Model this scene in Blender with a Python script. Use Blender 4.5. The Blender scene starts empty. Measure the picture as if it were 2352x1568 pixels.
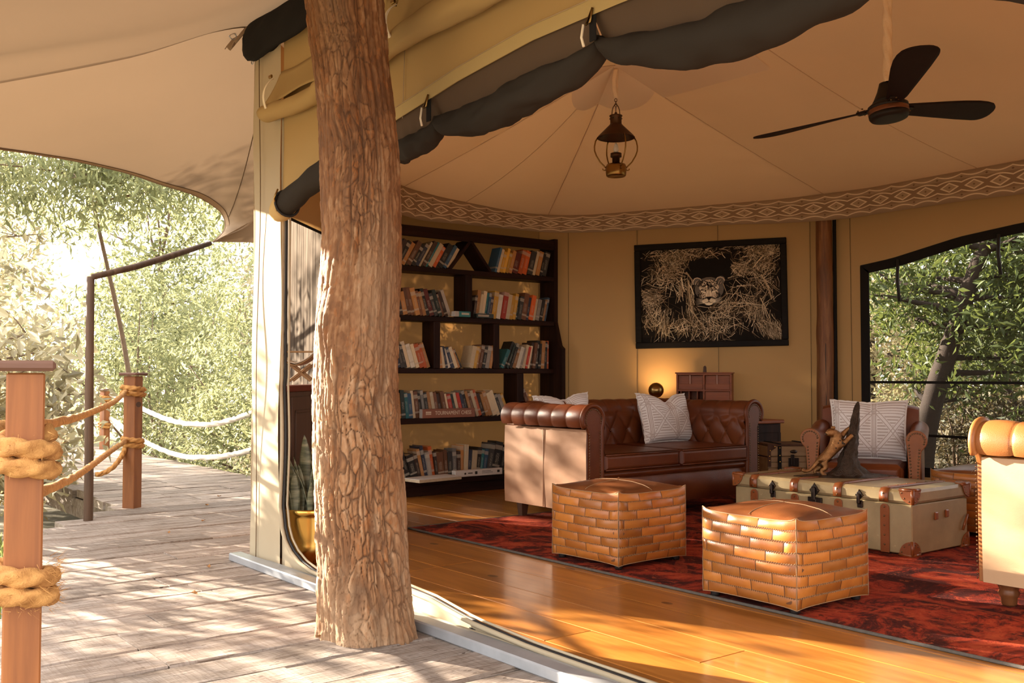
import bpy, bmesh, math, random
import numpy as np
from mathutils import Vector, Matrix, noise

S = bpy.context.scene
COL = S.collection
PI = math.pi
R = math.radians

# ---------------------------------------------------------------- camera
cam_d = bpy.data.cameras.new('camera')
cam_d.sensor_width = 36.0
cam_d.lens = 35.0
cam_d.clip_start = 0.05
cam_d.clip_end = 500
cam = bpy.data.objects.new('camera', cam_d)
COL.objects.link(cam)
cam.location = (0, 0, 1.05)
cam.rotation_euler = (R(90 + 1.903), 0, R(52 - 90))
S.camera = cam

# ---------------------------------------------------------------- sky
W = bpy.data.worlds.new('sky')
S.world = W
W.use_nodes = True
_bg = W.node_tree.nodes['Background']
_bg.inputs[0].default_value = (1.0, 0.985, 0.965, 1)
_bg.inputs[1].default_value = 2.0

# ---------------------------------------------------------------- sun: low, from beyond the left side of the tent
sun_d = bpy.data.lights.new('sun', 'SUN')
sun_d.energy = 24.0
sun_d.angle = R(0.6)
sun_d.color = (1.0, 0.86, 0.68)
sun = bpy.data.objects.new('sun', sun_d)
COL.objects.link(sun)
SUN_DIR = Vector((-0.352, 0.897, 0.272)).normalized()      # towards the sun
sun.rotation_euler = SUN_DIR.to_track_quat('Z', 'Y').to_euler()
sun.location = (-6, 14, 6)

# ---------------------------------------------------------------- exposure
S.view_settings.view_transform = 'Standard'
S.view_settings.look = 'None'
S.view_settings.gamma = 1.0
S.view_settings.use_curve_mapping = False
S.view_settings.exposure = 1.05
S.cycles.max_bounces = 10
S.cycles.diffuse_bounces = 6
S.cycles.glossy_bounces = 3
S.cycles.transmission_bounces = 6
S.cycles.transparent_max_bounces = 12
S.cycles.sample_clamp_indirect = 6.0
S.cycles.use_denoising = True
S.cycles.use_adaptive_sampling = True
S.cycles.adaptive_threshold = 0.03

# ================================================================ helpers
def P(o, label=None, cat=None, group=None, kind=None):
    if label: o['label'] = label
    if cat: o['category'] = cat
    if group: o['group'] = group
    if kind: o['kind'] = kind
    return o

def thing(name, label, cat, loc=(0, 0, 0), rz=0.0, group=None, rot=None):
    o = bpy.data.objects.new(name, None)
    o.empty_display_size = 0.1
    COL.objects.link(o)
    o.location = loc
    o.rotation_euler = rot if rot else (0, 0, rz)
    return P(o, label, cat, group)

def link_mesh(name, me, parent=None):
    o = bpy.data.objects.new(name, me)
    COL.objects.link(o)
    if parent is not None: o.parent = parent
    return o

def dup(root, loc=None, rz=None, label=None, group=None):
    r = root.copy(); COL.objects.link(r)
    if loc is not None: r.location = loc
    if rz is not None: r.rotation_euler = (0, 0, rz)
    if label: r['label'] = label
    if group: r['group'] = group
    for ch in list(root.children):
        c = ch.copy(); COL.objects.link(c); c.parent = r
        for g in list(ch.children):
            d = g.copy(); COL.objects.link(d); d.parent = c
    return r

class MB:
    """collects geometry for ONE mesh object"""
    def __init__(s):
        s.v = []; s.f = []; s.uv = {}; s.sm = []
    def add(s, vs, fs, smooth=False, uvs=None):
        b = len(s.v)
        s.v += [tuple(x) for x in vs]
        for i, f in enumerate(fs):
            if uvs is not None: s.uv[len(s.f)] = [uvs[k] for k in f]
            s.f.append(tuple(b + k for k in f)); s.sm.append(smooth)
        return s
    def box(s, c, d, rz=0.0, ch=0.0, M=None, smooth=False):
        """box centred at c of full size d, chamfer ch"""
        hx, hy, hz = d[0] / 2, d[1] / 2, d[2] / 2
        T = M if M is not None else Matrix.Rotation(rz, 3, 'Z')
        c = Vector(c)
        if ch <= 0:
            vs = [(sx * hx, sy * hy, sz * hz) for sx in (-1, 1) for sy in (-1, 1) for sz in (-1, 1)]
            fs = [(0, 1, 3, 2), (4, 6, 7, 5), (0, 4, 5, 1), (2, 3, 7, 6), (0, 2, 6, 4), (1, 5, 7, 3)]
            return s.add([c + T @ Vector(v) for v in vs], fs, smooth)
        ch = min(ch, hx * .95, hy * .95, hz * .95)
        vs = []; idx = {}
        for sx in (-1, 1):
            for sy in (-1, 1):
                for sz in (-1, 1):
                    for a in range(3):
                        p = [sx * (hx - ch), sy * (hy - ch), sz * (hz - ch)]
                        p[a] = (sx * hx, sy * hy, sz * hz)[a]
                        idx[(sx, sy, sz, a)] = len(vs); vs.append(p)
        fs = []
        for a in range(3):
            b, e = [(1, 2), (0, 2), (0, 1)][a]
            for sg in (-1, 1):
                q = []
                for (u, w) in ((-1, -1), (1, -1), (1, 1), (-1, 1)):
                    k = [0, 0, 0]; k[a] = sg; k[b] = u; k[e] = w
                    q.append(idx[(k[0], k[1], k[2], a)])
                fl = (sg > 0) ^ (a == 1)
                fs.append(tuple(q if fl else q[::-1]))
        for a in range(3):
            b, e = [(1, 2), (0, 2), (0, 1)][a]
            for u in (-1, 1):
                for w in (-1, 1):
                    k1 = [0, 0, 0]; k1[b] = u; k1[e] = w
                    k2 = list(k1); k1[a] = -1; k2[a] = 1
                    q = [idx[(*k1, b)], idx[(*k2, b)], idx[(*k2, e)], idx[(*k1, e)]]
                    fl = (u * w > 0) ^ (a == 1)
                    fs.append(tuple(q if fl else q[::-1]))
        for sx in (-1, 1):
            for sy in (-1, 1):
                for sz in (-1, 1):
                    q = [idx[(sx, sy, sz, a)] for a in range(3)]
                    fs.append(tuple(q if sx * sy * sz > 0 else q[::-1]))
        return s.add([c + T @ Vector(v) for v in vs], fs, smooth)
    def tube(s, path, r, n=8, caps=True, smooth=True, closed=False):
        pts = [Vector(p) for p in path]
        m = len(pts)
        rr = r if hasattr(r, '__len__') else [r] * m
        vs = []; fs = []
        ref = None
        for i, p in enumerate(pts):
            a = pts[(i - 1) % m] if (closed or i > 0) else p
            b = pts[(i + 1) % m] if (closed or i < m - 1) else p
            t = (b - a)
            t = t.normalized() if t.length > 1e-9 else Vector((0, 0, 1))
            if ref is None:
                ref = Vector((0, 0, 1)) if abs(t.z) < .9 else Vector((1, 0, 0))
            u = (ref - t * ref.dot(t)).normalized(); ref = u
            w = t.cross(u)
            for k in range(n):
                an = 2 * PI * k / n
                vs.append(p + (u * math.cos(an) + w * math.sin(an)) * rr[i])
        for i in range(m if closed else m - 1):
            j = (i + 1) % m
            for k in range(n):
                l = (k + 1) % n
                fs.append((i * n + k, i * n + l, j * n + l, j * n + k))
        if caps and not closed:
            fs.append(tuple(range(n))[::-1]); fs.append(tuple((m - 1) * n + k for k in range(n)))
        return s.add(vs, fs, smooth)
    def lathe(s, prof, n=24, c=(0, 0, 0), smooth=True, M=None, capb=True, capt=True):
        vs = []; fs = []
        c = Vector(c)
        for (r, z) in prof:
            for k in range(n):
                a = 2 * PI * k / n
                v = Vector((r * math.cos(a), r * math.sin(a), z))
                vs.append(c + (M @ v if M is not None else v))
        m = len(prof)
        for i in range(m - 1):
            for k in range(n):
                l = (k + 1) % n
                fs.append((i * n + k, i * n + l, (i + 1) * n + l, (i + 1) * n + k))
        if capb: fs.append(tuple(range(n))[::-1])
        if capt: fs.append(tuple((m - 1) * n + k for k in range(n)))
        return s.add(vs, fs, smooth)
    def ball(s, c, r, n=10, sc=(1, 1, 1), M=None):
        m = max(4, n // 2 + 1)
        prof = [(math.sin(PI * i / m), -math.cos(PI * i / m)) for i in range(1, m)]
        vs = []; c = Vector(c)
        for (a, z) in prof:
            for k in range(n):
                t = 2 * PI * k / n
                v = Vector((a * math.cos(t) * sc[0] * r, a * math.sin(t) * sc[1] * r, z * sc[2] * r))
                vs.append(c + (M @ v if M is not None else v))
        b = Vector((0, 0, -sc[2] * r)); t = Vector((0, 0, sc[2] * r))
        vs.append(c + (M @ b if M is not None else b)); vs.append(c + (M @ t if M is not None else t))
        fs = []
        q = len(prof)
        for i in range(q - 1):
            for k in range(n):
                l = (k + 1) % n
                fs.append((i * n + k, i * n + l, (i + 1) * n + l, (i + 1) * n + k))
        for k in range(n):
            l = (k + 1) % n
            fs.append((q * n, l, k)); fs.append((q * n + 1, (q - 1) * n + k, (q - 1) * n + l))
        return s.add(vs, fs, True)
    def grid(s, fn, nu, nv, smooth=True, uv=False, flip=False):
        """fn(u,v) -> point, u,v in 0..1"""
        vs = []; uvs = []
        for j in range(nv + 1):
            for i in range(nu + 1):
                u, v = i / nu, j / nv
                vs.append(fn(u, v)); uvs.append((u, v))
        fs = []
        for j in range(nv):
            for i in range(nu):
                a = j * (nu + 1) + i
                q = (a, a + 1, a + nu + 2, a + nu + 1)
                fs.append(q[::-1] if flip else q)
        return s.add(vs, fs, smooth, uvs if uv else None)
    def prism(s, poly, h0, h1, ax='z', smooth=False, M=None):
        """extrude a 2D polygon between h0 and h1; ax: axis of extrusion (z: xy, y: xz, x: yz)"""
        def mk(p, h):
            v = {'z': (p[0], p[1], h), 'y': (p[0], h, p[1]), 'x': (h, p[0], p[1])}[ax]
            return M @ Vector(v) if M is not None else v
        n = len(poly)
        vs = [mk(p, h0) for p in poly] + [mk(p, h1) for p in poly]
        fs = [tuple(range(n)), tuple(range(n, 2 * n))[::-1]]
        for k in range(n):
            l = (k + 1) % n
            fs.append((k, n + k, n + l, l))
        return s.add(vs, fs, smooth)
    def build(s, name, mat, parent=None, bevel=0, thick=0, sub=0, recalc=True):
        me = bpy.data.meshes.new(name)
        me.from_pydata(s.v, [], s.f)
        me.polygons.foreach_set('use_smooth', s.sm)
        if s.uv:
            ul = me.uv_layers.new(name='UVMap')
            for pi, pl in enumerate(me.polygons):
                if pi in s.uv:
                    for li, uv in zip(pl.loop_indices, s.uv[pi]): ul.data[li].uv = uv
        if recalc and not thick:
            bm = bmesh.new(); bm.from_mesh(me)
            bmesh.ops.recalc_face_normals(bm, faces=bm.faces)
            bm.to_mesh(me); bm.free()
        me.update()
        if mat: me.materials.append(mat)
        o = link_mesh(name, me, parent)
        if thick:
            m = o.modifiers.new('thick', 'SOLIDIFY'); m.thickness = thick; m.offset = 0
        if bevel:
            m = o.modifiers.new('bevel', 'BEVEL'); m.width = bevel; m.segments = 3; m.limit_method = 'ANGLE'; m.angle_limit = R(40)
        if sub:
            m = o.modifiers.new('sub', 'SUBSURF'); m.levels = sub; m.render_levels = sub
        return o

def np_mesh(name, verts, faces, mat, parent=None, smooth=False):
    """numpy mesh, faces (n,k) all the same size"""
    me = bpy.data.meshes.new(name)
    n, k = faces.shape
    me.vertices.add(len(verts)); me.vertices.foreach_set('co', np.ascontiguousarray(verts, dtype=np.float32).ravel())
    me.loops.add(n * k); me.loops.foreach_set('vertex_index', np.ascontiguousarray(faces, dtype=np.int32).ravel())
    me.polygons.add(n)
    me.polygons.foreach_set('loop_start', np.arange(0, n * k, k, dtype=np.int32))
    me.polygons.foreach_set('use_smooth', np.full(n, smooth))
    me.update(calc_edges=True); me.validate()
    if mat: me.materials.append(mat)
    return link_mesh(name, me, parent)

# ---------------------------------------------------------------- node maths
class X:
    """a float socket with operators"""
    def __init__(s, g, sock): s.g = g; s.s = sock
    def _m(s, op, *a): return s.g.math(op, s, *a)
    def __add__(s, o): return s._m('ADD', o)
    __radd__ = __add__
    def __sub__(s, o): return s._m('SUBTRACT', o)
    def __rsub__(s, o): return s.g.math('SUBTRACT', o, s)
    def __mul__(s, o): return s._m('MULTIPLY', o)
    __rmul__ = __mul__
    def __truediv__(s, o): return s._m('DIVIDE', o)
    def __lt__(s, o): return s._m('LESS_THAN', o)
    def __gt__(s, o): return s._m('GREATER_THAN', o)
    def abs(s): return s._m('ABSOLUTE')
    def fract(s): return s._m('FRACT')
    def sin(s): return s._m('SINE')
    def floor(s): return s._m('FLOOR')
    def max(s, o): return s._m('MAXIMUM', o)
    def min(s, o): return s._m('MINIMUM', o)
    def pow(s, o): return s._m('POWER', o)
    def pp(s, o): return s._m('PINGPONG', o)

class Mat:
    def __init__(s, name):
        s.m = bpy.data.materials.new(name); s.m.use_nodes = True
        s.t = s.m.node_tree; s.n = s.t.nodes; s.l = s.t.links
        s.n.clear()
        s.out = s.n.new('ShaderNodeOutputMaterial')
        s.b = s.n.new('ShaderNodeBsdfPrincipled')
        s.l.new(s.b.outputs[0], s.out.inputs[0])
        s._tc = None
    def put(s, inp, v):
        if isinstance(v, X): s.l.new(v.s, inp)
        elif isinstance(v, bpy.types.NodeSocket): s.l.new(v, inp)
        elif isinstance(v, (tuple, list)): inp.default_value = (*v, 1) if len(v) == 3 and inp.type == 'RGBA' else v
        else: inp.default_value = v
    def math(s, op, *a):
        n = s.n.new('ShaderNodeMath'); n.operation = op
        for i, v in enumerate(a): s.put(n.inputs[i], v)
        return X(s, n.outputs[0])
    def tc(s, which='Object'):
        if s._tc is None: s._tc = s.n.new('ShaderNodeTexCoord')
        return s._tc.outputs[which]
    def mapped(s, scale=(1, 1, 1), rot=(0, 0, 0), which='Object', rnd=0.0, loc=(0, 0, 0)):
        n = s.n.new('ShaderNodeMapping')
        s.l.new(s.tc(which), n.inputs[0])
        n.inputs['Scale'].default_value = scale; n.inputs['Rotation'].default_value = rot
        n.inputs['Location'].default_value = loc
        if rnd:
            c = s.n.new('ShaderNodeCombineXYZ'); r_ = s.orand() * rnd
            for k in range(3): s.l.new(r_.s, c.inputs[k])
            s.l.new(c.outputs[0], n.inputs['Location'])
        return n.outputs[0]
    def orand(s):
        n = s.n.new('ShaderNodeObjectInfo'); return X(s, n.outputs['Random'])
    def ocolor(s):
        n = s.n.new('ShaderNodeObjectInfo'); return n.outputs['Color']
    def irand(s):
        n = s.n.new('ShaderNodeNewGeometry'); return X(s, n.outputs['Random Per Island'])
    def xyz(s, vec):
        n = s.n.new('ShaderNodeSeparateXYZ'); s.l.new(vec, n.inputs[0])
        return [X(s, n.outputs[k]) for k in range(3)]
    def noise(s, vec, scale=5, det=4, rough=.55, dist=0.0):
        n = s.n.new('ShaderNodeTexNoise'); s.l.new(vec, n.inputs['Vector'])
        n.inputs['Scale'].default_value = scale; n.inputs['Detail'].default_value = det
        n.inputs['Roughness'].default_value = rough; n.inputs['Distortion'].default_value = dist
        return X(s, n.outputs[0])
    def voro(s, vec, scale=5, feature='F1', rand=1.0):
        n = s.n.new('ShaderNodeTexVoronoi'); n.feature = feature; s.l.new(vec, n.inputs['Vector'])
        n.inputs['Scale'].default_value = scale; n.inputs['Randomness'].default_value = rand
        return X(s, n.outputs['Distance'])
    def ramp(s, v, stops):
        n = s.n.new('ShaderNodeValToRGB'); s.put(n.inputs[0], v)
        e = n.color_ramp.elements
        while len(e) < len(stops): e.new(0.5)
        for k, (p, c) in enumerate(stops):
            e[k].position = p; e[k].color = (*c, 1) if len(c) == 3 else c
        return n.outputs[0]
    def mix(s, f, a, b, mode='MIX'):
        n = s.n.new('ShaderNodeMix'); n.data_type = 'RGBA'; n.blend_type = mode
        s.put(n.inputs[0], f); s.put(n.inputs[6], a); s.put(n.inputs[7], b)
        return n.outputs[2]
    def col(s, v): s.put(s.b.inputs['Base Color'], v); return s
    def rough(s, v): s.put(s.b.inputs['Roughness'], v); return s
    def set(s, **k):
        for a, v in k.items(): s.put(s.b.inputs[a.replace('_', ' ')], v)
        return s
    def bump(s, h, strength=.3, dist=.01):
        n = s.n.new('ShaderNodeBump'); n.inputs['Strength'].default_value = strength; n.inputs['Distance'].default_value = dist
        s.put(n.inputs['Height'], h); s.l.new(n.outputs[0], s.b.inputs['Normal'])
        s.nb = n.outputs[0]
        return s
    def translucent(s, color, fac):
        t = s.n.new('ShaderNodeBsdfTranslucent'); s.put(t.inputs[0], color)
        mx = s.n.new('ShaderNodeMixShader'); mx.inputs[0].default_value = fac
        s.l.new(s.b.outputs[0], mx.inputs[1]); s.l.new(t.outputs[0], mx.inputs[2])
        s.l.new(mx.outputs[0], s.out.inputs[0]); s._last = mx.outputs[0]
        return s
    def see_through(s, fac):
        t = s.n.new('ShaderNodeBsdfTransparent')
        mx = s.n.new('ShaderNodeMixShader'); s.put(mx.inputs[0], fac)
        s.l.new(s.b.outputs[0], mx.inputs[1]); s.l.new(t.outputs[0], mx.inputs[2])
        s.l.new(mx.outputs[0], s.out.inputs[0])
        return s
    def scale_col(s, c, f):
        n = s.n.new('ShaderNodeVectorMath'); n.operation = 'SCALE'
        s.put(n.inputs[0], c); s.put(n.inputs['Scale'], f)
        return n.outputs[0]

def srgb(r, g, b):
    f = lambda c: (c / 255 / 12.92) if c / 255 <= .04045 else ((c / 255 + .055) / 1.055) ** 2.4
    return (f(r), f(g), f(b))

def simple(name, c, rough=.6, nscale=8, var=.25, bump=.15, bd=.004, **k):
    m = Mat(name)
    v = m.noise(m.mapped(), nscale, 4)
    m.col(m.mix(v, tuple(x * (1 - var) for x in c), tuple(min(1, x * (1 + var)) for x in c))).rough(rough)
    if bump: m.bump(m.noise(m.mapped(), nscale * 6, 3), bump, bd)
    m.set(**k)
    return m.m

def lerp(a, b, t): return a + (b - a) * t
def sstep(a, b, x):
    t = max(0, min(1, (x - a) / (b - a))); return t * t * (3 - 2 * t)
def interp(tab, x):
    """tab: list of (x, y...) sorted; linear"""
    if x <= tab[0][0]: return tab[0][1:]
    for p, q in zip(tab, tab[1:]):
        if x <= q[0]:
            t = (x - p[0]) / (q[0] - p[0]); return tuple(lerp(a, b, t) for a, b in zip(p[1:], q[1:]))
    return tab[-1][1:]
def cr(pts, n):
    """Catmull-Rom through pts, n samples per span"""
    pts = [Vector(p) for p in pts]; out = []
    for i in range(len(pts) - 1):
        p0 = pts[max(i - 1, 0)]; p1 = pts[i]; p2 = pts[i + 1]; p3 = pts[min(i + 2, len(pts) - 1)]
        for k in range(n):
            t = k / n
            out.append(.5 * ((2 * p1) + (p2 - p0) * t + (2 * p0 - 5 * p1 + 4 * p2 - p3) * t * t + (3 * p1 - p0 - 3 * p2 + p3) * t ** 3))
    out.append(pts[-1]); return out
# ================================================================ materials
def canvas(name, c, tr=None, fac=.0, var=.08, weave=600, seamscale=1.2):
    m = Mat(name)
    v = m.noise(m.mapped(), seamscale, 3)
    m.col(m.mix(v, tuple(x * (1 - var) for x in c), tuple(min(1, x * (1 + var)) for x in c))).rough(.9)
    m.set(Specular_IOR_Level=.15)
    m.bump(m.noise(m.mapped(), weave, 2), .08, .002)
    if tr: m.translucent(tr, fac)
    return m.m
M_LINER = canvas('liner_cloth', (.74, .56, .39), (.85, .62, .40), .25)
M_WALL = canvas('wall_canvas', (.36, .205, .088), (.60, .34, .12), .06)
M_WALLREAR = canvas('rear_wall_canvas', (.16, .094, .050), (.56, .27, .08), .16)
M_OLIVE = canvas('olive_canvas', (.43, .29, .125), (.65, .42, .16), .07)
M_JAMB = canvas('pale_canvas', (.47, .385, .265), (.6, .5, .36), .15)
M_FLY = canvas('fly_canvas', (.305, .215, .142), (.46, .31, .19), .06)
M_ROOF = canvas('roof_canvas', (.45, .35, .22), (.7, .5, .28), .08)
M_MESHROLL = canvas('dark_mesh_cloth', (.034, .027, .021), (.10, .07, .04), .06, weave=300)
M_MESHTHIN = canvas('thin_mesh_cloth', (.105, .070, .046), (.2, .13, .08), .10, weave=300)
M_BLACKROLL = canvas('black_cloth', (.014, .012, .011), weave=200)
M_SEAM = simple('seam_thread', (.40, .28, .16), .9, bump=0)
M_SEAM_D = simple('seam_thread_dark', (.14, .085, .04), .9, bump=0)
M_WEB = simple('white_webbing', (.80, .68, .50), .85)
M_BLACKCORD = simple('black_cord', (.012, .010, .009), .7, bump=0)

def grey_panel():
    """woven insect screen: nearly opaque at a grazing angle, open when looked through squarely, as a weave is"""
    m = Mat('woven_screen')
    v = m.noise(m.mapped((38, 38, 1.1)), 1.0, 5, .7)
    m.col(m.ramp(v, [(.25, (.05, .043, .038)), (.5, (.12, .10, .088)), (.75, (.24, .21, .18))])).rough(.9)
    m.bump(v, .3, .004)
    t = m.n.new('ShaderNodeBsdfTranslucent'); m.put(t.inputs[0], m.ramp(v, [(.3, (.03, .024, .02)), (.7, (.26, .215, .175))]))
    m1 = m.n.new('ShaderNodeMixShader'); m1.inputs[0].default_value = .4
    m.l.new(m.b.outputs[0], m1.inputs[1]); m.l.new(t.outputs[0], m1.inputs[2])
    lw = m.n.new('ShaderNodeLayerWeight'); lw.inputs[0].default_value = .5
    open_ = ((1.0 - X(m, lw.outputs['Facing'])) - .42) * 1.5
    tr = m.n.new('ShaderNodeBsdfTransparent'); m2 = m.n.new('ShaderNodeMixShader')
    m.put(m2.inputs[0], open_.max(0.0).min(.80))
    m.l.new(m1.outputs[0], m2.inputs[1]); m.l.new(tr.outputs[0], m2.inputs[2]); m.l.new(m2.outputs[0], m.out.inputs[0])
    return m.m
M_GREYPANEL = grey_panel()

def wood(name, c1, c2, c3, along='y', rough=.5, grain=1.0, rnd=True, bump=.25, spec=.5, coat=0.0, knots=False, lo=.72, hi=1.2):
    m = Mat(name)
    sc = {'x': (.9, 11, 11), 'y': (11, .9, 11), 'z': (11, 11, .9)}[along]
    sc = tuple(x * grain for x in sc)
    vec = m.mapped(sc, rnd=37.0 if rnd else 0)
    n1 = m.noise(vec, 1.6, 5, .6, .6)
    n2 = m.noise(m.mapped(tuple(x * 5 for x in sc), rnd=11.0 if rnd else 0), 2.0, 3)
    c = m.ramp(n1, [(.25, c1), (.5, c2), (.78, c3)])
    c = m.mix(n2 * .35, c, tuple(x * .55 for x in c1))
    if knots:
        k = m.voro(m.mapped((2.2, 1.3, 2.2) if along == 'y' else (1.3, 2.2, 2.2), rnd=5.0), 1.5)
        c = m.mix((k < .075) * .8, c, tuple(x * .25 for x in c1))
    if rnd: c = m.scale_col(c, m.orand() * (hi - lo) + lo)
    m.col(c).rough(rough); m.set(Specular_IOR_Level=spec)
    if coat: m.set(Coat_Weight=coat, Coat_Roughness=.12)
    m.bump(n1 + n2 * .6, bump, .004)
    return m.m
M_FLOOR = wood('polished_floor_board', (.25, .085, .014), (.42, .155, .026), (.56, .24, .05), 'y', .28, 1.0, coat=.35, bump=.08, knots=True)
M_BOOKCASE = wood('dark_stained_wood', (.010, .004, .003), (.024, .009, .006), (.044, .016, .009), 'z', .5, .8, rnd=False, bump=.12, spec=.1)
M_SHELF = wood('dark_stained_shelf', (.010, .004, .003), (.024, .009, .006), (.044, .016, .009), 'x', .5, .8, rnd=False, bump=.12, spec=.1)
M_POSTWOOD = wood('rail_post_timber', (.15, .045, .011), (.29, .098, .024), (.42, .165, .048), 'z', .6, .7, knots=True)
M_POSTCAP = wood('rail_post_cap', (.10, .042, .024), (.15, .07, .045), (.21, .11, .075), 'x', .7, .8, rnd=False)
M_POLE = wood('round_pole_timber', (.085, .028, .008), (.21, .078, .022), (.36, .165, .06), 'z', .6, 1.6, rnd=False, knots=True)
M_OLDPOLE = wood('weathered_pole', (.05, .026, .014), (.11, .062, .036), (.20, .125, .08), 'z', .85, .9, rnd=False, bump=.6)
M_DESK = wood('reddish_desk_wood', (.15, .034, .010), (.25, .062, .016), (.34, .10, .028), 'x', .45, 1.0, rnd=False, spec=.3)
M_CABINET = wood('brown_cabinet_wood', (.05, .027, .018), (.08, .043, .028), (.11, .062, .040), 'z', .5, .8, rnd=False, bump=.1)
M_CABTOP = simple('dark_red_top', (.11, .016, .012), .4)
M_FEET = wood('turned_foot_wood', (.10, .032, .010), (.17, .058, .018), (.25, .09, .03), 'z', .35, .8, rnd=False)
M_DARKFEET = wood('dark_foot_wood', (.05, .02, .012), (.09, .04, .022), (.12, .055, .03), 'z', .5, .8, rnd=False, spec=.2)
M_SMALLTRUNK = wood('slatted_trunk_wood', (.22, .12, .05), (.34, .20, .095), (.42, .27, .14), 'x', .55, .8, rnd=False)

def deck_wood():
    m = Mat('weathered_deck_timber')
    vec = m.mapped((1.1, 9, 9), rnd=29.0)
    n1 = m.noise(vec, 2.2, 6, .65, .4)
    n2 = m.noise(m.mapped((3, 60, 60), rnd=13.0), 2.0, 4, .7)
    saw = m.noise(m.mapped((70, 4, 4), (0, 0, .25), rnd=7.0), 1.2, 2)
    c = m.ramp(n1, [(.22, (.15, .105, .078)), (.45, (.28, .222, .182)), (.62, (.38, .318, .275)), (.82, (.50, .44, .395))])
    c = m.mix((n2 > .58) * .75, c, (.11, .072, .05))
    c = m.mix((saw > .58) * .28, c, (.17, .12, .09))
    pits = m.voro(m.mapped((16, 46, 30), rnd=3.0), 1.0)
    hole = (m.noise(m.mapped((2.5, 6, 6), rnd=2.0), 1.5, 2) > .56)
    pit = (pits < .16) * hole
    c = m.mix(pit * .85, c, (.07, .04, .028))
    c = m.scale_col(c, m.orand() * .42 + .74)
    m.col(c).rough(.85); m.set(Specular_IOR_Level=.25)
    m.bump(n1 * .6 + n2 * .8 + saw * .5 - pit * 1.2, .55, .008)
    return m.m
M_DECK = deck_wood()

def bark():
    m = Mat('flaking_bark')
    at = m.n.new('ShaderNodeAttribute'); at.attribute_name = 'bark'
    sep = m.n.new('ShaderNodeSeparateColor'); m.l.new(at.outputs['Color'], sep.inputs[0])
    h = X(m, sep.outputs[0]); pl = X(m, sep.outputs[1]); patch = X(m, sep.outputs[2])
    base = m.ramp(pl, [(.0, (.10, .038, .014)), (.35, (.20, .082, .030)), (.65, (.31, .155, .070)), (1.0, (.45, .28, .16))])
    n = m.noise(m.mapped((10, 10, 4)), 3, 5, .65)
    base = m.mix((n > .58) * .45, base, (.34, .11, .022))
    base = m.mix(m.math('MULTIPLY', patch, .65), base, (.42, .29, .18))
    base = m.mix(m.noise(m.mapped((60, 60, 25)), 2, 3) * .5, base, (.20, .095, .04))
    c = m.mix(h, (.075, .036, .018), base)
    m.col(c).rough(.75); m.set(Specular_IOR_Level=.3)
    m.bump(m.noise(m.mapped((70, 70, 22)), 2, 4, .7), .5, .006)
    return m.m
M_BARK = bark()

def leather(name, c1, c2, rough=.34, rnd=0.0, creases=.25, spec=.5, scale=3.0):
    m = Mat(name)
    v = m.noise(m.mapped(rnd=9.0 if rnd else 0), scale, 5, .6)
    c = m.ramp(v, [(.3, c1), (.7, c2)])
    if rnd: c = m.scale_col(c, m.orand() * rnd + (1 - rnd / 2))
    m.col(c); m.rough(m.noise(m.mapped(), 9, 3) * .2 + (rough - .1)); m.set(Specular_IOR_Level=spec)
    if rnd: m.bump
    g = m.voro(m.mapped(), 260, 'F1') * .5 + m.noise(m.mapped((6, 6, 20)), 4, 4, .7) * .6
    m.bump(g, creases, .003)
    return m.m
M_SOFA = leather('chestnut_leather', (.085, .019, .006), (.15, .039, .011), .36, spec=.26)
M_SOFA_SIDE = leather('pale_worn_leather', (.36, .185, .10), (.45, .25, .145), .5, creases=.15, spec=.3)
M_SOFA2 = leather('tan_leather', (.32, .115, .030), (.40, .155, .045), .36)
M_SOFA2_SIDE = leather('cream_tan_leather', (.50, .31, .17), (.57, .37, .215), .55, creases=.12, spec=.3)
M_ARMCHAIR = leather('red_brown_leather', (.115, .026, .008), (.19, .050, .014), .36, spec=.3)
M_ARMFRONT = leather('armchair_front_leather', (.20, .062, .017), (.31, .105, .030), .4, spec=.25)
M_PATCH = leather('patch_leather', (.29, .082, .012), (.48, .178, .034), .36, rnd=.55, creases=.12)
M_POUFTOP = leather('pouf_top_leather', (.13, .037, .011), (.24, .078, .022), .36)
M_POUF_IN = simple('pouf_seam_leather', (.13, .048, .015), .6)
M_THREAD = simple('waxed_thread', (.34, .20, .10), .8, bump=0)
M_STRAP = leather('strap_leather', (.20, .052, .014), (.28, .085, .022), .3)
M_NAIL = simple('antique_nail', (.20, .13, .07), .35, bump=0, Metallic=1.0)
M_BRASS = simple('aged_brass', (.62, .36, .085), .24, 5, .25, .05, Metallic=1.0)
M_BRASSDK = simple('dark_brass', (.30, .18, .06), .3, 5, .3, .05, Metallic=1.0)
M_COPPERDK = simple('lantern_metal', (.085, .042, .02), .42, 10, .3, .1, Metallic=.8)
M_BRONZE = simple('bronze_cast', (.34, .17, .066), .28, 50, .7, .6, .006, Metallic=.9)
M_BRONZEDK = simple('dark_bronze_cast', (.085, .058, .042), .3, 30, .6, .8, .012, Metallic=.8)
M_IRON = simple('dark_iron', (.045, .033, .027), .42, 20, .3, .1, Metallic=.85)
M_BLACKMETAL = simple('black_enamel', (.014, .010, .009), .5, 10, .2, .05, Specular_IOR_Level=.25)
M_FANWOOD = simple('fan_blade_black', (.018, .0095, .008), .6, 12, .3, .1, Specular_IOR_Level=.15)
M_FANBAND = simple('fan_copper_band', (.16, .055, .022), .35, 10, .2, .05, Metallic=.4)
M_STEEL = simple('galvanised_sill', (.42, .44, .47), .4, 8, .25, .1, Metallic=.55)
M_WRAP = simple('cream_cloth_wrap', (.84, .66, .45), .9, 20, .12, .5)
M_BULB = simple('frosted_bulb', (.80, .78, .74), .4, bump=0)

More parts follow.
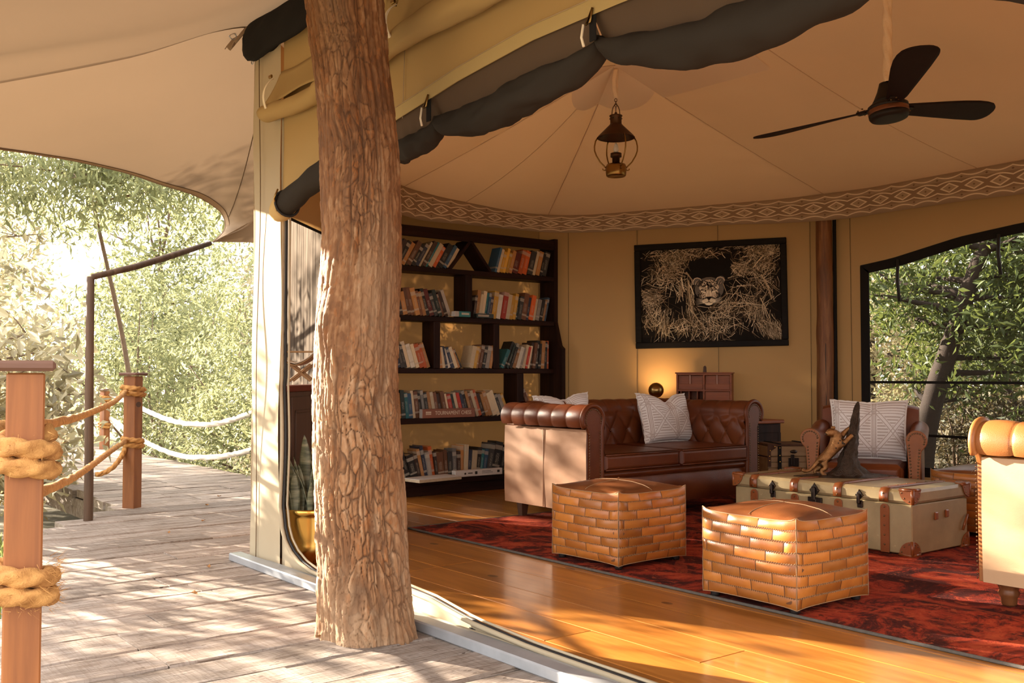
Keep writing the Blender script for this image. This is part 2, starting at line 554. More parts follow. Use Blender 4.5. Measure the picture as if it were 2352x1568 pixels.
def trunk_skin():
    m = Mat('aged_trunk_skin')
    v = m.noise(m.mapped(), 4, 5, .6)
    w = m.noise(m.mapped(), 30, 4, .7)
    c = m.ramp(v, [(.3, (.27, .195, .095)), (.7, (.40, .30, .155))])
    c = m.mix((w > .66) * .5, c, (.62, .50, .30))
    m.col(c).rough(.4); m.bump(w, .15, .003)
    return m.m
M_CHEST = trunk_skin()

def rope_mat():
    m = Mat('sisal_rope')
    v = m.noise(m.mapped(), 30, 4)
    m.col(m.ramp(v, [(.3, (.33, .14, .035)), (.7, (.60, .31, .095))])).rough(.9)
    m.bump(m.noise(m.mapped((120, 120, 120)), 2, 3), .7, .004)
    return m.m
M_ROPE = rope_mat()

def rug():
    m = Mat('overdyed_red_rug')
    x, y, z = m.xyz(m.tc('Object'))
    v = m.noise(m.mapped((1, 1, 1)), 3.2, 6, .72, 1.2)
    w = m.noise(m.mapped((1, 1, 1)), 14, 6, .75, .8)
    # concentric hexagonal medallion outlines
    wob = m.noise(m.mapped(), 6, 3) * .05
    a = ((x - 1.3).abs()).max((x - 1.3).abs() * .5 + (y + 3.2).abs() * .5) + wob
    med = ((a - .62).abs() < .022).max((a - 1.02).abs() < .018)
    bd = ((x + wob - .42).abs() < .014)
    c = m.ramp(v, [(.30, (.030, .009, .009)), (.46, (.085, .016, .012)), (.54, (.32, .040, .018)), (.70, (.50, .095, .035))])
    c = m.mix((w > .60) * .72, c, (.030, .010, .010))
    c = m.mix((w < .40) * .6, c, (.46, .10, .035))
    c = m.mix(med.max(bd) * (w > .44) * .55, c, (.36, .06, .025))
    m.col(c).rough(.95); m.set(Specular_IOR_Level=.1)
    m.bump(m.noise(m.mapped(), 160, 3, .7) + w * .4, .8, .008)
    return m.m
M_RUG = rug()
M_RUGEDGE = simple('rug_binding', (.10, .085, .07), .9, 60, .4, .5)
M_FRINGE = simple('rug_fringe', (.40, .30, .20), .9, bump=0)

def cushion_mat():
    m = Mat('printed_cushion_cotton')
    u, v, _ = m.xyz(m.tc('UV'))
    stripe = (v * 19.0).fract() < .46
    cell = 2.0
    fu = (u * cell + .35).fract() - .5
    # vertical double bands
    vb = ((fu.abs() - .045).abs() < .016).max(fu.abs() < .012)
    vbw = fu.abs() < .085
    # diagonal crosses
    g = (u * cell + .85).fract() - .5
    hh = (v - .46) * 1.35
    d1 = (g - hh).abs(); d2 = (g + hh).abs()
    db = ((d1 - .06).abs() < .016).max((d2 - .06).abs() < .016)
    dbw = (d1 < .095).max(d2 < .095)
    hb = (((v - .78).abs() - .024).abs() < .008).max(((v - .14).abs() - .024).abs() < .008)
    hbw = ((v - .78).abs() < .045).max((v - .14).abs() < .045)
    clear = vbw.max(dbw).max(hbw)
    line = (stripe * (1 - clear)).max(vb).max(db).max(hb)
    soft = m.noise(m.mapped(which='UV'), 60, 3) * .5 + .5
    c = m.mix(line * soft, (.74, .70, .68), (.40, .315, .275))
    m.col(c).rough(.95); m.set(Specular_IOR_Level=.1)
    m.bump(m.noise(m.mapped(which='UV'), 240, 2), .25, .002)
    return m.m
M_CUSHION = cushion_mat()

def valance_mat():
    m = Mat('printed_valance_cloth')
    u, v, _ = m.xyz(m.tc('UV'))           # u counts pattern repeats, v 0 bottom .. 1 top
    ph = u.fract()
    arch = (ph * PI).sin()                # 0..1..0
    arch2 = ((u + .5).fract() * PI).sin()
    def ln(e, w): return (e.abs() < w)
    L = ln(v - (.10 + arch * .085), .020)
    L = L.max(ln(v - (.90 - arch * .085), .020))
    L = L.max(ln(v - (.29 + arch * .085 * -1 + .085), .020))
    L = L.max(ln(v - (.71 - .085 + arch * .085), .020))
    dia = ((ph - .5).abs() * .42 + (v - .5).abs())
    L = L.max((dia - .145).abs() < .022)
    dot = (((ph - .5).abs() * .5 + (v - .5).abs()) < .028)
    dot2 = ((((u + .5).fract() - .5).abs() * .5 + (v - .215).abs()) < .03).max((((u + .5).fract() - .5).abs() * .5 + (v - .80).abs()) < .03)
    band = (v - .5).abs() < .24
    n = m.noise(m.mapped((1, 1, 1), which='UV'), 7, 4, .7)
    g = m.noise(m.mapped((40, 3, 1), which='UV'), 3, 3)
    base = m.mix(band, (.42, .29, .185), (.31, .20, .125))
    base = m.mix(((dia < .13)), base, (.47, .33, .21))
    base = m.mix(g * .4, base, (.28, .18, .105))
    c = m.mix(L * (n * .5 + .6).min(1.0), base, (.90, .72, .50))
    c = m.mix(dot.max(dot2) * .75, c, (.10, .05, .03))
    m.col(c).rough(.95); m.set(Specular_IOR_Level=.1)
    m.translucent((.6, .4, .22), .12)
    return m.m
M_VALANCE = valance_mat()

def leaf_mat(name, c1, c2, tr, fac=.45, rough=.5):
    m = Mat(name)
    m.col(m.ramp(m.irand(), [(0, c1), (.6, c2), (1, tuple(x * 1.25 for x in c2))])).rough(rough)
    m.set(Specular_IOR_Level=.35)
    m.translucent(tr, fac)
    return m.m
M_LEAF = leaf_mat('green_leaf', (.045, .056, .024), (.21, .235, .115), (.46, .46, .23), .36)
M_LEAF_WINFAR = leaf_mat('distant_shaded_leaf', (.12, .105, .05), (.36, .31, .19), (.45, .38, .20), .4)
M_ROPE_SUNLIT = simple('sunlit_rope', (.80, .74, .64), .9, 60, .15, .6)  # rope whitened so its colour carries the glare of direct sun
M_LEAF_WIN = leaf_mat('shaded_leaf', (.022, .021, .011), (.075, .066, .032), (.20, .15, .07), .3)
M_LEAF_PALE = leaf_mat('pale_grey_green_leaf', (.12, .105, .065), (.44, .395, .27), (.55, .48, .28), .32)
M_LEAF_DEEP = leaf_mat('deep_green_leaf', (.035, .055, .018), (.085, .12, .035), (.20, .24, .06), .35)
M_LEAF_BROWN = leaf_mat('brownish_leaf', (.06, .046, .024), (.20, .155, .08), (.34, .25, .10), .35)
M_BRANCH = simple('grey_brown_branch', (.16, .105, .07), .9, 14, .4, .5)
M_TREEDARK = simple('dark_tree_bark', (.03, .018, .012), .9, 14, .4, .5)
M_GRASS = leaf_mat('grass_blade', (.10, .14, .04), (.22, .28, .09), (.35, .40, .12), .4)
M_GROUND = simple('leaf_litter_ground', (.17, .14, .08), 1.0, 2.5, .5, .8, .03)
M_DRYLEAF = simple('dry_leaf', (.30, .13, .03), .8)

def snake_leaf():
    m = Mat('banded_snake_plant_leaf')
    x, y, z = m.xyz(m.tc('Object'))
    n = m.noise(m.mapped((6, 6, 30)), 1.5, 4)
    c = m.ramp((n + (z * 70).sin() * .06), [(.35, (.055, .065, .038)), (.55, (.16, .165, .10)), (.75, (.30, .28, .18))])
    m.col(c).rough(.4)
    return m.m
M_SNAKE = snake_leaf()
M_SOIL = simple('potting_soil', (.04, .028, .018), 1.0)

def book_mat():
    m = Mat('book_cover')
    oc = m.ocolor()
    x, y, z = m.xyz(m.tc('Generated'))
    r_ = m.orand()
    b1 = (z - (r_ * .25 + .68)).abs() < .07
    b2 = (z - (r_ * .2 + .12)).abs() < .035
    txt = (m.noise(m.mapped((40, 1, 260), rnd=9.0, which='Generated'), .35, 2) > .56) * ((x - .5).abs() < .24) * ((z - .45).abs() < (r_ * .12 + .12))
    c = m.mix((b1 * (r_ > .45)).max(b2 * (r_ < .6)) * .55, oc, (.55, .47, .36))
    c = m.mix(txt * .6, c, (.62, .55, .42))
    c = m.mix(m.noise(m.mapped(which='Generated', rnd=5.0), 9, 3) * .3, c, (.05, .035, .025))
    m.col(c).rough(.55)
    return m.m
M_BOOK = book_mat()
M_PAGES = simple('yellowed_pages', (.52, .41, .27), .9, 60, .25, .2)

def glass_mesh():
    m = Mat('insect_mesh_pane')
    m.col((.035, .032, .030)).rough(.9)
    m.see_through(.50)
    return m.m
M_PANE = glass_mesh()
M_PRINT_BLACK = simple('photo_print_black', (.010, .007, .005), .7, 3, .6, 0, Specular_IOR_Level=.1)
def straw_mat():
    m = Mat('photo_print_straw')
    m.col(m.ramp(m.irand(), [(0, (.04, .026, .015)), (.40, (.17, .115, .065)), (.7, (.62, .46, .29)), (1, (.98, .82, .58))])).rough(.7); m.set(Specular_IOR_Level=.1)
    return m.m
M_STRAW = straw_mat()
M_FUR = simple('photo_print_fur', (.58, .43, .28), .5, 30, .25, 0)
M_FUR_L = simple('photo_print_pale_fur', (.92, .74, .52), .5, 30, .15, 0)
M_FUR_G = simple('photo_print_grey', (.10, .07, .044), .5, 30, .2, 0)
M_FRAME = wood('black_frame_wood', (.006, .004, .003), (.010, .007, .005), (.018, .012, .008), 'x', .6, 1.0, rnd=False, spec=.12)
M_GAMEBOX = simple('brown_game_box', (.21, .072, .036), .5, 12, .15, 0)
M_GAMEEND = simple('grey_box_end', (.42, .37, .33), .6, 12, .1, 0)
M_LETTER = simple('pale_lettering', (.66, .52, .38), .6, bump=0)
M_WHITEBOX = simple('white_box_card', (.62, .56, .50), .6, 12, .1, 0)
M_BLACKPRINT = simple('black_print', (.02, .015, .012), .6, bump=0)
M_TEAL = simple('teal_box_card', (.02, .16, .17), .5, bump=0)
# ================================================================ large structure
rnd = random.Random(7)
C8 = [(2.35, 5.40), (4.53, 7.61), (6.29, 7.61), (7.82, 5.36), (7.82, .55), (6.29, -1.70), (4.53, -1.70), (2.35, .50)]
RA = Vector((5.07, 5.26, 3.33)); RB = Vector((5.07, .70, 3.33))

# ground -------------------------------------------------------------
g = MB()
def gfn(u, v):
    x, y = lerp(-40, 60, u), lerp(-30, 70, v)
    d = max(0, math.hypot(x - 5, y - 4) - 12)
    return (x, y, -.62 + .18 * noise.noise((x * .25, y * .25, 3)) + .02 * d + (0.9 * noise.noise((x * .06, y * .06, 9)) if d > 0 else 0))
g.grid(gfn, 100, 100)
P(g.build('ground', M_GROUND), 'uneven ground of dry leaf litter below the deck', kind='structure')

# deck ---------------------------------------------------------------
deck = P(thing('deck', 'weathered timber deck of wide old sleepers outside the tent', None), kind='structure')
def deck_left(y):
    return interp([(-2, -.75), (2.5, .42), (7.04, 1.60), (8.12, 2.44), (8.2, 2.48), (16, 2.48)], y)[0]
def deck_right(y):
    if y < 5.40: return 2.30
    return min(4.25, y - 3.06)
def plank_mesh(L, w, th, seed, nx=10):
    rr = random.Random(seed)
    b = MB()
    prof = [(-w / 2 + .004, -th), (-w / 2, -.010), (-w / 2 + .007, 0), (w / 2 - .007, 0), (w / 2, -.010), (w / 2 - .004, -th)]
    n = max(3, int(L * nx))
    wob = [[rr.uniform(-1, 1) for _ in range(n + 1)] for _ in range(6)]
    vs = []; fs = []
    for i in range(n + 1):
        x = -L / 2 + L * i / n
        for k, (y, z) in enumerate(prof):
            a = wob[k][i]
            vs.append((x, y + (a * .004 if k in (1, 4, 2, 3) else 0) * (-1 if k > 2 else 1), z + (a * .0025 if k in (2, 3) else 0)))
    for i in range(n):
        for k in range(6):
            l = (k + 1) % 6
            fs.append((i * 6 + k, i * 6 + l, (i + 1) * 6 + l, (i + 1) * 6 + k))
    fs += [tuple(range(6)), tuple(n * 6 + k for k in range(6))[::-1]]
    b.add(vs, fs)
    return b
gaps = [3.093, 3.353, 3.605, 3.885, 4.185, 4.485, 4.770, 4.98, 5.215, 5.40, 5.685, 5.95, 6.255, 6.52, 6.81, 7.08]
y = gaps[0]; low = []
while y > -1.6:
    y -= rnd.uniform(.25, .31); low.append(y)
hi = []; y = gaps[-1]
while y < 15.2:
    y += rnd.uniform(.26, .33); hi.append(y)
gaps = low[::-1] + gaps + hi
seed = 0
for a, b_ in zip(gaps, gaps[1:]):
    ym = (a + b_) / 2; w = b_ - a - rnd.uniform(.010, .022)
    x0 = min(deck_left(a), deck_left(b_)) + rnd.uniform(-.06, .03); x1 = max(deck_right(a), deck_right(b_))
    cuts = [x0]
    r_ = rnd.random()
    if x1 - x0 > 1.0 and r_ < .62: cuts.append(lerp(x0, x1, rnd.uniform(.3, .72)))
    cuts.append(x1)
    for p, q in zip(cuts, cuts[1:]):
        seed += 1
        L = q - p - .006
        o = plank_mesh(L, w, .07, seed).build('plank', M_DECK, deck)
        o.location = ((p + q) / 2, ym, rnd.uniform(-.004, .004)); o.rotation_euler = (rnd.uniform(-.006, .006), 0, rnd.uniform(-.003, .003))
# joists and edge beam under the deck
bm_ = MB()
for y0, y1, x in ((8.25, 14.8, 2.53), (8.25, 14.8, 4.15)):
    bm_.box((x, (y0 + y1) / 2, -.17), (.06, y1 - y0, .17), ch=.005)
bm_.build('beam', M_DECK, deck)
bm_ = MB(); a = Vector((1.66, 7.02, -.17)); b_ = Vector((2.46, 8.14, -.17))
bm_.box((a + b_) / 2, ((b_ - a).length, .06, .17), rz=math.atan2(b_.y - a.y, b_.x - a.x), ch=.005)
bm_.build('beam', M_DECK, deck)
bm_ = MB()
a = Vector((.45, 2.4, -.17)); b_ = Vector((1.62, 7.0, -.17))
bm_.box((a + b_) / 2, ((b_ - a).length, .06, .17), rz=math.atan2(b_.y - a.y, b_.x - a.x), ch=.005)
bm_.build('beam', M_DECK, deck)

# interior floor -----------------------------------------------------
floor = P(thing('floor', 'polished orange wooden plank floor inside the tent', None), kind='structure')
def inset_range(x):
    """Y range of the tent octagon at X"""
    hi_ = interp([(2.35, 5.40), (4.53, 7.61), (6.29, 7.61), (7.82, 5.36)], x)[0]
    lo_ = interp([(2.35, .50), (4.53, -1.70), (6.29, -1.70), (7.82, .55)], x)[0]
    return lo_, hi_
xs = [2.335, 2.545, 2.80, 3.06, 3.325, 3.585, 3.85]
while xs[-1] < 7.6: xs.append(xs[-1] + .26)
for i, (a, b_) in enumerate(zip(xs, xs[1:])):
    lo_, hi_ = inset_range((a + b_) / 2)
    cuts = [lo_, hi_]
    cuts += {0: [2.0, 4.3], 1: [3.05], 2: [2.47, 4.56], 3: [1.3, 4.58]}.get(i, [rnd.uniform(lo_ + 1, hi_ - 1)])
    cuts.sort()
    for p, q in zip(cuts, cuts[1:]):
        bb = MB().box((0, 0, -.0125), (b_ - a - .0025, q - p - .0025, .025), ch=.0025)
        o = bb.build('plank', M_FLOOR, floor); o.location = ((a + b_) / 2, (p + q) / 2, 0)

# tent walls ---------------------------------------------------------
WT = 3.12
def wall_strip(p, q, z0, z1, b, ripple=.006, n=14):
    p = Vector((*p, 0)); q = Vector((*q, 0)); nrm = Vector((q.y - p.y, p.x - q.x, 0)).normalized()
    L = (q - p).length; d_ = (q - p).normalized() * .012; p = p - d_; q = q + d_
    def fn(u, v):
        c = p.lerp(q, u); z = lerp(z0, z1, v)
        return c + nrm * (ripple * noise.noise((c.x * 2.2, c.y * 2.2, z * 1.1)) * 2 * min(1, 8 * u * (1 - u))) + Vector((0, 0, z))
    b.grid(fn, max(2, int(L * n)), max(2, int((z1 - z0) * 8)))
def seam_line(b, pts, r=.0025): b.tube(pts, r, 4)

# rear wall behind the bookcase (plain backlit canvas)
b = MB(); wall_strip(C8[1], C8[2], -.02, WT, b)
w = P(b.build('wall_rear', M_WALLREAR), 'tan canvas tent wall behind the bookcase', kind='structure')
# corner wall with the picture
b = MB(); wall_strip(C8[2], C8[3], -.02, WT, b)
wall_corner = P(b.build('wall_corner', M_WALL), 'tan canvas tent wall behind the framed picture', kind='structure')
pa, pb = Vector((*C8[2], 0)), Vector((*C8[3], 0)); dv = (pb - pa).normalized(); nin = Vector((dv.y, -dv.x, 0))   # inward normal
if nin.dot(Vector((5, 3, 0)) - pa) < 0: nin = -nin
b = MB()
for t in (.30, .985, 1.75, 2.58):
    q = pa + dv * t + nin * .012
    seam_line(b, [q + Vector((0, 0, 0)), q + Vector((.002, 0, 1.3)), q + Vector((0, 0, WT))], .003)
b.build('wall_seam', M_SEAM_D, wall_corner)
# left (chamfer) wall: a closed grey streaked canvas screen beside the tent corner, an open doorway beyond it
lw0, lw1 = Vector((*C8[0], 0)), Vector((*C8[1], 0)); ld = (lw1 - lw0).normalized(); LL = (lw1 - lw0).length
def on_left(s, z, off=0):
    nn = Vector((-ld.y, ld.x, 0)); q = lw0 + ld * s + nn * off
    return Vector((q.x, q.y, z))
wall_left = P(thing('wall_left', 'slanted left tent wall with a grey streaked screen behind the potted plant', None), kind='structure')
b = MB()
b.grid(lambda u, v: on_left(lerp(.02, 1.95, u), lerp(.95, 2.03, v), .003 * math.sin(u * 40)), 40, 14)
b.build('mesh_screen', M_GREYPANEL, wall_left)
b = MB()
b.grid(lambda u, v: on_left(lerp(0, LL, u), lerp(2.03, 3.13, v), -.01), 30, 6)
b.grid(lambda u, v: on_left(lerp(LL - .25, LL, u), lerp(-.02, 2.1, v), -.01), 3, 8)
b.grid(lambda u, v: on_left(lerp(0, 2.0, u), lerp(-.02, .96, v), .0), 12, 8)
b.build('canvas_panel', M_WALL, wall_left)
MB().tube([on_left(s, 2.03, -.015) for s in np.linspace(.02, 1.95, 16)], .010, 6).build('screen_edge', M_BLACKROLL, wall_left)
MB().tube([on_left(1.95, z, -.015) for z in np.linspace(.95, 2.03, 8)], .014, 6).build('screen_edge', M_BLACKROLL, wall_left)
# south side walls, beyond the frame, in the same canvas
b = MB(); wall_strip(C8[4], C8[5], -.02, WT, b); P(b.build('wall_south_corner', M_WALL), 'canvas tent wall past the right edge of the view', kind='structure')
b = MB(); wall_strip(C8[5], C8[6], -.02, WT, b); P(b.build('wall_south', M_WALL), 'far side canvas tent wall', kind='structure')
b = MB(); wall_strip(C8[6], C8[7], 2.2, WT, b); wall_strip(C8[6], lerp_c := tuple(lerp(a, c, .25) for a, c in zip(C8[6], C8[7])), -.02, 2.2, b)
P(b.build('wall_south_front', M_WALL), 'canvas tent wall with a wide opening', kind='structure')

# right wall with the mesh window ------------------------------------
XW = 7.82
TOPW = [(.95, 1.90), (1.4, 2.05), (2.2, 2.20), (2.9, 2.24), (3.6, 2.215), (4.1, 2.16), (4.4, 2.10), (4.7, 2.04), (5.0, 2.005)]
b = MB()
def wr(u, v):
    y = lerp(.95, 5.0, u); return (XW, y, lerp(interp(TOPW, y)[0], WT, v))
b.grid(wr, 40, 5)
b.grid(lambda u, v: (XW, lerp(5.0, 5.36, u), lerp(-.02, WT, v)), 4, 12)
b.grid(lambda u, v: (XW, lerp(.55, .95, u), lerp(-.02, WT, v)), 4, 12)
b.grid(lambda u, v: (XW, lerp(.95, 5.0, u), lerp(-.02, .22, v)), 20, 2)
wall_right = P(b.build('wall_right', M_WALL), 'tan canvas wall around the big mesh window', kind='structure')
b = MB()
for yy in (5.25, 5.10): seam_line(b, [(XW - .006, yy, 0), (XW - .006, yy + .01, 2.75)], .003)
b.build('wall_seam', M_SEAM_D, wall_right)
win = P(thing('window_1', 'wide arched mesh window with a black cloth border', None), kind='structure')
b = MB()
outer = [(y, z) for y, z in TOPW]
NB = 48
def bord(off):
    pts = []
    for k in range(NB + 1):
        yy = lerp(.95 + off, 5.0 - off, k / NB); pts.append((yy, interp(TOPW, lerp(.95, 5.0, k / NB))[0] - off * .9))
    return pts
o1, o2 = bord(-.006), bord(.075)
vs = [(XW - .012, y, z) for y, z in o1] + [(XW - .012, y, z) for y, z in o2]
fs = [(k, k + 1, NB + 2 + k, NB + 1 + k) for k in range(NB)]
b.add(vs, fs)
for yy in (5.005, .945):
    s_ = -1 if yy > 2 else 1
    b.add([(XW - .012, yy, .2), (XW - .012, yy + s_ * .082, .2), (XW - .012, yy + s_ * .082, interp(TOPW, yy)[0] - .05), (XW - .012, yy, interp(TOPW, yy)[0])], [(0, 1, 2, 3)])
b.add([(XW - .012, .95, .2), (XW - .012, 5.0, .2), (XW - .012, 5.0, .28), (XW - .012, .95, .28)], [(0, 1, 2, 3)])
b.build('window_border', M_BLACKROLL, win, thick=.012)
b = MB()
vs = []; fs = []
for k in range(NB + 1):
    yy = lerp(.95, 5.0, k / NB); vs += [(XW + .004, yy, .22), (XW + .004, yy, interp(TOPW, yy)[0])]
fs = [(2 * k, 2 * k + 2, 2 * k + 3, 2 * k + 1) for k in range(NB)]
b.add(vs, fs)
b.build('mesh_pane', M_PANE, win)
for zz in (.985, .545):
    MB().box((XW - .022, 2.97, zz), (.010, 4.02, .022)).build('window_bar', M_BLACKROLL, win)
for yy, z0, z1 in ((4.635, 1.67, 2.03), (3.775, 1.83, 2.15), (2.8, 1.85, 2.2)):
    MB().tube([(XW - .03, yy, z1), (XW - .032, yy + .005, (z0 + z1) / 2), (XW - .028, yy - .01, z0)], .014, 6).build('tie_strap', M_BLACKCORD, win)

# front wall: jamb, arched header, low canvas sill -------------------
XF = 2.35
ARCH = [(.50, 1.90), (.8, 2.08), (1.4, 2.25), (2.0, 2.30), (2.40, 2.312), (2.885, 2.31), (3.37, 2.27), (3.59, 2.24), (3.90, 2.20), (4.3, 2.13), (4.7, 2.06), (5.045, 1.955)]
wall_front = P(thing('wall_front', 'front tent wall of olive canvas with a pale jamb and an arched opening', None), kind='structure')
b = MB()
def fw_(u, v):
    y = lerp(.50, 5.045, u); z = lerp(interp(ARCH, y)[0], 3.12, v)
    return (XF + .01 * noise.noise((y * 1.5, z * 2.5, 1)), y, z)
b.grid(fw_, 90, 14)
b.build('header', M_OLIVE, wall_front)
b = MB()   # hem along the arch
b.grid(lambda u, v: (XF - .008, lerp(.50, 5.045, u), interp(ARCH, lerp(.50, 5.045, u))[0] + lerp(-.004, .055, v)), 90, 1)
b.build('hem', canvas('hem_canvas', (.50, .37, .165), (.6, .4, .16), .14), wall_front)
b = MB()
seam_line(b, [(XF - .010, lerp(.5, 5.045, k / 60), interp(ARCH, lerp(.5, 5.045, k / 60))[0] + .055) for k in range(61)], .0022)
seam_line(b, [(XF - .006, 3.80, 2.2), (XF - .006, 3.78, 2.55)], .0022)
b.build('hem_seam', M_SEAM, wall_front)
b = MB()
def jb(u, v):
    y = lerp(5.045, 5.405, u); z = lerp(.0, 3.06, v)
    return (XF - .012 + .012 * noise.noise((y * 5, z * 1.3, 4)) + .006 * math.sin(z * 5 + y * 9), y + .008 * math.sin(z * 3.1), z)
b.grid(jb, 12, 60)
b.grid(lambda u, v: (lerp(XF - .012, XF + .10, u), 5.408 + .008 * math.sin(v * 3.06 * 3.1), lerp(0, 3.06, v)), 3, 40)
b.build('jamb', M_JAMB, wall_front)
b = MB(); seam_line(b, [(XF - .030 + .004 * math.sin(z * 4), 5.295 + .012 * math.sin(z * 2.3), z) for z in np.linspace(.02, 2.84, 30)], .0028)
b.build('jamb_seam', M_SEAM_D, wall_front)
# low sill of canvas, rounded at the jamb, sinking to the threshold at the right
SILL = [(.50, .03), (2.2, .03), (2.9, .035), (3.3, .055), (3.6, .095), (3.9, .11), (4.3, .07), (4.58, .035), (4.7, .042), (4.82, .065), (4.92, .105), (4.99, .155), (5.03, .215), (5.05, .30)]
b = MB()
b.grid(lambda u, v: (XF + .012 + .05 * (1 - v) * 0 + .006 * noise.noise((u * 60, v * 2, 2)), lerp(.50, 5.05, u ** .8), lerp(0.0, interp(SILL, lerp(.50, 5.05, u ** .8))[0], v)), 110, 4)
b.build('sill_canvas', M_JAMB, wall_front)
pth = [(XF + .004, y_, interp(SILL, y_)[0]) for y_ in np.concatenate([np.linspace(.5, 4.6, 50), np.linspace(4.62, 5.05, 24)])]
up = [(XF + .004, 5.052 + .012 * math.sin(z * 7) * (z < 1.0), z) for z in np.linspace(.33, 2.48, 50)]
MB().tube(pth + up, .011, 6).build('white_piping', M_JAMB, wall_front)
MB().tube([(p[0] + .016, p[1] - .012, p[2] + .004) for p in pth + up], .008, 6).build('zipper_edge', M_BLACKCORD, wall_front)
MB().tube([(p[0] + .03, p[1] - .026, p[2] + .012) for p in pth + up[:38]], .006, 6).build('inner_piping', M_JAMB, wall_front)
# metal threshold
b = MB(); b.box((2.262, 2.96, .022), (.075, 4.98, .044), ch=.006); b.box((2.325, 2.96, .014), (.05, 4.94, .028), ch=.003)
P(b.build('trim_1', M_STEEL), 'grey metal threshold strip along the tent front', kind='structure')
# flattened canvas folds lying along the threshold
for k, (xo, h, m_) in enumerate(((2.355, .030, M_JAMB), (2.385, .038, M_BLACKROLL), (2.412, .034, M_JAMB))):
    bb = MB().tube([(xo + .01 * math.sin(y_ * 5 + k), y_, h - .012) for y_ in np.linspace(.6, 3.7 - .1 * k, 40)], .014, 6)
    bb.build('folded_canvas', m_, wall_front)

# ceiling liner ------------------------------------------------------
INS = []
cen = Vector((5.07, 2.95))
ctop = [2.70, 2.665, 2.57, 2.645, 2.72, 2.66, 2.66, 2.72]
for (x, y) in C8:
    d = Vector((x, y)) - cen
    k = (d.length - .16) / d.length
    INS.append(Vector((cen.x + d.x * k, cen.y + d.y * k)))
ceiling = P(thing('ceiling', 'cream cloth tent liner with radiating seams', None), kind='structure')
AP = [(RA, RA), (RA, RA), (RA, RA), (RA, RB), (RB, RB), (RB, RB), (RB, RB), (RB, RA)]
def ceil_pt(i, u, v):
    a, c = INS[i], INS[(i + 1) % 8]
    lo_ = Vector((lerp(a.x, c.x, u), lerp(a.y, c.y, u), lerp(ctop[i], ctop[(i + 1) % 8], u)))
    hi_ = AP[i][0].lerp(AP[i][1], u)
    p = lo_.lerp(hi_, v)
    sag = .075 * math.sin(PI * v) * (1 - .75 * abs(2 * u - 1) ** 2.2)
    p.z -= sag
    # tension wrinkles beside the hips
    e = min(u, 1 - u)
    p.z += .011 * math.exp(-(e / .16) ** 2) * math.sin(v * 40 + u * 9) * math.sin(PI * v) * (e > .01) * (1 if i in (0, 1, 2) else .4)
    return p
b = MB()
for i in range(8):
    n = 40 if i in (0, 1, 2, 3) else 16
    b.grid(lambda u, v, i=i: ceil_pt(i, u, v), n, n + 24)
b.build('liner', M_LINER, ceiling)
for i in (1, 2, 3, 0):
    MB().tube([ceil_pt(i, 0, v) - Vector((0, 0, .001)) for v in np.linspace(0, 1, 30)], .0045, 4).build('seam', M_LINER, ceiling)
for i, us, ue in ((3, .30, .24), (1, .42, .5), (3, .62, .62)):
    MB().tube([ceil_pt(i, lerp(us, ue, v), v * .98) - Vector((0, 0, .001)) for v in np.linspace(.0, 1, 30)], .004, 4).build('seam', M_LINER, ceiling)
b = MB()  # reinforcing patch at the peak
for i, t1, t2 in ((0, .15, .17), (1, .17, .19), (2, .19, .16)):
    b.grid(lambda u, v, i=i, t1=t1, t2=t2: ceil_pt(i, u, 1 - lerp(.0, lerp(t1, t2, u) * (1 + .25 * math.sin(u * PI)), v)) - Vector((0, 0, .006)), 10, 8)
b.grid(lambda u, v: ceil_pt(3, u * .22, 1 - lerp(0, .20, v)) - Vector((0, 0, .006)), 8, 8)
b.build('peak_patch', canvas('patch_cloth', (.90, .72, .51), (.85, .62, .40), .1), ceiling)

# printed valance ----------------------------------------------------
vp = [Vector((lerp(INS[0].x, INS[1].x, t), lerp(INS[0].y, INS[1].y, t), lerp(ctop[0], ctop[1], t))) for t in (.55, .8)]
def rounded(i, r=.5):
    a, c, d = [Vector((*INS[(i + k) % 8], ctop[(i + k) % 8])) for k in (-1, 0, 1)]
    p = c + (a - c).normalized() * r; q = c + (d - c).normalized() * r
    return [(p * (1 - t) ** 2 + c * 2 * t * (1 - t) + q * t * t) for t in np.linspace(0, 1, 9)]
for i in (1, 2, 3): vp += rounded(i)
vp += [Vector((*INS[4], ctop[4]))]
L_ = [0]
for a, c in zip(vp, vp[1:]): L_.append(L_[-1] + (c - a).length)
N = 260
tab = [(l, *p) for l, p in zip(L_, vp)]
b = MB(); vs = []; uvs = []; fs = []
for k in range(N + 1):
    l = L_[-1] * k / N; p = Vector(interp(tab, l))
    d = Vector((p.x - cen.x, p.y - cen.y, 0)).normalized()
    zb = 2.425 + .006 * math.sin(l * 3.1) - .022 * sstep(6.0, 8, p.x + 0 * p.y) * 0
    for j in range(5):
        v = j / 4
        z = lerp(zb, p.z + .01, v)
        off = .012 * math.sin(l * 9) * (1 - v) + .02 * (1 - v) - .028
        vs.append((p.x + d.x * off, p.y + d.y * off, z)); uvs.append((l / .205, v))
for k in range(N):
    for j in range(4):
        a = k * 5 + j; fs.append((a, a + 5, a + 6, a + 1))
b.add(vs, fs, True, uvs)
P(b.build('trim_2', M_VALANCE, thick=.004), 'brown valance printed with pale diamonds and scallops under the ceiling', kind='structure')

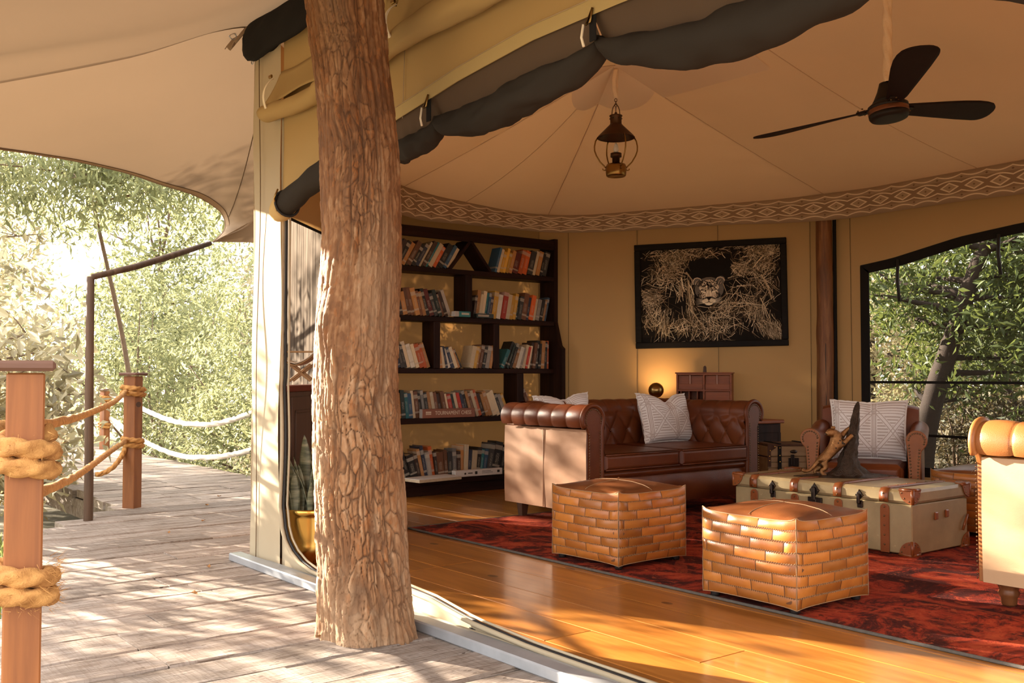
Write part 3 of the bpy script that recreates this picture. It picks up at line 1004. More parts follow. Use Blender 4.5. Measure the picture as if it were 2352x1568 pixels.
# outer roof and eaves -----------------------------------------------
roof = P(thing('roof', 'tan outer canvas roof with overhanging eaves', None), kind='structure')
TA, TB = Vector((5.07, 5.2, 3.95)), Vector((5.07, .75, 3.95))
AP2 = [(TA, TA)] * 3 + [(TA, TB)] + [(TB, TB)] * 3 + [(TB, TA)]
b = MB()
for i in range(8):
    a = Vector((*C8[i], 3.07)); c = Vector((*C8[(i + 1) % 8], 3.07))
    b.grid(lambda u, v, i=i, a=a, c=c: a.lerp(c, u).lerp(AP2[i][0].lerp(AP2[i][1], u), v), 8, 8)
b.build('roof_canvas', M_ROOF, roof)
# slanted left eave, the big one in view
IN_ = cr([(.30, 5.52, 2.24), (1.024, 5.486, 2.536), (1.652, 5.455, 2.782), (2.34, 5.42, 3.065), (3.0, 6.10, 3.06), (4.53, 7.63, 3.06)], 8)
ED_ = cr([(.70, 5.90, 2.27), (1.201, 6.401, 2.373), (1.572, 6.772, 2.442), (2.058, 7.258, 2.509), (2.413, 7.613, 2.537), (2.768, 7.968, 2.552), (3.052, 8.252, 2.560), (3.269, 8.469, 2.546), (3.434, 8.634, 2.499), (3.490, 8.690, 2.412), (3.45, 8.65, 2.325), (3.307, 8.507, 2.219)], 8)
def samp(c, t):
    f = t * (len(c) - 1); i = min(int(f), len(c) - 2); return c[i].lerp(c[i + 1], f - i)
def eave(u, v):
    p = samp(IN_, u).lerp(samp(ED_, u), v)
    p.z -= .05 * math.sin(PI * v) * (1 - v * .3) * (0.2 + .8 * sstep(0, .5, u))
    p.z += .008 * noise.noise((p.x * 2, p.y * 2, 5)) + .010 * math.exp(-((u - .93) / .08) ** 2) * math.sin(v * 28)
    return p
MB().grid(eave, 96, 30).build('eave_canvas', M_FLY, roof)
MB().grid(lambda u, v: eave(u, lerp(.955, 1.0, v)) - Vector((0, 0, .006)), 96, 2).build('eave_hem', canvas('eave_hem_canvas', (.44, .31, .20), (.6, .4, .24), .2), roof)
b = MB()
b.tube([eave(u, .952) - Vector((0, 0, .008)) for u in np.linspace(0, 1, 90)], .0035, 4)
b.tube([eave(u, .0) - Vector((0, 0, .006)) for u in np.linspace(0, .62, 40)], .004, 4)
b.tube([eave(lerp(.66, .80, v), v) - Vector((0, 0, .006)) for v in np.linspace(0, .95, 20)], .0035, 4)
b.build('eave_seam', M_SEAM_D, roof)
MB().tube([eave(u, 1) for u in np.linspace(0, 1, 90)], .009, 6).build('eave_edge', M_FLY, roof)
# front eave over the deck
def front_eave(u, v):
    s_ = samp(IN_[:25], 1 - u)     # from the tent corner outwards along the hip
    far = Vector((lerp(2.33, .30, u), -1.6, lerp(3.07, 2.30, u)))
    p = s_.lerp(far, v)
    p.z += -.03 * math.sin(PI * u) + .065 * math.exp(-((v - .060) / .030) ** 2) * u * .9 - .03 * math.exp(-((v - .13) / .05) ** 2) * u
    return p
MB().grid(front_eave, 30, 90).build('eave_canvas', M_FLY, roof)
# rear eave and the right eave
b = MB()
ri = [Vector((4.53, 7.63, 3.06)), Vector((6.29, 7.63, 3.06)), Vector((7.84, 5.38, 3.06)), Vector((7.84, .5, 3.06))]
ro = [Vector((3.307, 8.507, 2.219)), Vector((6.7, 8.70, 2.45)), Vector((8.7, 5.8, 2.65)), Vector((8.7, .2, 2.65))]
for k in range(3):
    b.grid(lambda u, v, k=k: ri[k].lerp(ri[k + 1], u).lerp(ro[k].lerp(ro[k + 1], u), v), 12, 6)
b.build('eave_canvas', M_FLY, roof)
# ================================================================ tree trunk at the entrance
TR = [(4.6, 1.62, 3.50, .14), (3.4, 1.752, 3.447, .146), (2.606, 1.828, 3.420, .146), (2.504, 1.839, 3.415, .147), (2.225, 1.869, 3.404, .143), (2.065, 1.886, 3.397, .145), (1.828, 1.903, 3.395, .147), (1.625, 1.911, 3.397, .148), (1.49, 1.910, 3.403, .150), (1.321, 1.906, 3.413, .157), (1.101, 1.904, 3.424, .161), (.932, 1.906, 3.429, .162), (.644, 1.926, 3.427, .167), (.475, 1.936, 3.425, .168), (.323, 1.947, 3.424, .169), (.171, 1.955, 3.423, .177), (.069, 1.965, 3.420, .184), (-.05, 1.973, 3.416, .196)][::-1]
TR = [(1.05 + (z - 1.05) * 1.044 if z < 2.7 else z, x * 1.044, y * 1.044, r * 1.044) for z, x, y, r in TR]
TR[0] = (-.06, *TR[0][1:])
def build_trunk():
    rs = np.random.RandomState(3)
    NU, NV = 360, 900
    z = np.linspace(-.05, 4.6, NV)
    # finer sampling where the camera looks
    tabz = np.array([t[0] for t in TR]); cx = np.interp(z, tabz, [t[1] for t in TR]); cy = np.interp(z, tabz, [t[2] for t in TR]); rr = np.interp(z, tabz, [t[3] for t in TR])
    k = np.ones(9) / 9
    sm = lambda a: np.convolve(np.pad(a, 4, 'edge'), k, 'valid')
    cx, cy, rr = sm(cx), sm(cy), sm(rr)
    th = np.linspace(0, 2 * np.pi, NU, endpoint=False)
    T, Z = np.meshgrid(th, z)
    def vnoise(fu, fz, seed, U_=None, V_=None):
        """smooth value noise on the unrolled surface, periodic around the trunk"""
        r2 = np.random.RandomState(seed); nz = int(4.8 * fz) + 4; g = r2.rand(nz, fu)
        u = (T / (2 * np.pi) if U_ is None else U_) * fu; v = (Z + .06 if V_ is None else V_) * fz
        iu = np.floor(u).astype(int); iv = np.clip(np.floor(v).astype(int), 0, nz - 2); a = u - iu; b = np.clip(v - iv, 0, 1)
        a = a * a * (3 - 2 * a); b = b * b * (3 - 2 * b)
        g00 = g[iv, iu % fu]; g01 = g[iv, (iu + 1) % fu]; g10 = g[iv + 1, iu % fu]; g11 = g[iv + 1, (iu + 1) % fu]
        return (g00 * (1 - a) + g01 * a) * (1 - b) + (g10 * (1 - a) + g11 * a) * b
    wu = (vnoise(12, 5, 31) - .5) * .07 + (vnoise(40, 17, 32) - .5) * .018
    wz = (vnoise(10, 6, 33) - .5) * .16 + (vnoise(34, 22, 34) - .5) * .03
    def worley(su, sz, seed, jit=1.0):
        """cells on the unrolled surface; su cells around, sz cells per metre; returns F1, F2, id"""
        r2 = np.random.RandomState(seed)
        nz = int(5.2 * sz) + 4
        jx = r2.rand(nz, su) * jit; jz = r2.rand(nz, su) * jit; ids = r2.rand(nz, su)
        U = (T / (2 * np.pi) + wu * .8) * su; V = (Z + .20 + wz) * sz
        iu = np.floor(U).astype(int); iv = np.floor(V).astype(int)
        f1 = np.full(U.shape, 9.); f2 = np.full(U.shape, 9.); idd = np.zeros(U.shape)
        for a in (-1, 0, 1):
            for b in (-1, 0, 1):
                cu, cv = iu + a, np.clip(iv + b, 0, nz - 1)
                px_ = cu + jx[cv, cu % su]; pz_ = cv + jz[cv, cu % su]
                d = np.sqrt((U - px_) ** 2 + (V - pz_) ** 2)
                i_ = ids[cv, cu % su]
                closer = d < f1
                f2 = np.where(closer, f1, np.minimum(f2, d)); idd = np.where(closer, i_, idd); f1 = np.where(closer, d, f1)
        return f1, f2, idd
    f1, f2, id1 = worley(38, 12, 1)
    g1, g2, id2 = worley(66, 24, 2)
    ridge = lambda n: np.clip((1 - np.abs(2 * n - 1) - .72) / .28, 0, 1)        # long fissures
    fis = np.maximum(ridge(vnoise(36, 1.6, 41, T / (2 * np.pi) + wu * .35)), .8 * ridge(vnoise(60, 3.2, 42, T / (2 * np.pi) + wu * .5)))
    fib = vnoise(150, 22, 43) * .5 + vnoise(90, 60, 44) * .5
    calm = np.clip(.15 + 1.5 * (vnoise(6, 2.2, 45) - .25), .1, 1)
    e1 = np.clip((f2 - f1) / (.07 + .12 * vnoise(14, 8, 51)), 0, 1); e2 = np.clip((g2 - g1) / .14, 0, 1)
    e1 = 1 - (1 - e1) * (.15 + .85 * calm); e2 = 1 - (1 - e2) * (.30 + .5 * vnoise(8, 4, 46))
    e1 = np.minimum(e1, 1 - .9 * fis * (.4 + .6 * calm))
    e1 = e1 * e1 * (3 - 2 * e1); e2 = e2 * e2 * (3 - 2 * e2)
    big = .5 * np.sin(T * 3 + Z * 1.3) + .35 * np.sin(T * 5 - Z * 2.7 + 1) + .3 * np.sin(Z * 5.1 + T * 2)
    lowf = np.clip(1.15 - Z * .28, .55, 1.1)      # plates are chunkier near the foot
    disp = .0075 * e1 * lowf + .0035 * e2 + .006 * id1 * lowf * e1 + .003 * id2 + .006 * big + .005 * (vnoise(20, 10, 47) - .5) + .0030 * (fib - .5)
    # vertical furrows on the upper part
    fur = np.abs(np.sin(T * 15 + 1.6 * np.sin(Z * 4 + T) + Z * 1.2)) ** .5
    disp += (.004 + .006 * np.clip((Z - 1.4) / 1, 0, 1)) * fur - .006
    # knots
    for (kt, kz, ks, ka) in ((3.75, 2.05, .10, .016), (3.95, .93, .12, .012), (4.25, 1.55, .09, -.010), (3.4, 1.25, .12, .02)):
        dd = ((T - kt) * .16) ** 2 + ((Z - kz) * .8) ** 2
        disp += ka * np.exp(-dd / (ks * .5) ** 2)
    foot = np.clip((.25 - Z) / .25, 0, 1) ** 2
    disp += foot * .016 * np.sin(T * 5 + 1)
    RR = rr[:, None] - .006 + disp
    V = np.stack([cx[:, None] + RR * np.cos(T), cy[:, None] + RR * np.sin(T), Z + .004 * np.sin(T * 9) * e1], -1).reshape(-1, 3)
    i = np.arange(NV - 1)[:, None] * NU; j = np.arange(NU)[None, :]; jn = (j + 1) % NU
    F = np.stack([i + j, i + jn, i + NU + jn, i + NU + j], -1).reshape(-1, 4)
    o = np_mesh('tree_trunk', V, F, M_BARK, smooth=True)
    ca = o.data.color_attributes.new('bark', 'FLOAT_COLOR', 'POINT')
    h = np.clip(e1 * .80 + .20, 0, 1) * np.clip(e2 * .5 + .5, 0, 1)
    patch = np.clip(np.sin(T * 2.3 + Z * 2.1) * .5 + np.sin(Z * 4.7 - T) * .4 + (1.2 - Z) * .35, 0, 1)
    C = np.stack([h, np.clip(.5 + (id1 - .5) * .30 + (id2 - .5) * .34 + (fib - .5) * .5 + (vnoise(9, 4, 48) - .5) * .4 - .16 * np.clip((Z - 1.1) / 1.2, -1, 1), 0, 1), patch, np.ones_like(h)], -1).reshape(-1)
    ca.data.foreach_set('color', C.astype(np.float32))
    P(o, 'thick tree trunk with flaking brown bark standing at the tent entrance', 'tree')
build_trunk()

# ================================================================ rolled flaps above the entrance
def roll_tube(b, path, r, fold=.012, n=18, sq=1.0, seed=0):
    """a soft rolled cloth along path with pressed folds"""
    pts = [Vector(p) for p in path]; m = len(pts)
    rr = r if hasattr(r, '__len__') else [r] * m
    vs = []; fs = []
    for i, p in enumerate(pts):
        for k in range(n):
            a = 2 * PI * k / n
            q = rr[i] * (1 + fold / .05 * .75 * noise.noise((math.cos(a) * 1.4 + seed, math.sin(a) * 1.4, i * .22 + seed)))
            vs.append((p.x + q * math.cos(a), p.y, p.z + q * sq * math.sin(a)))
    for i in range(m - 1):
        for k in range(n):
            l = (k + 1) % n
            fs.append((i * n + k, i * n + l, (i + 1) * n + l, (i + 1) * n + k))
    fs += [tuple(range(n)), tuple((m - 1) * n + k for k in range(n))[::-1]]
    return b.add(vs, fs, True)
def strap_loop(parent, x, y, z_top, z_bot, wid=.022, mat=None):
    """webbing strap from a buckle down round the roll"""
    b = MB()
    def fn(u, v):
        z = lerp(z_top, z_bot, v); o = .052 * math.sin(PI * min(1, v * 1.02)) ** .7
        return (x - o, y + lerp(-wid, wid, u) / 2 - .012 * v * (1 - v) * 2 + .035 * v * v, z)
    b.grid(fn, 2, 16)
    s = b.build('strap', mat or M_WEB, parent, thick=.004)
    MB().box((x - .014, y, z_top + .012), (.012, .034, .018), ch=.003).build('buckle', M_BRASSDK, s)
    return s
# pale canvas flap, left of the trunk
t = thing('rolled_canvas_flap', 'olive canvas flap rolled up left of the tree trunk with white strap', 'canvas flap', (0, 0, 0), group='rolled canvas flaps')
b = MB(); yy = np.linspace(3.95, 5.14, 40)
b.grid(lambda u, v: (XF - lerp(.012, .075, v ** 1.5), lerp(3.95, lerp(5.06, 5.145, v), u), lerp(2.712 - .03 * (1 - u), 2.53, v) + .006 * math.sin(u * 13)), 40, 8)
b.build('flap_fold', M_OLIVE, t, thick=.003)
roll_tube(MB(), [(XF - .062 - .004 * math.sin(y_ * 9), y_, 2.485 - .03 * (5.14 - y_) * (y_ > 4.5) + .008 * math.sin(y_ * 5)) for y_ in yy], .048, .010, seed=1).build('canvas_roll', M_OLIVE, t)
strap_loop(t, XF - .085, 5.00, 2.645, 2.455)
# right of the trunk
t = thing('rolled_canvas_flap', 'olive canvas flap rolled up right of the tree trunk, sagging above the entrance', 'canvas flap', (0, 0, 0), group='rolled canvas flaps')
yy = np.linspace(.8, 3.93, 70)
def rz_(y_): return interp([(.8, 2.55), (2.4, 2.56), (3.04, 2.545), (3.37, 2.525), (3.63, 2.54), (3.93, 2.51)], y_)[0]
b = MB()
b.grid(lambda u, v: (XF - lerp(.012, .085, v ** 1.4), lerp(.8, 3.93, u), lerp(2.78, rz_(lerp(.8, 3.93, u)) + .03, v) + .008 * math.sin(u * 31) * v), 70, 8)
b.build('flap_fold', M_OLIVE, t, thick=.003)
roll_tube(MB(), [(XF - .07 + .006 * math.sin(y_ * 7), y_, rz_(y_) + .01 * math.sin(y_ * 6)) for y_ in yy], [.052 + .008 * math.sin(y_ * 4.2) for y_ in yy], .016, seed=4).build('canvas_roll', M_OLIVE, t)
strap_loop(t, XF - .10, 3.705, 2.665, 2.52)
MB().tube([(XF - .06, 3.695, 2.78), (XF - .09, 3.70, 2.70), (XF - .10, 3.705, 2.66)], .004, 5).build('lace', M_BRASSDK, t)
# black flap at the corner
t = thing('rolled_black_flap', 'black cloth flap rolled under the eave at the tent corner', 'canvas flap')
yy = np.linspace(3.2, 5.40, 50)
roll_tube(MB(), [(XF - .052, y_, 2.945 + .008 * math.sin(y_ * 8)) for i, y_ in enumerate(yy)], [.038 * sstep(-.02, .05, (5.43 - y_)) + .010 for y_ in yy], .030, sq=2.15, seed=8).build('black_roll', M_BLACKROLL, t)
b = MB(); b.grid(lambda u, v: (XF - .05 - .09 * v, lerp(5.36, 5.52, u) + .02 * v, lerp(3.06, 2.93, v) + .02 * math.sin(u * 9)), 6, 6)
b.build('corner_tab', M_FLY, t, thick=.004)
MB().tube([(XF - .12 + .022 * math.cos(a), 5.47, 3.0 + .018 * math.sin(a)) for a in np.linspace(0, 2 * PI, 12)], .004, 6, closed=False).build('ring', M_STEEL, t)
MB().tube([(XF - .02, 5.425 + .014 * math.cos(a), 2.86 + .014 * math.sin(a)) for a in np.linspace(0, 2 * PI, 12)], .003, 6).build('ring', M_STEEL, t)

# dark mesh curtain rolled along the arch ------------------------------
def mesh_roll(label, segs, y_hooks, end=None):
    t = thing('rolled_mesh_curtain', label, 'curtain', (0, 0, 0), group='rolled mesh curtains along the entrance arch')
    for k, (ya, yb, sag, r0) in enumerate(segs):
        ys = np.linspace(ya, yb, 46); path = []; rad = []
        for i, y_ in enumerate(ys):
            s_ = i / 45; e = math.sin(PI * s_) ** .55
            arch = interp(ARCH, y_)[0]
            zc = arch - lerp(.085, sag, e)
            path.append((XF + .055 + .012 * math.sin(s_ * 9 + k), y_, zc)); rad.append(lerp(.030, r0, e))
        roll_tube(MB(), path, rad, .018, n=20, sq=.86, seed=10 + k).build('swag', M_MESHROLL, t)
        # thin mesh between the canvas hem and the roll
        b = MB()
        b.grid(lambda u, v: (XF + .006 + .04 * v + .006 * math.sin(u * 40) * v, lerp(ya, yb, u), lerp(interp(ARCH, lerp(ya, yb, u))[0] + .01, interp(ARCH, lerp(ya, yb, u))[0] - lerp(.06, sag - .02, math.sin(PI * u) ** .55), v)), 46, 5)
        b.build('mesh_panel', M_MESHTHIN, t)
    for yh in y_hooks:
        zh = interp(ARCH, yh)[0]
        bb = MB().box((XF - .004, yh - .012, zh - .03), (.006, .034, .13), ch=.002)
        tie = bb.build('tie_tab', M_BLACKROLL, t)
        pts = [(XF - .012, yh - .02, zh + .02), (XF - .016, yh + .012, zh - .035), (XF - .016, yh - .012, zh - .03), (XF - .014, yh - .02, zh + .018)]
        MB().tube(pts, .0042, 6).build('hook', M_BRASSDK, tie)
        MB().tube([(XF - .018, yh + .022, zh - .03), (XF - .02, yh + .03, zh - .075), (XF - .02, yh + .018, zh - .11)], .005, 6).build('toggle', M_WEB, tie)
    return t
t = mesh_roll('long dark mesh curtain rolled up in swags over the entrance right of the trunk', [(3.59, 4.02, .135, .060), (2.56, 3.60, .175, .082), (1.42, 2.555, .195, .086), (.62, 1.42, .16, .075)], [3.60, 2.555, 1.42])
t = thing('rolled_mesh_curtain', 'short end of rolled dark mesh curtain with tan end left of the trunk', 'curtain', group='rolled mesh curtains along the entrance arch')
ys = np.linspace(4.05, 4.96, 30)
roll_tube(MB(), [(XF - .05, y_, interp(ARCH, y_)[0] - .045 + .005 * math.sin(y_ * 9)) for y_ in ys], [.062] * 30, .012, seed=21).build('swag', M_MESHROLL, t)
roll_tube(MB(), [(XF - .05, y_, interp(ARCH, y_)[0] - .045) for y_ in np.linspace(4.90, 5.0, 6)], [.066, .067, .067, .066, .060, .045], .006, seed=22).build('roll_end', canvas('roll_end_canvas', (.62, .42, .18), (.7, .5, .2), .15), t)
MB().tube([(XF - .05 + .069 * math.cos(a), 4.885 + .01 * math.sin(a), interp(ARCH, 4.885)[0] - .045 + .069 * math.sin(a)) for a in np.linspace(0, 2 * PI, 22)], .007, 6).build('tie', M_BLACKCORD, t)
MB().tube([(XF - .115, 4.86, interp(ARCH, 4.88)[0] + .02), (XF - .128, 4.88, interp(ARCH, 4.88)[0] - .03), (XF - .10, 4.9, interp(ARCH, 4.88)[0] - .09)], .005, 5).build('toggle', M_BRASSDK, t)

# ================================================================ rope rail on the deck
def rope(b, path, r=.016, twist=60, n=8):
    """three-strand rope: path resampled, lobed cross-section that turns along it"""
    pts = cr(path, 14); m = len(pts)
    vs = []; fs = []; acc = 0; NN = 18
    ref = Vector((0, 0, 1))
    for i, p in enumerate(pts):
        a = pts[max(i - 1, 0)]; c = pts[min(i + 1, m - 1)]
        t = (c - a).normalized(); acc += (c - a).length / 2
        if abs(t.dot(ref)) > .95: ref = Vector((1, .1, 0))
        u = (ref - t * ref.dot(t)).normalized(); w = t.cross(u)
        for k in range(NN):
            an = 2 * PI * k / NN
            q = r * (.72 + .36 * abs(math.cos(1.5 * an + acc * twist)))
            vs.append(p + (u * math.cos(an) + w * math.sin(an)) * q)
    for i in range(m - 1):
        for k in range(NN):
            l = (k + 1) % NN
            fs.append((i * NN + k, i * NN + l, (i + 1) * NN + l, (i + 1) * NN + k))
    fs += [tuple(range(NN))[::-1], tuple((m - 1) * NN + k for k in range(NN))]
    return b.add(vs, fs, True)
def post_wrap(b, c, half, z, turns, r, rz=0, pitch=None, ph=0):
    pts = []
    n = int(turns * 16)
    pitch = pitch or r * 1.9
    for i in range(n + 1):
        a = ph + 2 * PI * i / 16
        k = (half + r * .75) / max(abs(math.cos(a)), abs(math.sin(a))) ** .55
        x, y_ = k * math.cos(a) * .98, k * math.sin(a) * .98
        cs, sn = math.cos(rz), math.sin(rz)
        pts.append((c[0] + x * cs - y_ * sn, c[1] + x * sn + y_ * cs, z - pitch * i / 16))
    ppts = pts[::2]
    return rope(b, ppts, r, 55)
def rail_post(loc, h, half, rz, label, wraps, r=.016, cap=True, fuzz=False):
    t = thing('rail_post', label, 'post', loc, rz, 'rope rail posts along the deck')
    MB().box((0, 0, h / 2 - .10), (half * 2, half * 2, h + .16), ch=.004).build('shaft', M_POSTWOOD, t)
    if cap: MB().box((0, 0, h + .008 - .012), (half * 3.1, half * 3.1, .024), ch=.007).build('cap', M_POSTCAP, t)
    rr = random.Random(5)
    for (z, turns, ph) in wraps:
        b = MB(); post_wrap(b, (0, 0), half, z, turns, r, 0, ph=ph)
        w = b.build('rope_wrap', M_ROPE, t)
        if fuzz:
            b = MB()
            for _ in range(260 if z > .7 else 420):
                a = rr.uniform(0, 2 * PI); zz = z - rr.uniform(-.012, turns * r * 1.9 + .01)
                k = half + r * 1.5
                p = Vector((k * math.cos(a), k * math.sin(a), zz))
                end = (z < .7) and rr.random() < .4
                d = Vector((math.cos(a) + rr.uniform(-.6, .6), math.sin(a) + rr.uniform(-.6, .6), rr.uniform(-.9, .9) + (0.5 if end else 0))).normalized()
                l = rr.uniform(.012, .032) * (1.6 if end else 1)
                s_ = Vector((rr.uniform(-1, 1), rr.uniform(-1, 1), rr.uniform(-1, 1))).normalized() * .0009
                q = p + d * l + Vector((0, 0, -.004))
                b.add([p - s_, p + s_, q], [(0, 1, 2)])
            f = b.build('loose_fibres', M_ROPE, t, recalc=False); f['kind'] = 'stuff'
    return t
rail_post((.532, 2.505, 0), 1.074, .040, R(-12), 'nearest square timber rail post with thick rope coils and flat cap', [(.912, 2.1, .4), (.612, 2.1, 2.0)], .0225, fuzz=True)
rail_post((2.50, 8.08, 0), 1.058, .052, R(38), 'timber rail post at the far corner of the deck with two rope coils', [(.965, 2.2, 0), (.555, 2.0, .5)], .021)
rail_post((4.13, 14.60, -.22), 1.06, .05, R(20), 'small distant timber rail post behind the bushes', [(.98, 2, 0), (.60, 2, 0)], .02)
def rail_rope(label, pts, r=.018):
    b = MB(); rope(b, pts, r); o = b.build('rail_rope', M_ROPE_SUNLIT if 'white' in label else M_ROPE)
    return P(o, label, 'rope', 'ropes of the deck railing')
rail_rope('upper brown rope hanging from the corner post towards the nearest post', [(2.47, 8.05, .945), (2.421, 8.018, .914), (2.111, 7.246, .860), (1.734, 6.272, .840), (1.368, 5.288, .838), (1.092, 4.488, .854), (.858, 3.781, .874), (.677, 3.287, .895), (.57, 3.0, .905), (.505, 2.75, .895), (.50, 2.57, .872)], .019)
rail_rope('lower brown rope hanging from the corner post towards the nearest post', [(2.47, 8.05, .545), (2.429, 8.028, .532), (2.102, 7.269, .515), (1.720, 6.297, .512), (1.366, 5.303, .543), (1.097, 4.495, .591), (.863, 3.787, .640), (.70, 3.285, .657), (.60, 2.9, .64), (.53, 2.6, .585)], .019)
rail_rope('short loose rope tail hanging off the corner post', [(2.48, 8.09, .52), (2.456, 8.072, .508), (2.410, 8.048, .419), (2.333, 7.984, .343), (2.261, 7.979, .298), (2.194, 7.968, .286)], .019)
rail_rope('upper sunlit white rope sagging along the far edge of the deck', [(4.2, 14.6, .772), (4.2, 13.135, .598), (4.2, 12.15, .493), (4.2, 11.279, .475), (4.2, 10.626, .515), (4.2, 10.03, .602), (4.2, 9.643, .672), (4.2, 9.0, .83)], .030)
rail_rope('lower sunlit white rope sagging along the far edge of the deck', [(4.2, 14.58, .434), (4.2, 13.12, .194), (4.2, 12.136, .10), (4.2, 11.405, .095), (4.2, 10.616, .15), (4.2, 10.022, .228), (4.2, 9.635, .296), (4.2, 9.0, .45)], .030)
P(MB().box((4.2, 8.93, .42), (.1, .1, 1.1), ch=.004).build('rail_post', M_POSTWOOD), 'timber rail post beside the tent corner at the deck edge', 'post', 'rope rail posts along the deck')
# dark pole with a strut to the eave tip
t = thing('support_pole', 'thin dark pole rising beside the deck with a slanting strut to the eave', 'pole', (2.03, 7.56, -.6))
MB().tube([(0, 0, 0), (.005, .004, .9), (-.004, 0, 1.7), (-.003, .005, 2.36)], [.035, .033, .031, .028], 10).build('pole', M_OLDPOLE, t)
MB().tube([(.0, -.02, 2.355), (.42, .32, 2.49), (.8, .62, 2.63), (1.24, .93, 2.80)], [.022, .026, .027, .022], 8).build('strut', M_OLDPOLE, t)
P(MB().box((2.10, 7.78, -.28), (.045, .045, .62), ch=.003).build('support_stake', M_OLDPOLE), 'short dark stake under the deck beam next to the pole', 'pole')
# dry leaves on the deck
for k, (x, y_) in enumerate([(1.86, 3.62), (2.66, 6.98), (3.24, 7.1), (2.28, 6.6), (2.05, 5.3), (3.3, 8.3), (3.0, 7.8), (1.75, 4.7)]):
    rr = random.Random(k); a = rr.uniform(0, 6); c, s_ = math.cos(a), math.sin(a)
    b = MB(); L = .05 if k > 0 else .06
    prof = [(-.5, 0, .002), (-.2, .24, .012), (.2, .22, .010), (.5, 0, .004), (.2, -.2, .016), (-.2, -.22, .008), (0, 0, .002)]
    vs = [((x_ * c - y2 * s_) * L, (x_ * s_ + y2 * c) * L, z + .005) for x_, y2, z in prof]
    b.add(vs, [(0, 6, 1), (1, 6, 2), (2, 6, 3), (3, 6, 4), (4, 6, 5), (5, 6, 0)])
    o = b.build('fallen_leaf', M_DRYLEAF); o.location = (x, y_, 0.0)
    P(o, ['curled brown leaf lying against the foot of the tree trunk', 'dry brown leaf on the deck, straight below the corner rail post', 'small dry leaf on the deck nearest the tent corner edge', 'dark dry leaf on the deck between the rail post and tent', 'dry leaf on the deck in front of the tent corner', 'tiny dry leaf on the sunlit far end of the deck', 'small leaf on the deck beside the corner rail post', 'small dry leaf in the middle of the deck planks'][k], 'leaf', 'fallen leaves on the deck')
# ================================================================ rug
rg = thing('rug', 'worn red and black patterned rug covering the floor', 'rug', (3.64, 5.80, 0))
b = MB()
def rugf(u, v):
    x, y_ = lerp(0, 3.55, u), lerp(0, -5.2, v)
    return (x + .006 * noise.noise((y_ * 1.3, 0, 0)), y_ + .01 * noise.noise((x * 1.5, 3, 0)), .012 + .003 * noise.noise((x * 1.1, y_ * 1.1, 2)))
b.grid(rugf, 60, 90)
b.build('pile', M_RUG, rg)
MB().tube([(.006 * noise.noise((-y_ * 1.3, 0, 0)) - .002, -y_, .0075) for y_ in np.linspace(0, 5.2, 60)], .0075, 6).build('rug_edge', M_RUGEDGE, rg)
MB().tube([(x, .01 * noise.noise((x * 1.5, 3, 0)), .0075) for x in np.linspace(0, 3.55, 40)], .0075, 6).build('rug_edge', M_RUGEDGE, rg)
b = MB(); rr = random.Random(4)
for i in range(900):
    x = rr.uniform(0, 3.5); l = rr.uniform(.03, .085); d = rr.uniform(-.03, .03)
    b.add([(x, 0, .008), (x + .003, 0, .008), (x + d + .002, l, .003), (x + d, l, .003)], [(0, 1, 2, 3)])
f = b.build('fringe', M_FRINGE, rg, recalc=False); f['kind'] = 'stuff'

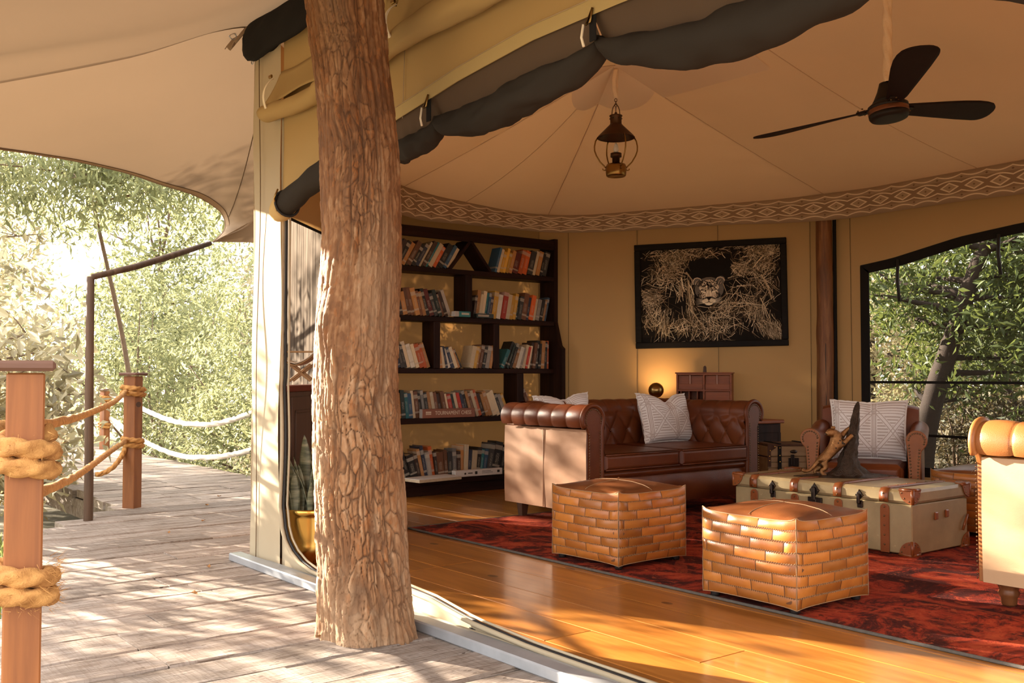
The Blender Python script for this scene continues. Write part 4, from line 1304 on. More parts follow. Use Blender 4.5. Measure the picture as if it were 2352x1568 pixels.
# ================================================================ chesterfield sofas
def tuft(u, v, a=.18, b_=.27, dep=.036):
    p = u / a + v / b_; q = u / a - v / b_
    dp = abs(p - round(p)); dq = abs(q - round(q))
    puff = (abs(math.sin(PI * p)) * abs(math.sin(PI * q))) ** .46
    btn = math.exp(-((dp * dp + dq * dq) / .012))
    return dep * puff - dep * .55 * btn
def pleat(t, step=.15):
    d = t / step; d = abs(d - round(d))
    return abs(math.sin(PI * t / step)) ** .35, d
def sofa(label, loc, rz, m_main, m_side, turned):
    Wd, D = 1.79, .92
    RX, RZ, RRAD = .045, .735, .098      # roll centre and radius (measured from the outer face of the arm)
    t = thing('chesterfield_sofa', label, 'sofa', loc, rz, 'pair of leather sofas facing each other')
    # body box
    MB().box((Wd / 2, D / 2 + .02, .235), (Wd - .09, D - .08, .24), ch=.015).build('base', m_main, t)
    # rounded front rail
    b = MB(); b.grid(lambda u, v: (lerp(.13, Wd - .13, u), .045 - .045 * math.sin(PI * v) - .006 * noise.noise((u * 9, v * 2, 0)), lerp(.115, .355, v)), 30, 10)
    b.build('front_rail', m_main, t)
    b = MB(); b.grid(lambda u, v: (lerp(.13, Wd - .13, u), .02 - .022 * math.sin(PI * v), lerp(.325, .378, v)), 24, 6)
    b.build('rail_piping', m_main, t)
    # seat cushions
    for k in (0, 1):
        x0 = .135 + k * (Wd - .27) / 2 + .004; x1 = x0 + (Wd - .27) / 2 - .008
        b = MB()
        b.box(((x0 + x1) / 2, .345, .437), (x1 - x0, .74, .125), ch=.022)
        c_ = b.build('seat_cushion', m_main, t, bevel=.012)
        b = MB(); b.grid(lambda u, v: (lerp(x0 + .02, x1 - .02, u), lerp(-.02, .69, v), .4985 + .012 * math.sin(PI * u) * math.sin(PI * v)), 14, 10)
        b.build('cushion_top', m_main, c_)
        for zz in (.386, .488):
            MB().tube([(x0 + .012, -.021, zz), (x1 - .012, -.021, zz)], .0055, 6).build('piping', m_main, c_)
    # arms: outer face plain, roll pleated, inner face tufted
    for sd in (0, 1):
        fx = (lambda x: x) if sd == 0 else (lambda x: Wd - x)
        fl = sd == 1
        b = MB()
        A0, A1 = R(215), R(-8)            # from under the outside of the roll, over the top, to the inner side
        def armf(u, v):
            y_ = lerp(.0, D - .03, u)
            if v < .62:
                s_ = v / .62; a = lerp(A0, A1, s_); k, d = pleat(y_ - .02)
                rr_ = RRAD * (.90 + .115 * k)
                if u < .02: rr_ = RRAD * .93
                x = RX + rr_ * math.cos(a); z = RZ + rr_ * math.sin(a)
            else:
                s_ = (v - .62) / .38
                z = lerp(RZ - .014, .44, s_)
                e = tuft(y_ - .02, z - .60) * min(1, s_ * 6) * min(1, (D - .05 - y_) * 9)
                x = RX + RRAD * .985 - .012 * s_ + e * .9
            return (fx(x), y_, z)
        b.grid(armf, 110, 60, flip=fl)
        arm = b.build('arm', m_main, t)
        # button studs on the inner face
        for zz, off in ((.60, 0), (.465, .09), (.735, .09)):
            for i in range(-1, 6):
                y_ = .02 + off + i * .18
                if .05 < y_ < D - .2:
                    s_ = MB().ball((fx(RX + RRAD * .985 - .008), y_, zz), .008, 8).build('button', m_main, arm)
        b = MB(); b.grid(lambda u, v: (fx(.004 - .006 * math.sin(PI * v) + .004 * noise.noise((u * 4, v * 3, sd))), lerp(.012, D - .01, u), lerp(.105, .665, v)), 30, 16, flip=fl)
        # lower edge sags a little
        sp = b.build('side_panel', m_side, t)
        MB().tube([(fx(-.002), .46, z) for z in (.11, .4, .655)], .004, 5).build('panel_seam', m_side, sp)
        MB().box((fx(.07), D / 2, .39), (.13, D - .02, .56), ch=.01).build('arm_core', m_main, t)
        # front scroll panel
        pol = [(fx(.012), .105)] + [(fx(.012), z) for z in (.3, .5, .63)] + [(fx(RX + RRAD * .80 * math.cos(a)), RZ + RRAD * .80 * math.sin(a)) for a in np.linspace(R(220), R(0), 14)] + [(fx(.125), z) for z in (.6, .45, .3, .105)]
        MB().prism(pol, -.012, .012, 'y').build('front_panel', m_main, t, bevel=.004)
        # rolled welt round the front panel
        w = [(fx(.128), -.004, z) for z in (.11, .3, .45, .6, .68)] + [(fx(RX + RRAD * .97 * math.cos(a)), -.004, RZ + RRAD * .97 * math.sin(a)) for a in np.linspace(R(-5), R(215), 18)]
        MB().tube(w, .017, 8).build('front_welt', m_main, t)
        b = MB()
        nl = [(fx(.006), -.015, z) for z in np.arange(.12, .64, .0185)] + [(fx(RX + RRAD * .70 * math.cos(a)), -.015, RZ + RRAD * .70 * math.sin(a)) for a in np.linspace(R(212), R(-20), 18)] + [(fx(.104), -.015, z) for z in np.arange(.66, .12, -.0185)]
        for p in nl: b.ball(p, .0052, 6, (1, .55, 1))
        f = b.build('nailhead_trim', M_NAIL, t); f['kind'] = 'stuff'
    # back: inner face tufted, roll on top leaning backwards
    b = MB()
    BY, BZ, BR = D - .085, .742, .10
    def bk(u, v):
        x = lerp(.12, Wd - .12, u)
        if v < .42:
            s_ = v / .42; z = lerp(.44, BZ + .01, s_)
            e = tuft(x - Wd / 2, z - .60, dep=.026) * min(1, (1 - s_) * 6 + .15)
            return (x, BY - BR * .98 + .05 * (s_ - 1) - e, z)
        s_ = (v - .42) / .58; a = lerp(R(176), R(-50), s_); k, d = pleat(x - Wd / 2 + .0)
        rr_ = BR * (.90 + .115 * k)
        return (x, BY + rr_ * math.cos(a), BZ + rr_ * math.sin(a))
    b.grid(bk, 180, 64)
    bk_o = b.build('back', m_main, t)
    for zz, off in ((.60, 0), (.465, .09), (.69, .09)):
        for i in range(-6, 7):
            x = Wd / 2 + off + i * .18
            if .17 < x < Wd - .17: MB().ball((x, BY - BR - .05 * (BZ + .01 - zz) / .3 + .004, zz), .009, 8).build('button', m_main, bk_o)
    MB().box((Wd / 2, D - .05, .40), (Wd - .05, .10, .58), ch=.01).build('back_panel', m_side, t)
    for (x, y_) in ((.10, .08), (Wd - .10, .08), (.10, D - .10), (Wd - .10, D - .10)):
        if turned:
            MB().lathe([(.028, 0), (.034, .01), (.036, .035), (.040, .042), (.046, .055), (.040, .068), (.043, .08), (.050, .095), (.045, .112), (.036, .125)], 20, (x, y_, .0)).build('foot', M_FEET, t)
        else:
            b = MB(); b.add([(x + sx * w_, y_ + sy * w_, z) for z, w_ in ((0, .022), (.125, .036)) for sx, sy in ((-1, -1), (1, -1), (1, 1), (-1, 1))], [(0, 1, 2, 3), (4, 5, 6, 7), (0, 1, 5, 4), (1, 2, 6, 5), (2, 3, 7, 6), (3, 0, 4, 7)])
            b.build('foot', M_DARKFEET, t)
    return t
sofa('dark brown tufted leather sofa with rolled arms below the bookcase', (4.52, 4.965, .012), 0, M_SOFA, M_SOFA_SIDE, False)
sofa('light tan leather sofa cut by the right edge of the view', (4.45 + 1.79, 2.265, .012), PI, M_SOFA2, M_SOFA2_SIDE, True)

# ================================================================ armchair (faces the front of the tent)
def armchair():
    t = thing('leather_armchair', 'brown leather armchair with nailed scroll arms before the window', 'armchair', (6.03, 3.865, .012), R(-62))
    # local: x 0 centre, y 0 front .. .78 back, facing -y
    Wd = .80; h = Wd / 2; D = .78
    MB().box((0, D / 2, .21), (Wd - .10, D - .06, .20), ch=.02).build('base', M_ARMCHAIR, t)
    b = MB().box((0, .27, .365), (.52, .62, .15), ch=.03); b.build('seat_cushion', M_ARMCHAIR, t, bevel=.02)
    for sd in (-1, 1):
        b = MB()
        def af(u, v):
            y_ = lerp(0, D - .12, u)
            rz = .60 + .05 * sstep(.4, 1, u) - .01
            if v < .6:
                a = lerp(R(232), R(-5), v / .6); rr_ = .062 + .0012 * math.sin(u * 9)
                return (sd * (h - .06 - rr_ * math.cos(a)), y_, rz + rr_ * math.sin(a))
            s_ = (v - .6) / .4
            return (sd * (h - .06 - .062 - .004 * s_), y_, lerp(rz, .36, s_))
        b.grid(af, 30, 34, flip=sd > 0)
        b.build('arm', M_ARMCHAIR, t)
        MB().box((sd * (h - .075), D / 2 - .02, .36), (.085, D - .06, .50), ch=.015).build('arm_core', M_ARMCHAIR, t)
        prof = []
        for z in np.linspace(.10, .53, 7): prof.append((sd * (h - .028 - .012 * math.sin((z - .1) * 7)), z))
        prof += [(sd * (h - .06 - .068 * math.cos(a)), .60 + .068 * math.sin(a)) for a in np.linspace(R(215), R(0), 14)]
        for z in np.linspace(.53, .10, 7): prof.append((sd * (h - .120 + .010 * math.sin((z - .1) * 7)), z))
        MB().prism(prof, -.02, .012, 'y').build('front_panel', M_ARMFRONT, t, bevel=.006)
        b = MB()
        for off in (.014,):
            pts = [(sd * (h - .028 - .012 * math.sin((z - .1) * 7) - off), z) for z in np.arange(.12, .55, .021)]
            pts += [(sd * (h - .06 - .050 * math.cos(a)), .60 + .050 * math.sin(a)) for a in np.linspace(R(205), R(5), 12)]
            pts += [(sd * (h - .120 + .010 * math.sin((z - .1) * 7) + off), z) for z in np.arange(.57, .12, -.021)]
            for p in pts: b.ball((p[0], -.022, p[1]), .0062, 6, (1, .6, 1))
        f = b.build('nailhead_trim', M_NAIL, t); f['kind'] = 'stuff'
        MB().box((sd * (h - .10), .06, .055), (.05, .05, .11), ch=.006).build('foot', M_DARKFEET, t)
        MB().box((sd * (h - .10), D - .08, .055), (.05, .05, .11), ch=.006).build('foot', M_DARKFEET, t)
    b = MB()
    def bf(u, v):
        x = lerp(-.335, .335, u); z = lerp(.36, .80, v) - .02 * (abs(2 * u - 1) ** 6) * v
        return (x, .58 + .09 * v - .02 * math.sin(PI * u) * math.sin(PI * v), z)
    b.grid(bf, 20, 16)
    b.grid(lambda u, v: (lerp(-.335, .335, u), lerp(.67, .79, v), .80 - .02 * abs(2 * u - 1) ** 6 + .02 * math.sin(PI * v)), 20, 6)
    b.grid(lambda u, v: (lerp(-.335, .335, u), .79, lerp(.80 - .02 * abs(2 * u - 1) ** 6, .15, v)), 20, 6)
    for sx in (-.335, .335): b.grid(lambda u, v, sx=sx: (sx, lerp(.58 + .09 * v, .79, u), lerp(.36, .78, v)), 4, 8)
    b.build('backrest', M_ARMCHAIR, t)
armchair()

# ================================================================ cushions
def cushion(label, loc, w, h, M, dent=0.0, thick=.075, group='patterned cushions'):
    t = bpy.data.objects.new('cushion', None); COL.objects.link(t); P(t, label, 'cushion', group)
    t.location = loc; t.rotation_euler = M
    rr = random.Random(hash(label) % 1000)
    def shape(u, v, sgn):
        a, c = 2 * u - 1, 2 * v - 1
        pin = 1 - .085 * (1 - abs(c) ** 2) * abs(a) ** 3; pin2 = 1 - .085 * (1 - abs(a) ** 2) * abs(c) ** 3
        x = a * w / 2 * pin; z = (c * pin2 + 1) * h / 2
        d = dent * math.exp(-((a - .05) / .30) ** 2) * sstep(.35, 1, v)
        z -= d * h
        f = max(0, (1 - a ** 4)) ** .55 * max(0, (1 - c ** 4)) ** .55
        y_ = -sgn * thick * f * (1 - .55 * d / (dent + 1e-6) * (dent > 0) * math.exp(-((a - .05) / .12) ** 2)) + .006 * noise.noise((u * 5, v * 5, sgn))
        return (x, y_, z)
    b = MB(); b.grid(lambda u, v: shape(u, v, 1), 36, 36, uv=True); b.build('front_cover', M_CUSHION, t)
    b = MB(); b.grid(lambda u, v: shape(u, v, -1), 18, 18, uv=True, flip=True); b.build('back_cover', M_CUSHION, t)
    # flanged edge
    ring = [(u, 0) for u in np.linspace(0, 1, 30)] + [(1, v) for v in np.linspace(.03, 1, 29)] + [(u, 1) for u in np.linspace(.97, 0, 29)] + [(0, v) for v in np.linspace(.97, .03, 28)]
    vs = []; n = len(ring)
    for i, (u, v) in enumerate(ring):
        p = Vector(shape(u, v, 1)); c = Vector((0, 0, h / 2)); d = (p - c).normalized()
        vs.append(p - d * .006); vs.append(p + d * .012 + Vector((0, .005 * math.sin(i * 1.9), .002 * math.sin(i * 2.3))))
    b = MB(); b.add(vs, [(2 * i, 2 * ((i + 1) % n), 2 * ((i + 1) % n) + 1, 2 * i + 1) for i in range(n)], True)
    b.build('flange', simple('flange_cotton', (.68, .62, .58), .95, bump=0) if 'flange_cotton' not in bpy.data.materials else bpy.data.materials['flange_cotton'], t, thick=.004)
    return t
cushion('dented patterned cushion in the middle of the dark sofa', (5.90, 5.50, .508), .66, .40, (R(-14), R(1), R(8)), dent=.17)
cushion('cushion corner peeking over the left arm of the dark sofa', (4.99, 5.70, .58), .46, .33, (R(-16), R(-3), R(-14)), dent=.12)
cushion('square patterned cushion propped on the leather armchair', (6.385, 4.045, .445), .52, .43, (R(-13), 0, R(-60)), dent=0.02)

# ================================================================ leather poufs
def pouf(label, loc, rz=0):
    t = thing('patchwork_pouf', label, 'pouf', loc, rz, 'patchwork leather poufs')
    a, Hh, z0 = .53, .385, .022
    def surf(side, u, v, off=0.0):
        """u along the side 0..1, v height 0..1"""
        s_ = 2 * u - 1
        bul = .026 * math.cos(s_ * PI / 2) ** .6 * math.sin(PI * min(1, max(0, v))) ** .7 if 0 < v < 1 else 0
        pinch = -.004 * (1 - abs(s_) ** 3) * (1 - min(1, 4 * min(v, 1 - v)))        # edges pulled in mid-side, ears at the corners
        wob = .0035 * noise.noise((u * 4 + side * 7, v * 5, 1))
        d = a / 2 + bul + pinch + wob + off
        x, y_ = s_ * (a / 2), -d
        zz = z0 + v * Hh - .010 * (1 - abs(s_) ** 4) * (v > .8) * ((v - .8) / .2) ** 2 + .010 * abs(s_) ** 14 * v
        zz += (.008 * (1 - s_ ** 4)) * (1 - v) ** 3
        c, sn = math.cos(side * PI / 2), math.sin(side * PI / 2)
        return Vector((x * c - y_ * sn, x * sn + y_ * c, zz))
    b = MB()
    for sd in range(4): b.grid(lambda u, v, sd=sd: surf(sd, u, v, -.0012), 20, 20)
    b.grid(lambda u, v: (lerp(-a / 2 + .01, a / 2 - .01, u), lerp(-a / 2 + .01, a / 2 - .01, v), z0 + .016), 6, 6)
    b.build('body', M_POUF_IN, t)
    def topz(x, y_):
        s1, s2 = abs(2 * x / a), abs(2 * y_ / a)
        e = max(s1, s2)
        edge = Hh + z0 - .010 * (1 - min(s1, s2) ** 4) + .010 * min(1, min(s1, s2) ** 14)
        return edge + .048 * max(0, (1 - s1 * s1) * (1 - s2 * s2)) ** .55 - .003 * math.exp(-(min(s1, s2) / .06) ** 2) * (1 - e) + .003 * noise.noise((x * 14, y_ * 14, 3))
    for qx in (0, 1):
        for qy in (0, 1):
            b = MB()
            def tf(u, v):
                x = lerp(-a / 2 + qx * a / 2, qx * a / 2, u); y_ = lerp(-a / 2 + qy * a / 2, qy * a / 2, v)
                # pull the edge with the sides
                s1, s2 = 2 * x / a, 2 * y_ / a
                x2 = x * (1 - .015 * (1 - abs(s2) ** 3) * abs(s1) ** 4); y2 = y_ * (1 - .015 * (1 - abs(s1) ** 3) * abs(s2) ** 4)
                return (x2, y2, topz(x, y_))
            b.grid(tf, 14, 14)
            b.build('top_panel', M_POUFTOP, t)
    rows = 8
    edges = [i / rows for i in range(rows + 1)]
    rr = random.Random(11)
    for sd in range(4):
        for r_ in range(rows):
            v0, v1 = edges[r_] + .004, edges[r_ + 1] - .004
            off = (r_ % 2) * .17 + (.06 if (r_ // 2) % 2 else 0)
            cuts = [0] + [c for c in (.06 + off, .39 + off, .72 + off, 1.05 + off) if .05 < c < .95] + [1]
            for c0, c1 in zip(cuts, cuts[1:]):
                u0, u1 = c0 + .0045, c1 - .0045
                nu = max(2, int((u1 - u0) * 10))
                b = MB()
                def pf(u, v, sd=sd, u0=u0, u1=u1, v0=v0, v1=v1):
                    ed = min(u, 1 - u) < .001 or min(v, 1 - v) < .001
                    return surf(sd, lerp(u0, u1, u), lerp(v0, v1, v), -.0004 if ed else .0008)
                us = [0, .012] + [k / nu for k in range(1, nu)] + [.988, 1]
                us = sorted(set(round(x, 4) for x in us)); vv = [0, .035, .965, 1]
                vs = [pf(u, v) for v in vv for u in us]; n = len(us)
                b.add(vs, [(j * n + i, j * n + i + 1, (j + 1) * n + i + 1, (j + 1) * n + i) for j in range(3) for i in range(n - 1)], True)
                b.build('leather_patch', M_PATCH, t, recalc=False)
    # zigzag stitching
    b = MB()
    for sd in range(4):
        for r_ in range(1, rows):
            pts = [surf(sd, k / 90, edges[r_] + (.012 if k % 2 else -.012), .0016) for k in range(91)]
            b.tube(pts, .0011, 3, False, False)
        b.tube([surf(sd, 1, k / 24, .001) + Vector((0, 0, 0)) for k in range(25)], .0016, 5)
        b.tube([surf(sd, k / 24, 1, .001) for k in range(25)], .0022, 5)
        b.tube([surf(sd, k / 24, 0, .001) for k in range(25)], .0018, 5)
    b.tube([(x, 0, topz(x, 0) + .001) for x in np.linspace(-a / 2 * .97, a / 2 * .97, 24)], .0014, 5)
    b.tube([(0, y_, topz(0, y_) + .001) for y_ in np.linspace(-a / 2 * .97, a / 2 * .97, 24)], .0014, 5)
    f = b.build('stitching', M_THREAD, t); f['kind'] = 'stuff'
    for sx in (-1, 1):
        for sy in (-1, 1): MB().lathe([(.019, 0), (.022, .006), (.022, .04)], 14, (sx * (a / 2 - .04), sy * (a / 2 - .04), 0)).build('foot', M_BLACKMETAL, t)
    return t
pf1 = pouf('square tan patchwork leather pouf nearest the camera, in front of the long trunk', (3.885, 2.905, .013), R(-.6))
dup(pf1, (3.965, 4.095, .013), R(.8), 'square patchwork leather pouf in front of the dark sofa')
dup(pf1, (6.53, 3.25, .013), R(2), 'dark patchwork pouf half hidden behind the long trunk near the window')
# ================================================================ long steamer trunk used as a table
def rivet(b, p, ax, r=.006):
    b.ball(p, r, 7, tuple(.6 if k == ax else 1 for k in range(3)))
def steamer():
    X0, X1, Y0, Y1, Z0, ZS, Z1 = 0, .62, 0, 1.27, .0, .292, .372
    t = thing('steamer_trunk', 'long pale steamer trunk with leather straps and iron latches', 'trunk', (5.31, 3.092, .014))
    MB().box((.31, .635, (Z0 + ZS) / 2 + .002), (.62, 1.27, ZS - .008), ch=.006).build('trunk_body', M_CHEST, t)
    MB().box((.31, .635, (ZS + Z1) / 2 + .001), (.634, 1.284, Z1 - ZS), ch=.016).build('lid', M_CHEST, t)
    for y_ in (1.110, .793, .478, .168):
        # lid strap wraps over the top
        w = .028
        path = [(-.014, ZS + .006), (-.0165, ZS + .03), (-.0145, Z1 - .022), (.004, Z1 + .0005), (.03, Z1 + .004), (.30, Z1 + .005), (.62, Z1 + .003), (.640, Z1 - .03), (.640, ZS + .01)]
        b = MB(); vs = []
        for (x, z) in path: vs += [(x, y_ - w, z), (x, y_ + w, z)]
        b.add(vs, [(2 * i, 2 * i + 1, 2 * i + 3, 2 * i + 2) for i in range(len(path) - 1)], True)
        s_ = b.build('lid_strap', M_STRAP, t, thick=.006)
        b = MB(); rivet(b, (-.019, y_, ZS + .018), 0); rivet(b, (-.018, y_, Z1 - .026), 0)
        for x in np.linspace(.06, .58, 6): rivet(b, (x, y_ + .016, Z1 + .008), 2, .0045)
        f = b.build('rivet', M_NAIL, s_); f['kind'] = 'stuff'
        # body strap with rounded top
        pol = [(y_ - w, .004), (y_ + w, .004), (y_ + w, ZS - .032)] + [(y_ + w * math.cos(a), ZS - .032 + w * math.sin(a) * .9) for a in np.linspace(0, PI, 8)][1:-1] + [(y_ - w, ZS - .032)]
        b = MB().prism(pol, -.009, -.001, 'x')
        s_ = b.build('body_strap', M_STRAP, t, bevel=.002)
        b = MB()
        for z in (.05, .105, .16, .215, ZS - .025): rivet(b, (-.0105, y_, z), 0)
        f = b.build('rivet', M_NAIL, s_); f['kind'] = 'stuff'
    def latch(y_, big):
        k = 1.35 if big else 1.0
        star = []
        for i in range(16):
            a = 2 * PI * i / 16 + PI / 2; r_ = (.030 if i % 2 == 0 and i % 4 == 0 else .021) * k
            star.append((y_ + r_ * math.cos(a) * .9, ZS + .028 + r_ * math.sin(a) * 1.15))
        la = MB().prism(star, -.018, -.008, 'x').build('latch', M_IRON, t, bevel=.002)
        b = MB()
        for i in range(0, 16, 4):
            a = 2 * PI * i / 16 + PI / 2; rivet(b, (-.020, y_ + .025 * k * math.cos(a) * .9, ZS + .028 + .025 * k * math.sin(a) * 1.15), 0, .0048)
        b.build('rivet', M_NAIL, la)
        MB().box((-.026, y_, ZS + .008), (.016, .020 * k, .062 * k), ch=.005).build('hasp', M_IRON, la)
        if big:
            pl = MB().box((-.008, y_, ZS - .05), (.014, .10, .068), ch=.003); pl.box((-.016, y_, ZS - .04), (.012, .03, .05), ch=.004); pl.build('lock_plate', M_IRON, la)
        else:
            pl = MB().box((-.008, y_, ZS - .025), (.012, .036, .045), ch=.004); pl.build('catch', M_IRON, la)
    latch(.958, False); latch(.641, True); latch(.328, False)
    # leather corners: three-sided caps with a rounded inner edge
    def corner(x, y_, z, dx, dy, dz, name='corner_cap'):
        b = MB(); e = .078; o = .0045
        fan = [(e * math.cos(a), e * math.sin(a)) for a in np.linspace(0, PI / 2, 8)]
        b.add([(x - dx * o, y_, z)] + [(x - dx * o, y_ + dy * p, z + dz * q) for p, q in fan], [(0, i, i + 1) for i in range(1, 8)])
        b.add([(x, y_ - dy * o, z)] + [(x + dx * p, y_ - dy * o, z + dz * q) for p, q in fan], [(0, i, i + 1) for i in range(1, 8)])
        b.add([(x, y_, z - dz * o)] + [(x + dx * p, y_ + dy * q, z - dz * o) for p, q in fan], [(0, i, i + 1) for i in range(1, 8)])
        for d in ((dx, 0, 0), (0, dy, 0), (0, 0, dz)):
            b.tube([(x - dx * .002, y_ - dy * .002, z - dz * .002), (x + d[0] * e, y_ + d[1] * e, z + d[2] * e)], .008, 6)
        c_ = b.build(name, M_STRAP, t, thick=.006)
        b = MB()
        for (p, q) in ((.062, .016), (.046, .046), (.016, .062)): rivet(b, (x - dx * .008, y_ + dy * p, z + dz * q), 0, .005); rivet(b, (x + dx * p, y_ - dy * .008, z + dz * q), 1, .005)
        b.build('rivet', M_NAIL, c_)
    for (y_, dy) in ((-.007, 1), (1.277, -1)):
        for (x, dx) in ((-.007, 1), (.627, -1)):
            corner(x, y_, Z1 + .001, dx, dy, -1)
            corner(x + dx * .007, y_ + dy * .007, .004, dx, dy, 1)
    # torn handle stubs on the end
    for x, z in ((.25, .21), (.37, .215)):
        MB().box((x, -.006, z), (.035, .014, .045), ch=.005).build('handle_stub', M_STRAP, t)
    MB().tube([(.545, -.010, .10), (.56, -.018, .15), (.60, -.012, .19)], .008, 6).build('torn_strap', M_STRAP, t)
steamer()

# ================================================================ bronze leopard climbing a stump
def leopard():
    t = thing('leopard_sculpture', 'bronze sculpture of a leopard climbing a dead tree stump on the long trunk', 'sculpture', (5.755, 3.765, .387), R(52 - 90))
    # local x: right in view, y: away, z up
    b = MB()
    def base(u, v):
        a = 2 * PI * u; r_ = v
        x = -.04 + .325 * r_ * math.cos(a) * (1 + .10 * math.sin(3 * a)); y_ = .115 * r_ * math.sin(a) * (1 + .15 * math.sin(4 * a + 1))
        z = .020 * (1 - r_ ** 2) + .004 + .008 * noise.noise((x * 30, y_ * 30, 1)) * (1 - r_ ** 4)
        return (x, y_, max(.001, z))
    b.grid(base, 60, 14)
    b.grid(lambda u, v: (base(u, 1)[0], base(u, 1)[1], .002 * (1 - v)), 60, 1)
    b.build('base', M_BRONZEDK, t)
    b = MB()
    prof = [(-.035, .0, .115), (-.030, .03, .090), (-.028, .06, .072), (-.022, .11, .058), (-.012, .17, .047), (-.002, .23, .040), (.006, .29, .035), (.018, .34, .030), (.026, .39, .025), (.032, .43, .021), (.038, .465, .015), (.043, .486, .006)]
    def st(u, v):
        z = v * .486; cx, r_ = interp([(p[1], p[0], p[2]) for p in prof], z)
        a = 2 * PI * u
        rad = r_ * (1 + .28 * noise.noise((math.cos(a) * 2.2, math.sin(a) * 2.2, z * 11)) + .22 * noise.noise((math.cos(a) * 7, math.sin(a) * 7, z * 26)) + .16 * math.cos(5 * a + z * 6) * max(0, 1 - z / .16))
        return (cx + rad * math.cos(a) * (1 + .55 * max(0, 1 - z / .07)), rad * math.sin(a) * .9, z)
    b.grid(st, 44, 80)
    b.build('stump', M_BRONZEDK, t)
    # the cat: one continuous skinned body
    J = {'pel': (-.190, .0, .112, .031), 'loin': (-.150, -.004, .150, .029), 'rib': (-.112, -.008, .198, .034), 'sho': (-.094, -.010, .240, .034), 'nk': (-.112, -.012, .276, .026), 'hd': (-.140, -.018, .292, .026), 'mz': (-.166, -.024, .280, .016), 'nose': (-.176, -.026, .276, .010),
         'th1': (-.200, -.024, .090, .024), 'kn1': (-.178, -.034, .060, .016), 'hk1': (-.214, -.034, .040, .0105), 'pw1': (-.200, -.036, .014, .012), 'to1': (-.178, -.038, .012, .010),
         'th2': (-.206, .024, .090, .024), 'kn2': (-.200, .030, .058, .016), 'hk2': (-.240, .028, .036, .0105), 'pw2': (-.230, .030, .012, .012), 'to2': (-.208, .030, .012, .010),
         'el1': (-.070, -.036, .212, .017), 'wr1': (-.034, -.038, .250, .012), 'fp1': (-.006, -.034, .274, .013),
         'el2': (-.066, .020, .256, .017), 'wr2': (-.030, .018, .296, .012), 'fp2': (.000, .010, .318, .013),
         't1': (-.222, .0, .100, .013), 't2': (-.250, .0, .066, .010), 't3': (-.280, -.004, .040, .009), 't4': (-.312, -.008, .034, .009), 't5': (-.334, -.012, .048, .009)}
    E_ = [('pel', 'loin'), ('loin', 'rib'), ('rib', 'sho'), ('sho', 'nk'), ('nk', 'hd'), ('hd', 'mz'), ('mz', 'nose'), ('pel', 'th1'), ('th1', 'kn1'), ('kn1', 'hk1'), ('hk1', 'pw1'), ('pw1', 'to1'), ('pel', 'th2'), ('th2', 'kn2'), ('kn2', 'hk2'), ('hk2', 'pw2'), ('pw2', 'to2'), ('sho', 'el1'), ('el1', 'wr1'), ('wr1', 'fp1'), ('sho', 'el2'), ('el2', 'wr2'), ('wr2', 'fp2'), ('pel', 't1'), ('t1', 't2'), ('t2', 't3'), ('t3', 't4'), ('t4', 't5')]
    keys = list(J); me = bpy.data.meshes.new('leopard')
    me.from_pydata([J[k][:3] for k in keys], [(keys.index(a), keys.index(c)) for a, c in E_], [])
    o = link_mesh('leopard', me, t)
    m = o.modifiers.new('skin', 'SKIN'); m.use_smooth_shade = True
    for i, k in enumerate(keys): me.skin_vertices[0].data[i].radius = (J[k][3] * 1.3, J[k][3] * 1.3)
    me.skin_vertices[0].data[keys.index('pel')].use_root = True
    s_ = o.modifiers.new('sub', 'SUBSURF'); s_.levels = 2; s_.render_levels = 2
    me.materials.append(M_BRONZE)
    b = MB(); b.ball((-.128, -.034, .318), .011, 8, (1, .6, 1)); b.ball((-.126, .002, .318), .011, 8, (1, .6, 1))
    b.build('ear', M_BRONZE, o)
    b = MB(); b.ball((-.160, -.036, .294), .0042, 6); b.ball((-.163, -.010, .295), .0042, 6); b.ball((-.181, -.027, .277), .0055, 6)
    b.build('face_detail', M_BRONZEDK, o)
    b = MB(); rr = random.Random(2)
    for _ in range(46):
        k = rr.choice([('pel', 'loin'), ('loin', 'rib'), ('rib', 'sho'), ('pel', 'th1'), ('sho', 'el1')]); s2 = rr.random()
        p = Vector(J[k[0]][:3]).lerp(Vector(J[k[1]][:3]), s2); r_ = lerp(J[k[0]][3], J[k[1]][3], s2)
        a = rr.uniform(-2.2, 2.2); d = Vector((math.sin(a) * .7, -abs(math.cos(a)), math.sin(a) * .7)).normalized()
        b.ball(p + d * r_ * 1.16, .0062, 6, (1, 1, 1))
    f = b.build('coat_spot', M_BRONZEDK, o); f['kind'] = 'stuff'
leopard()

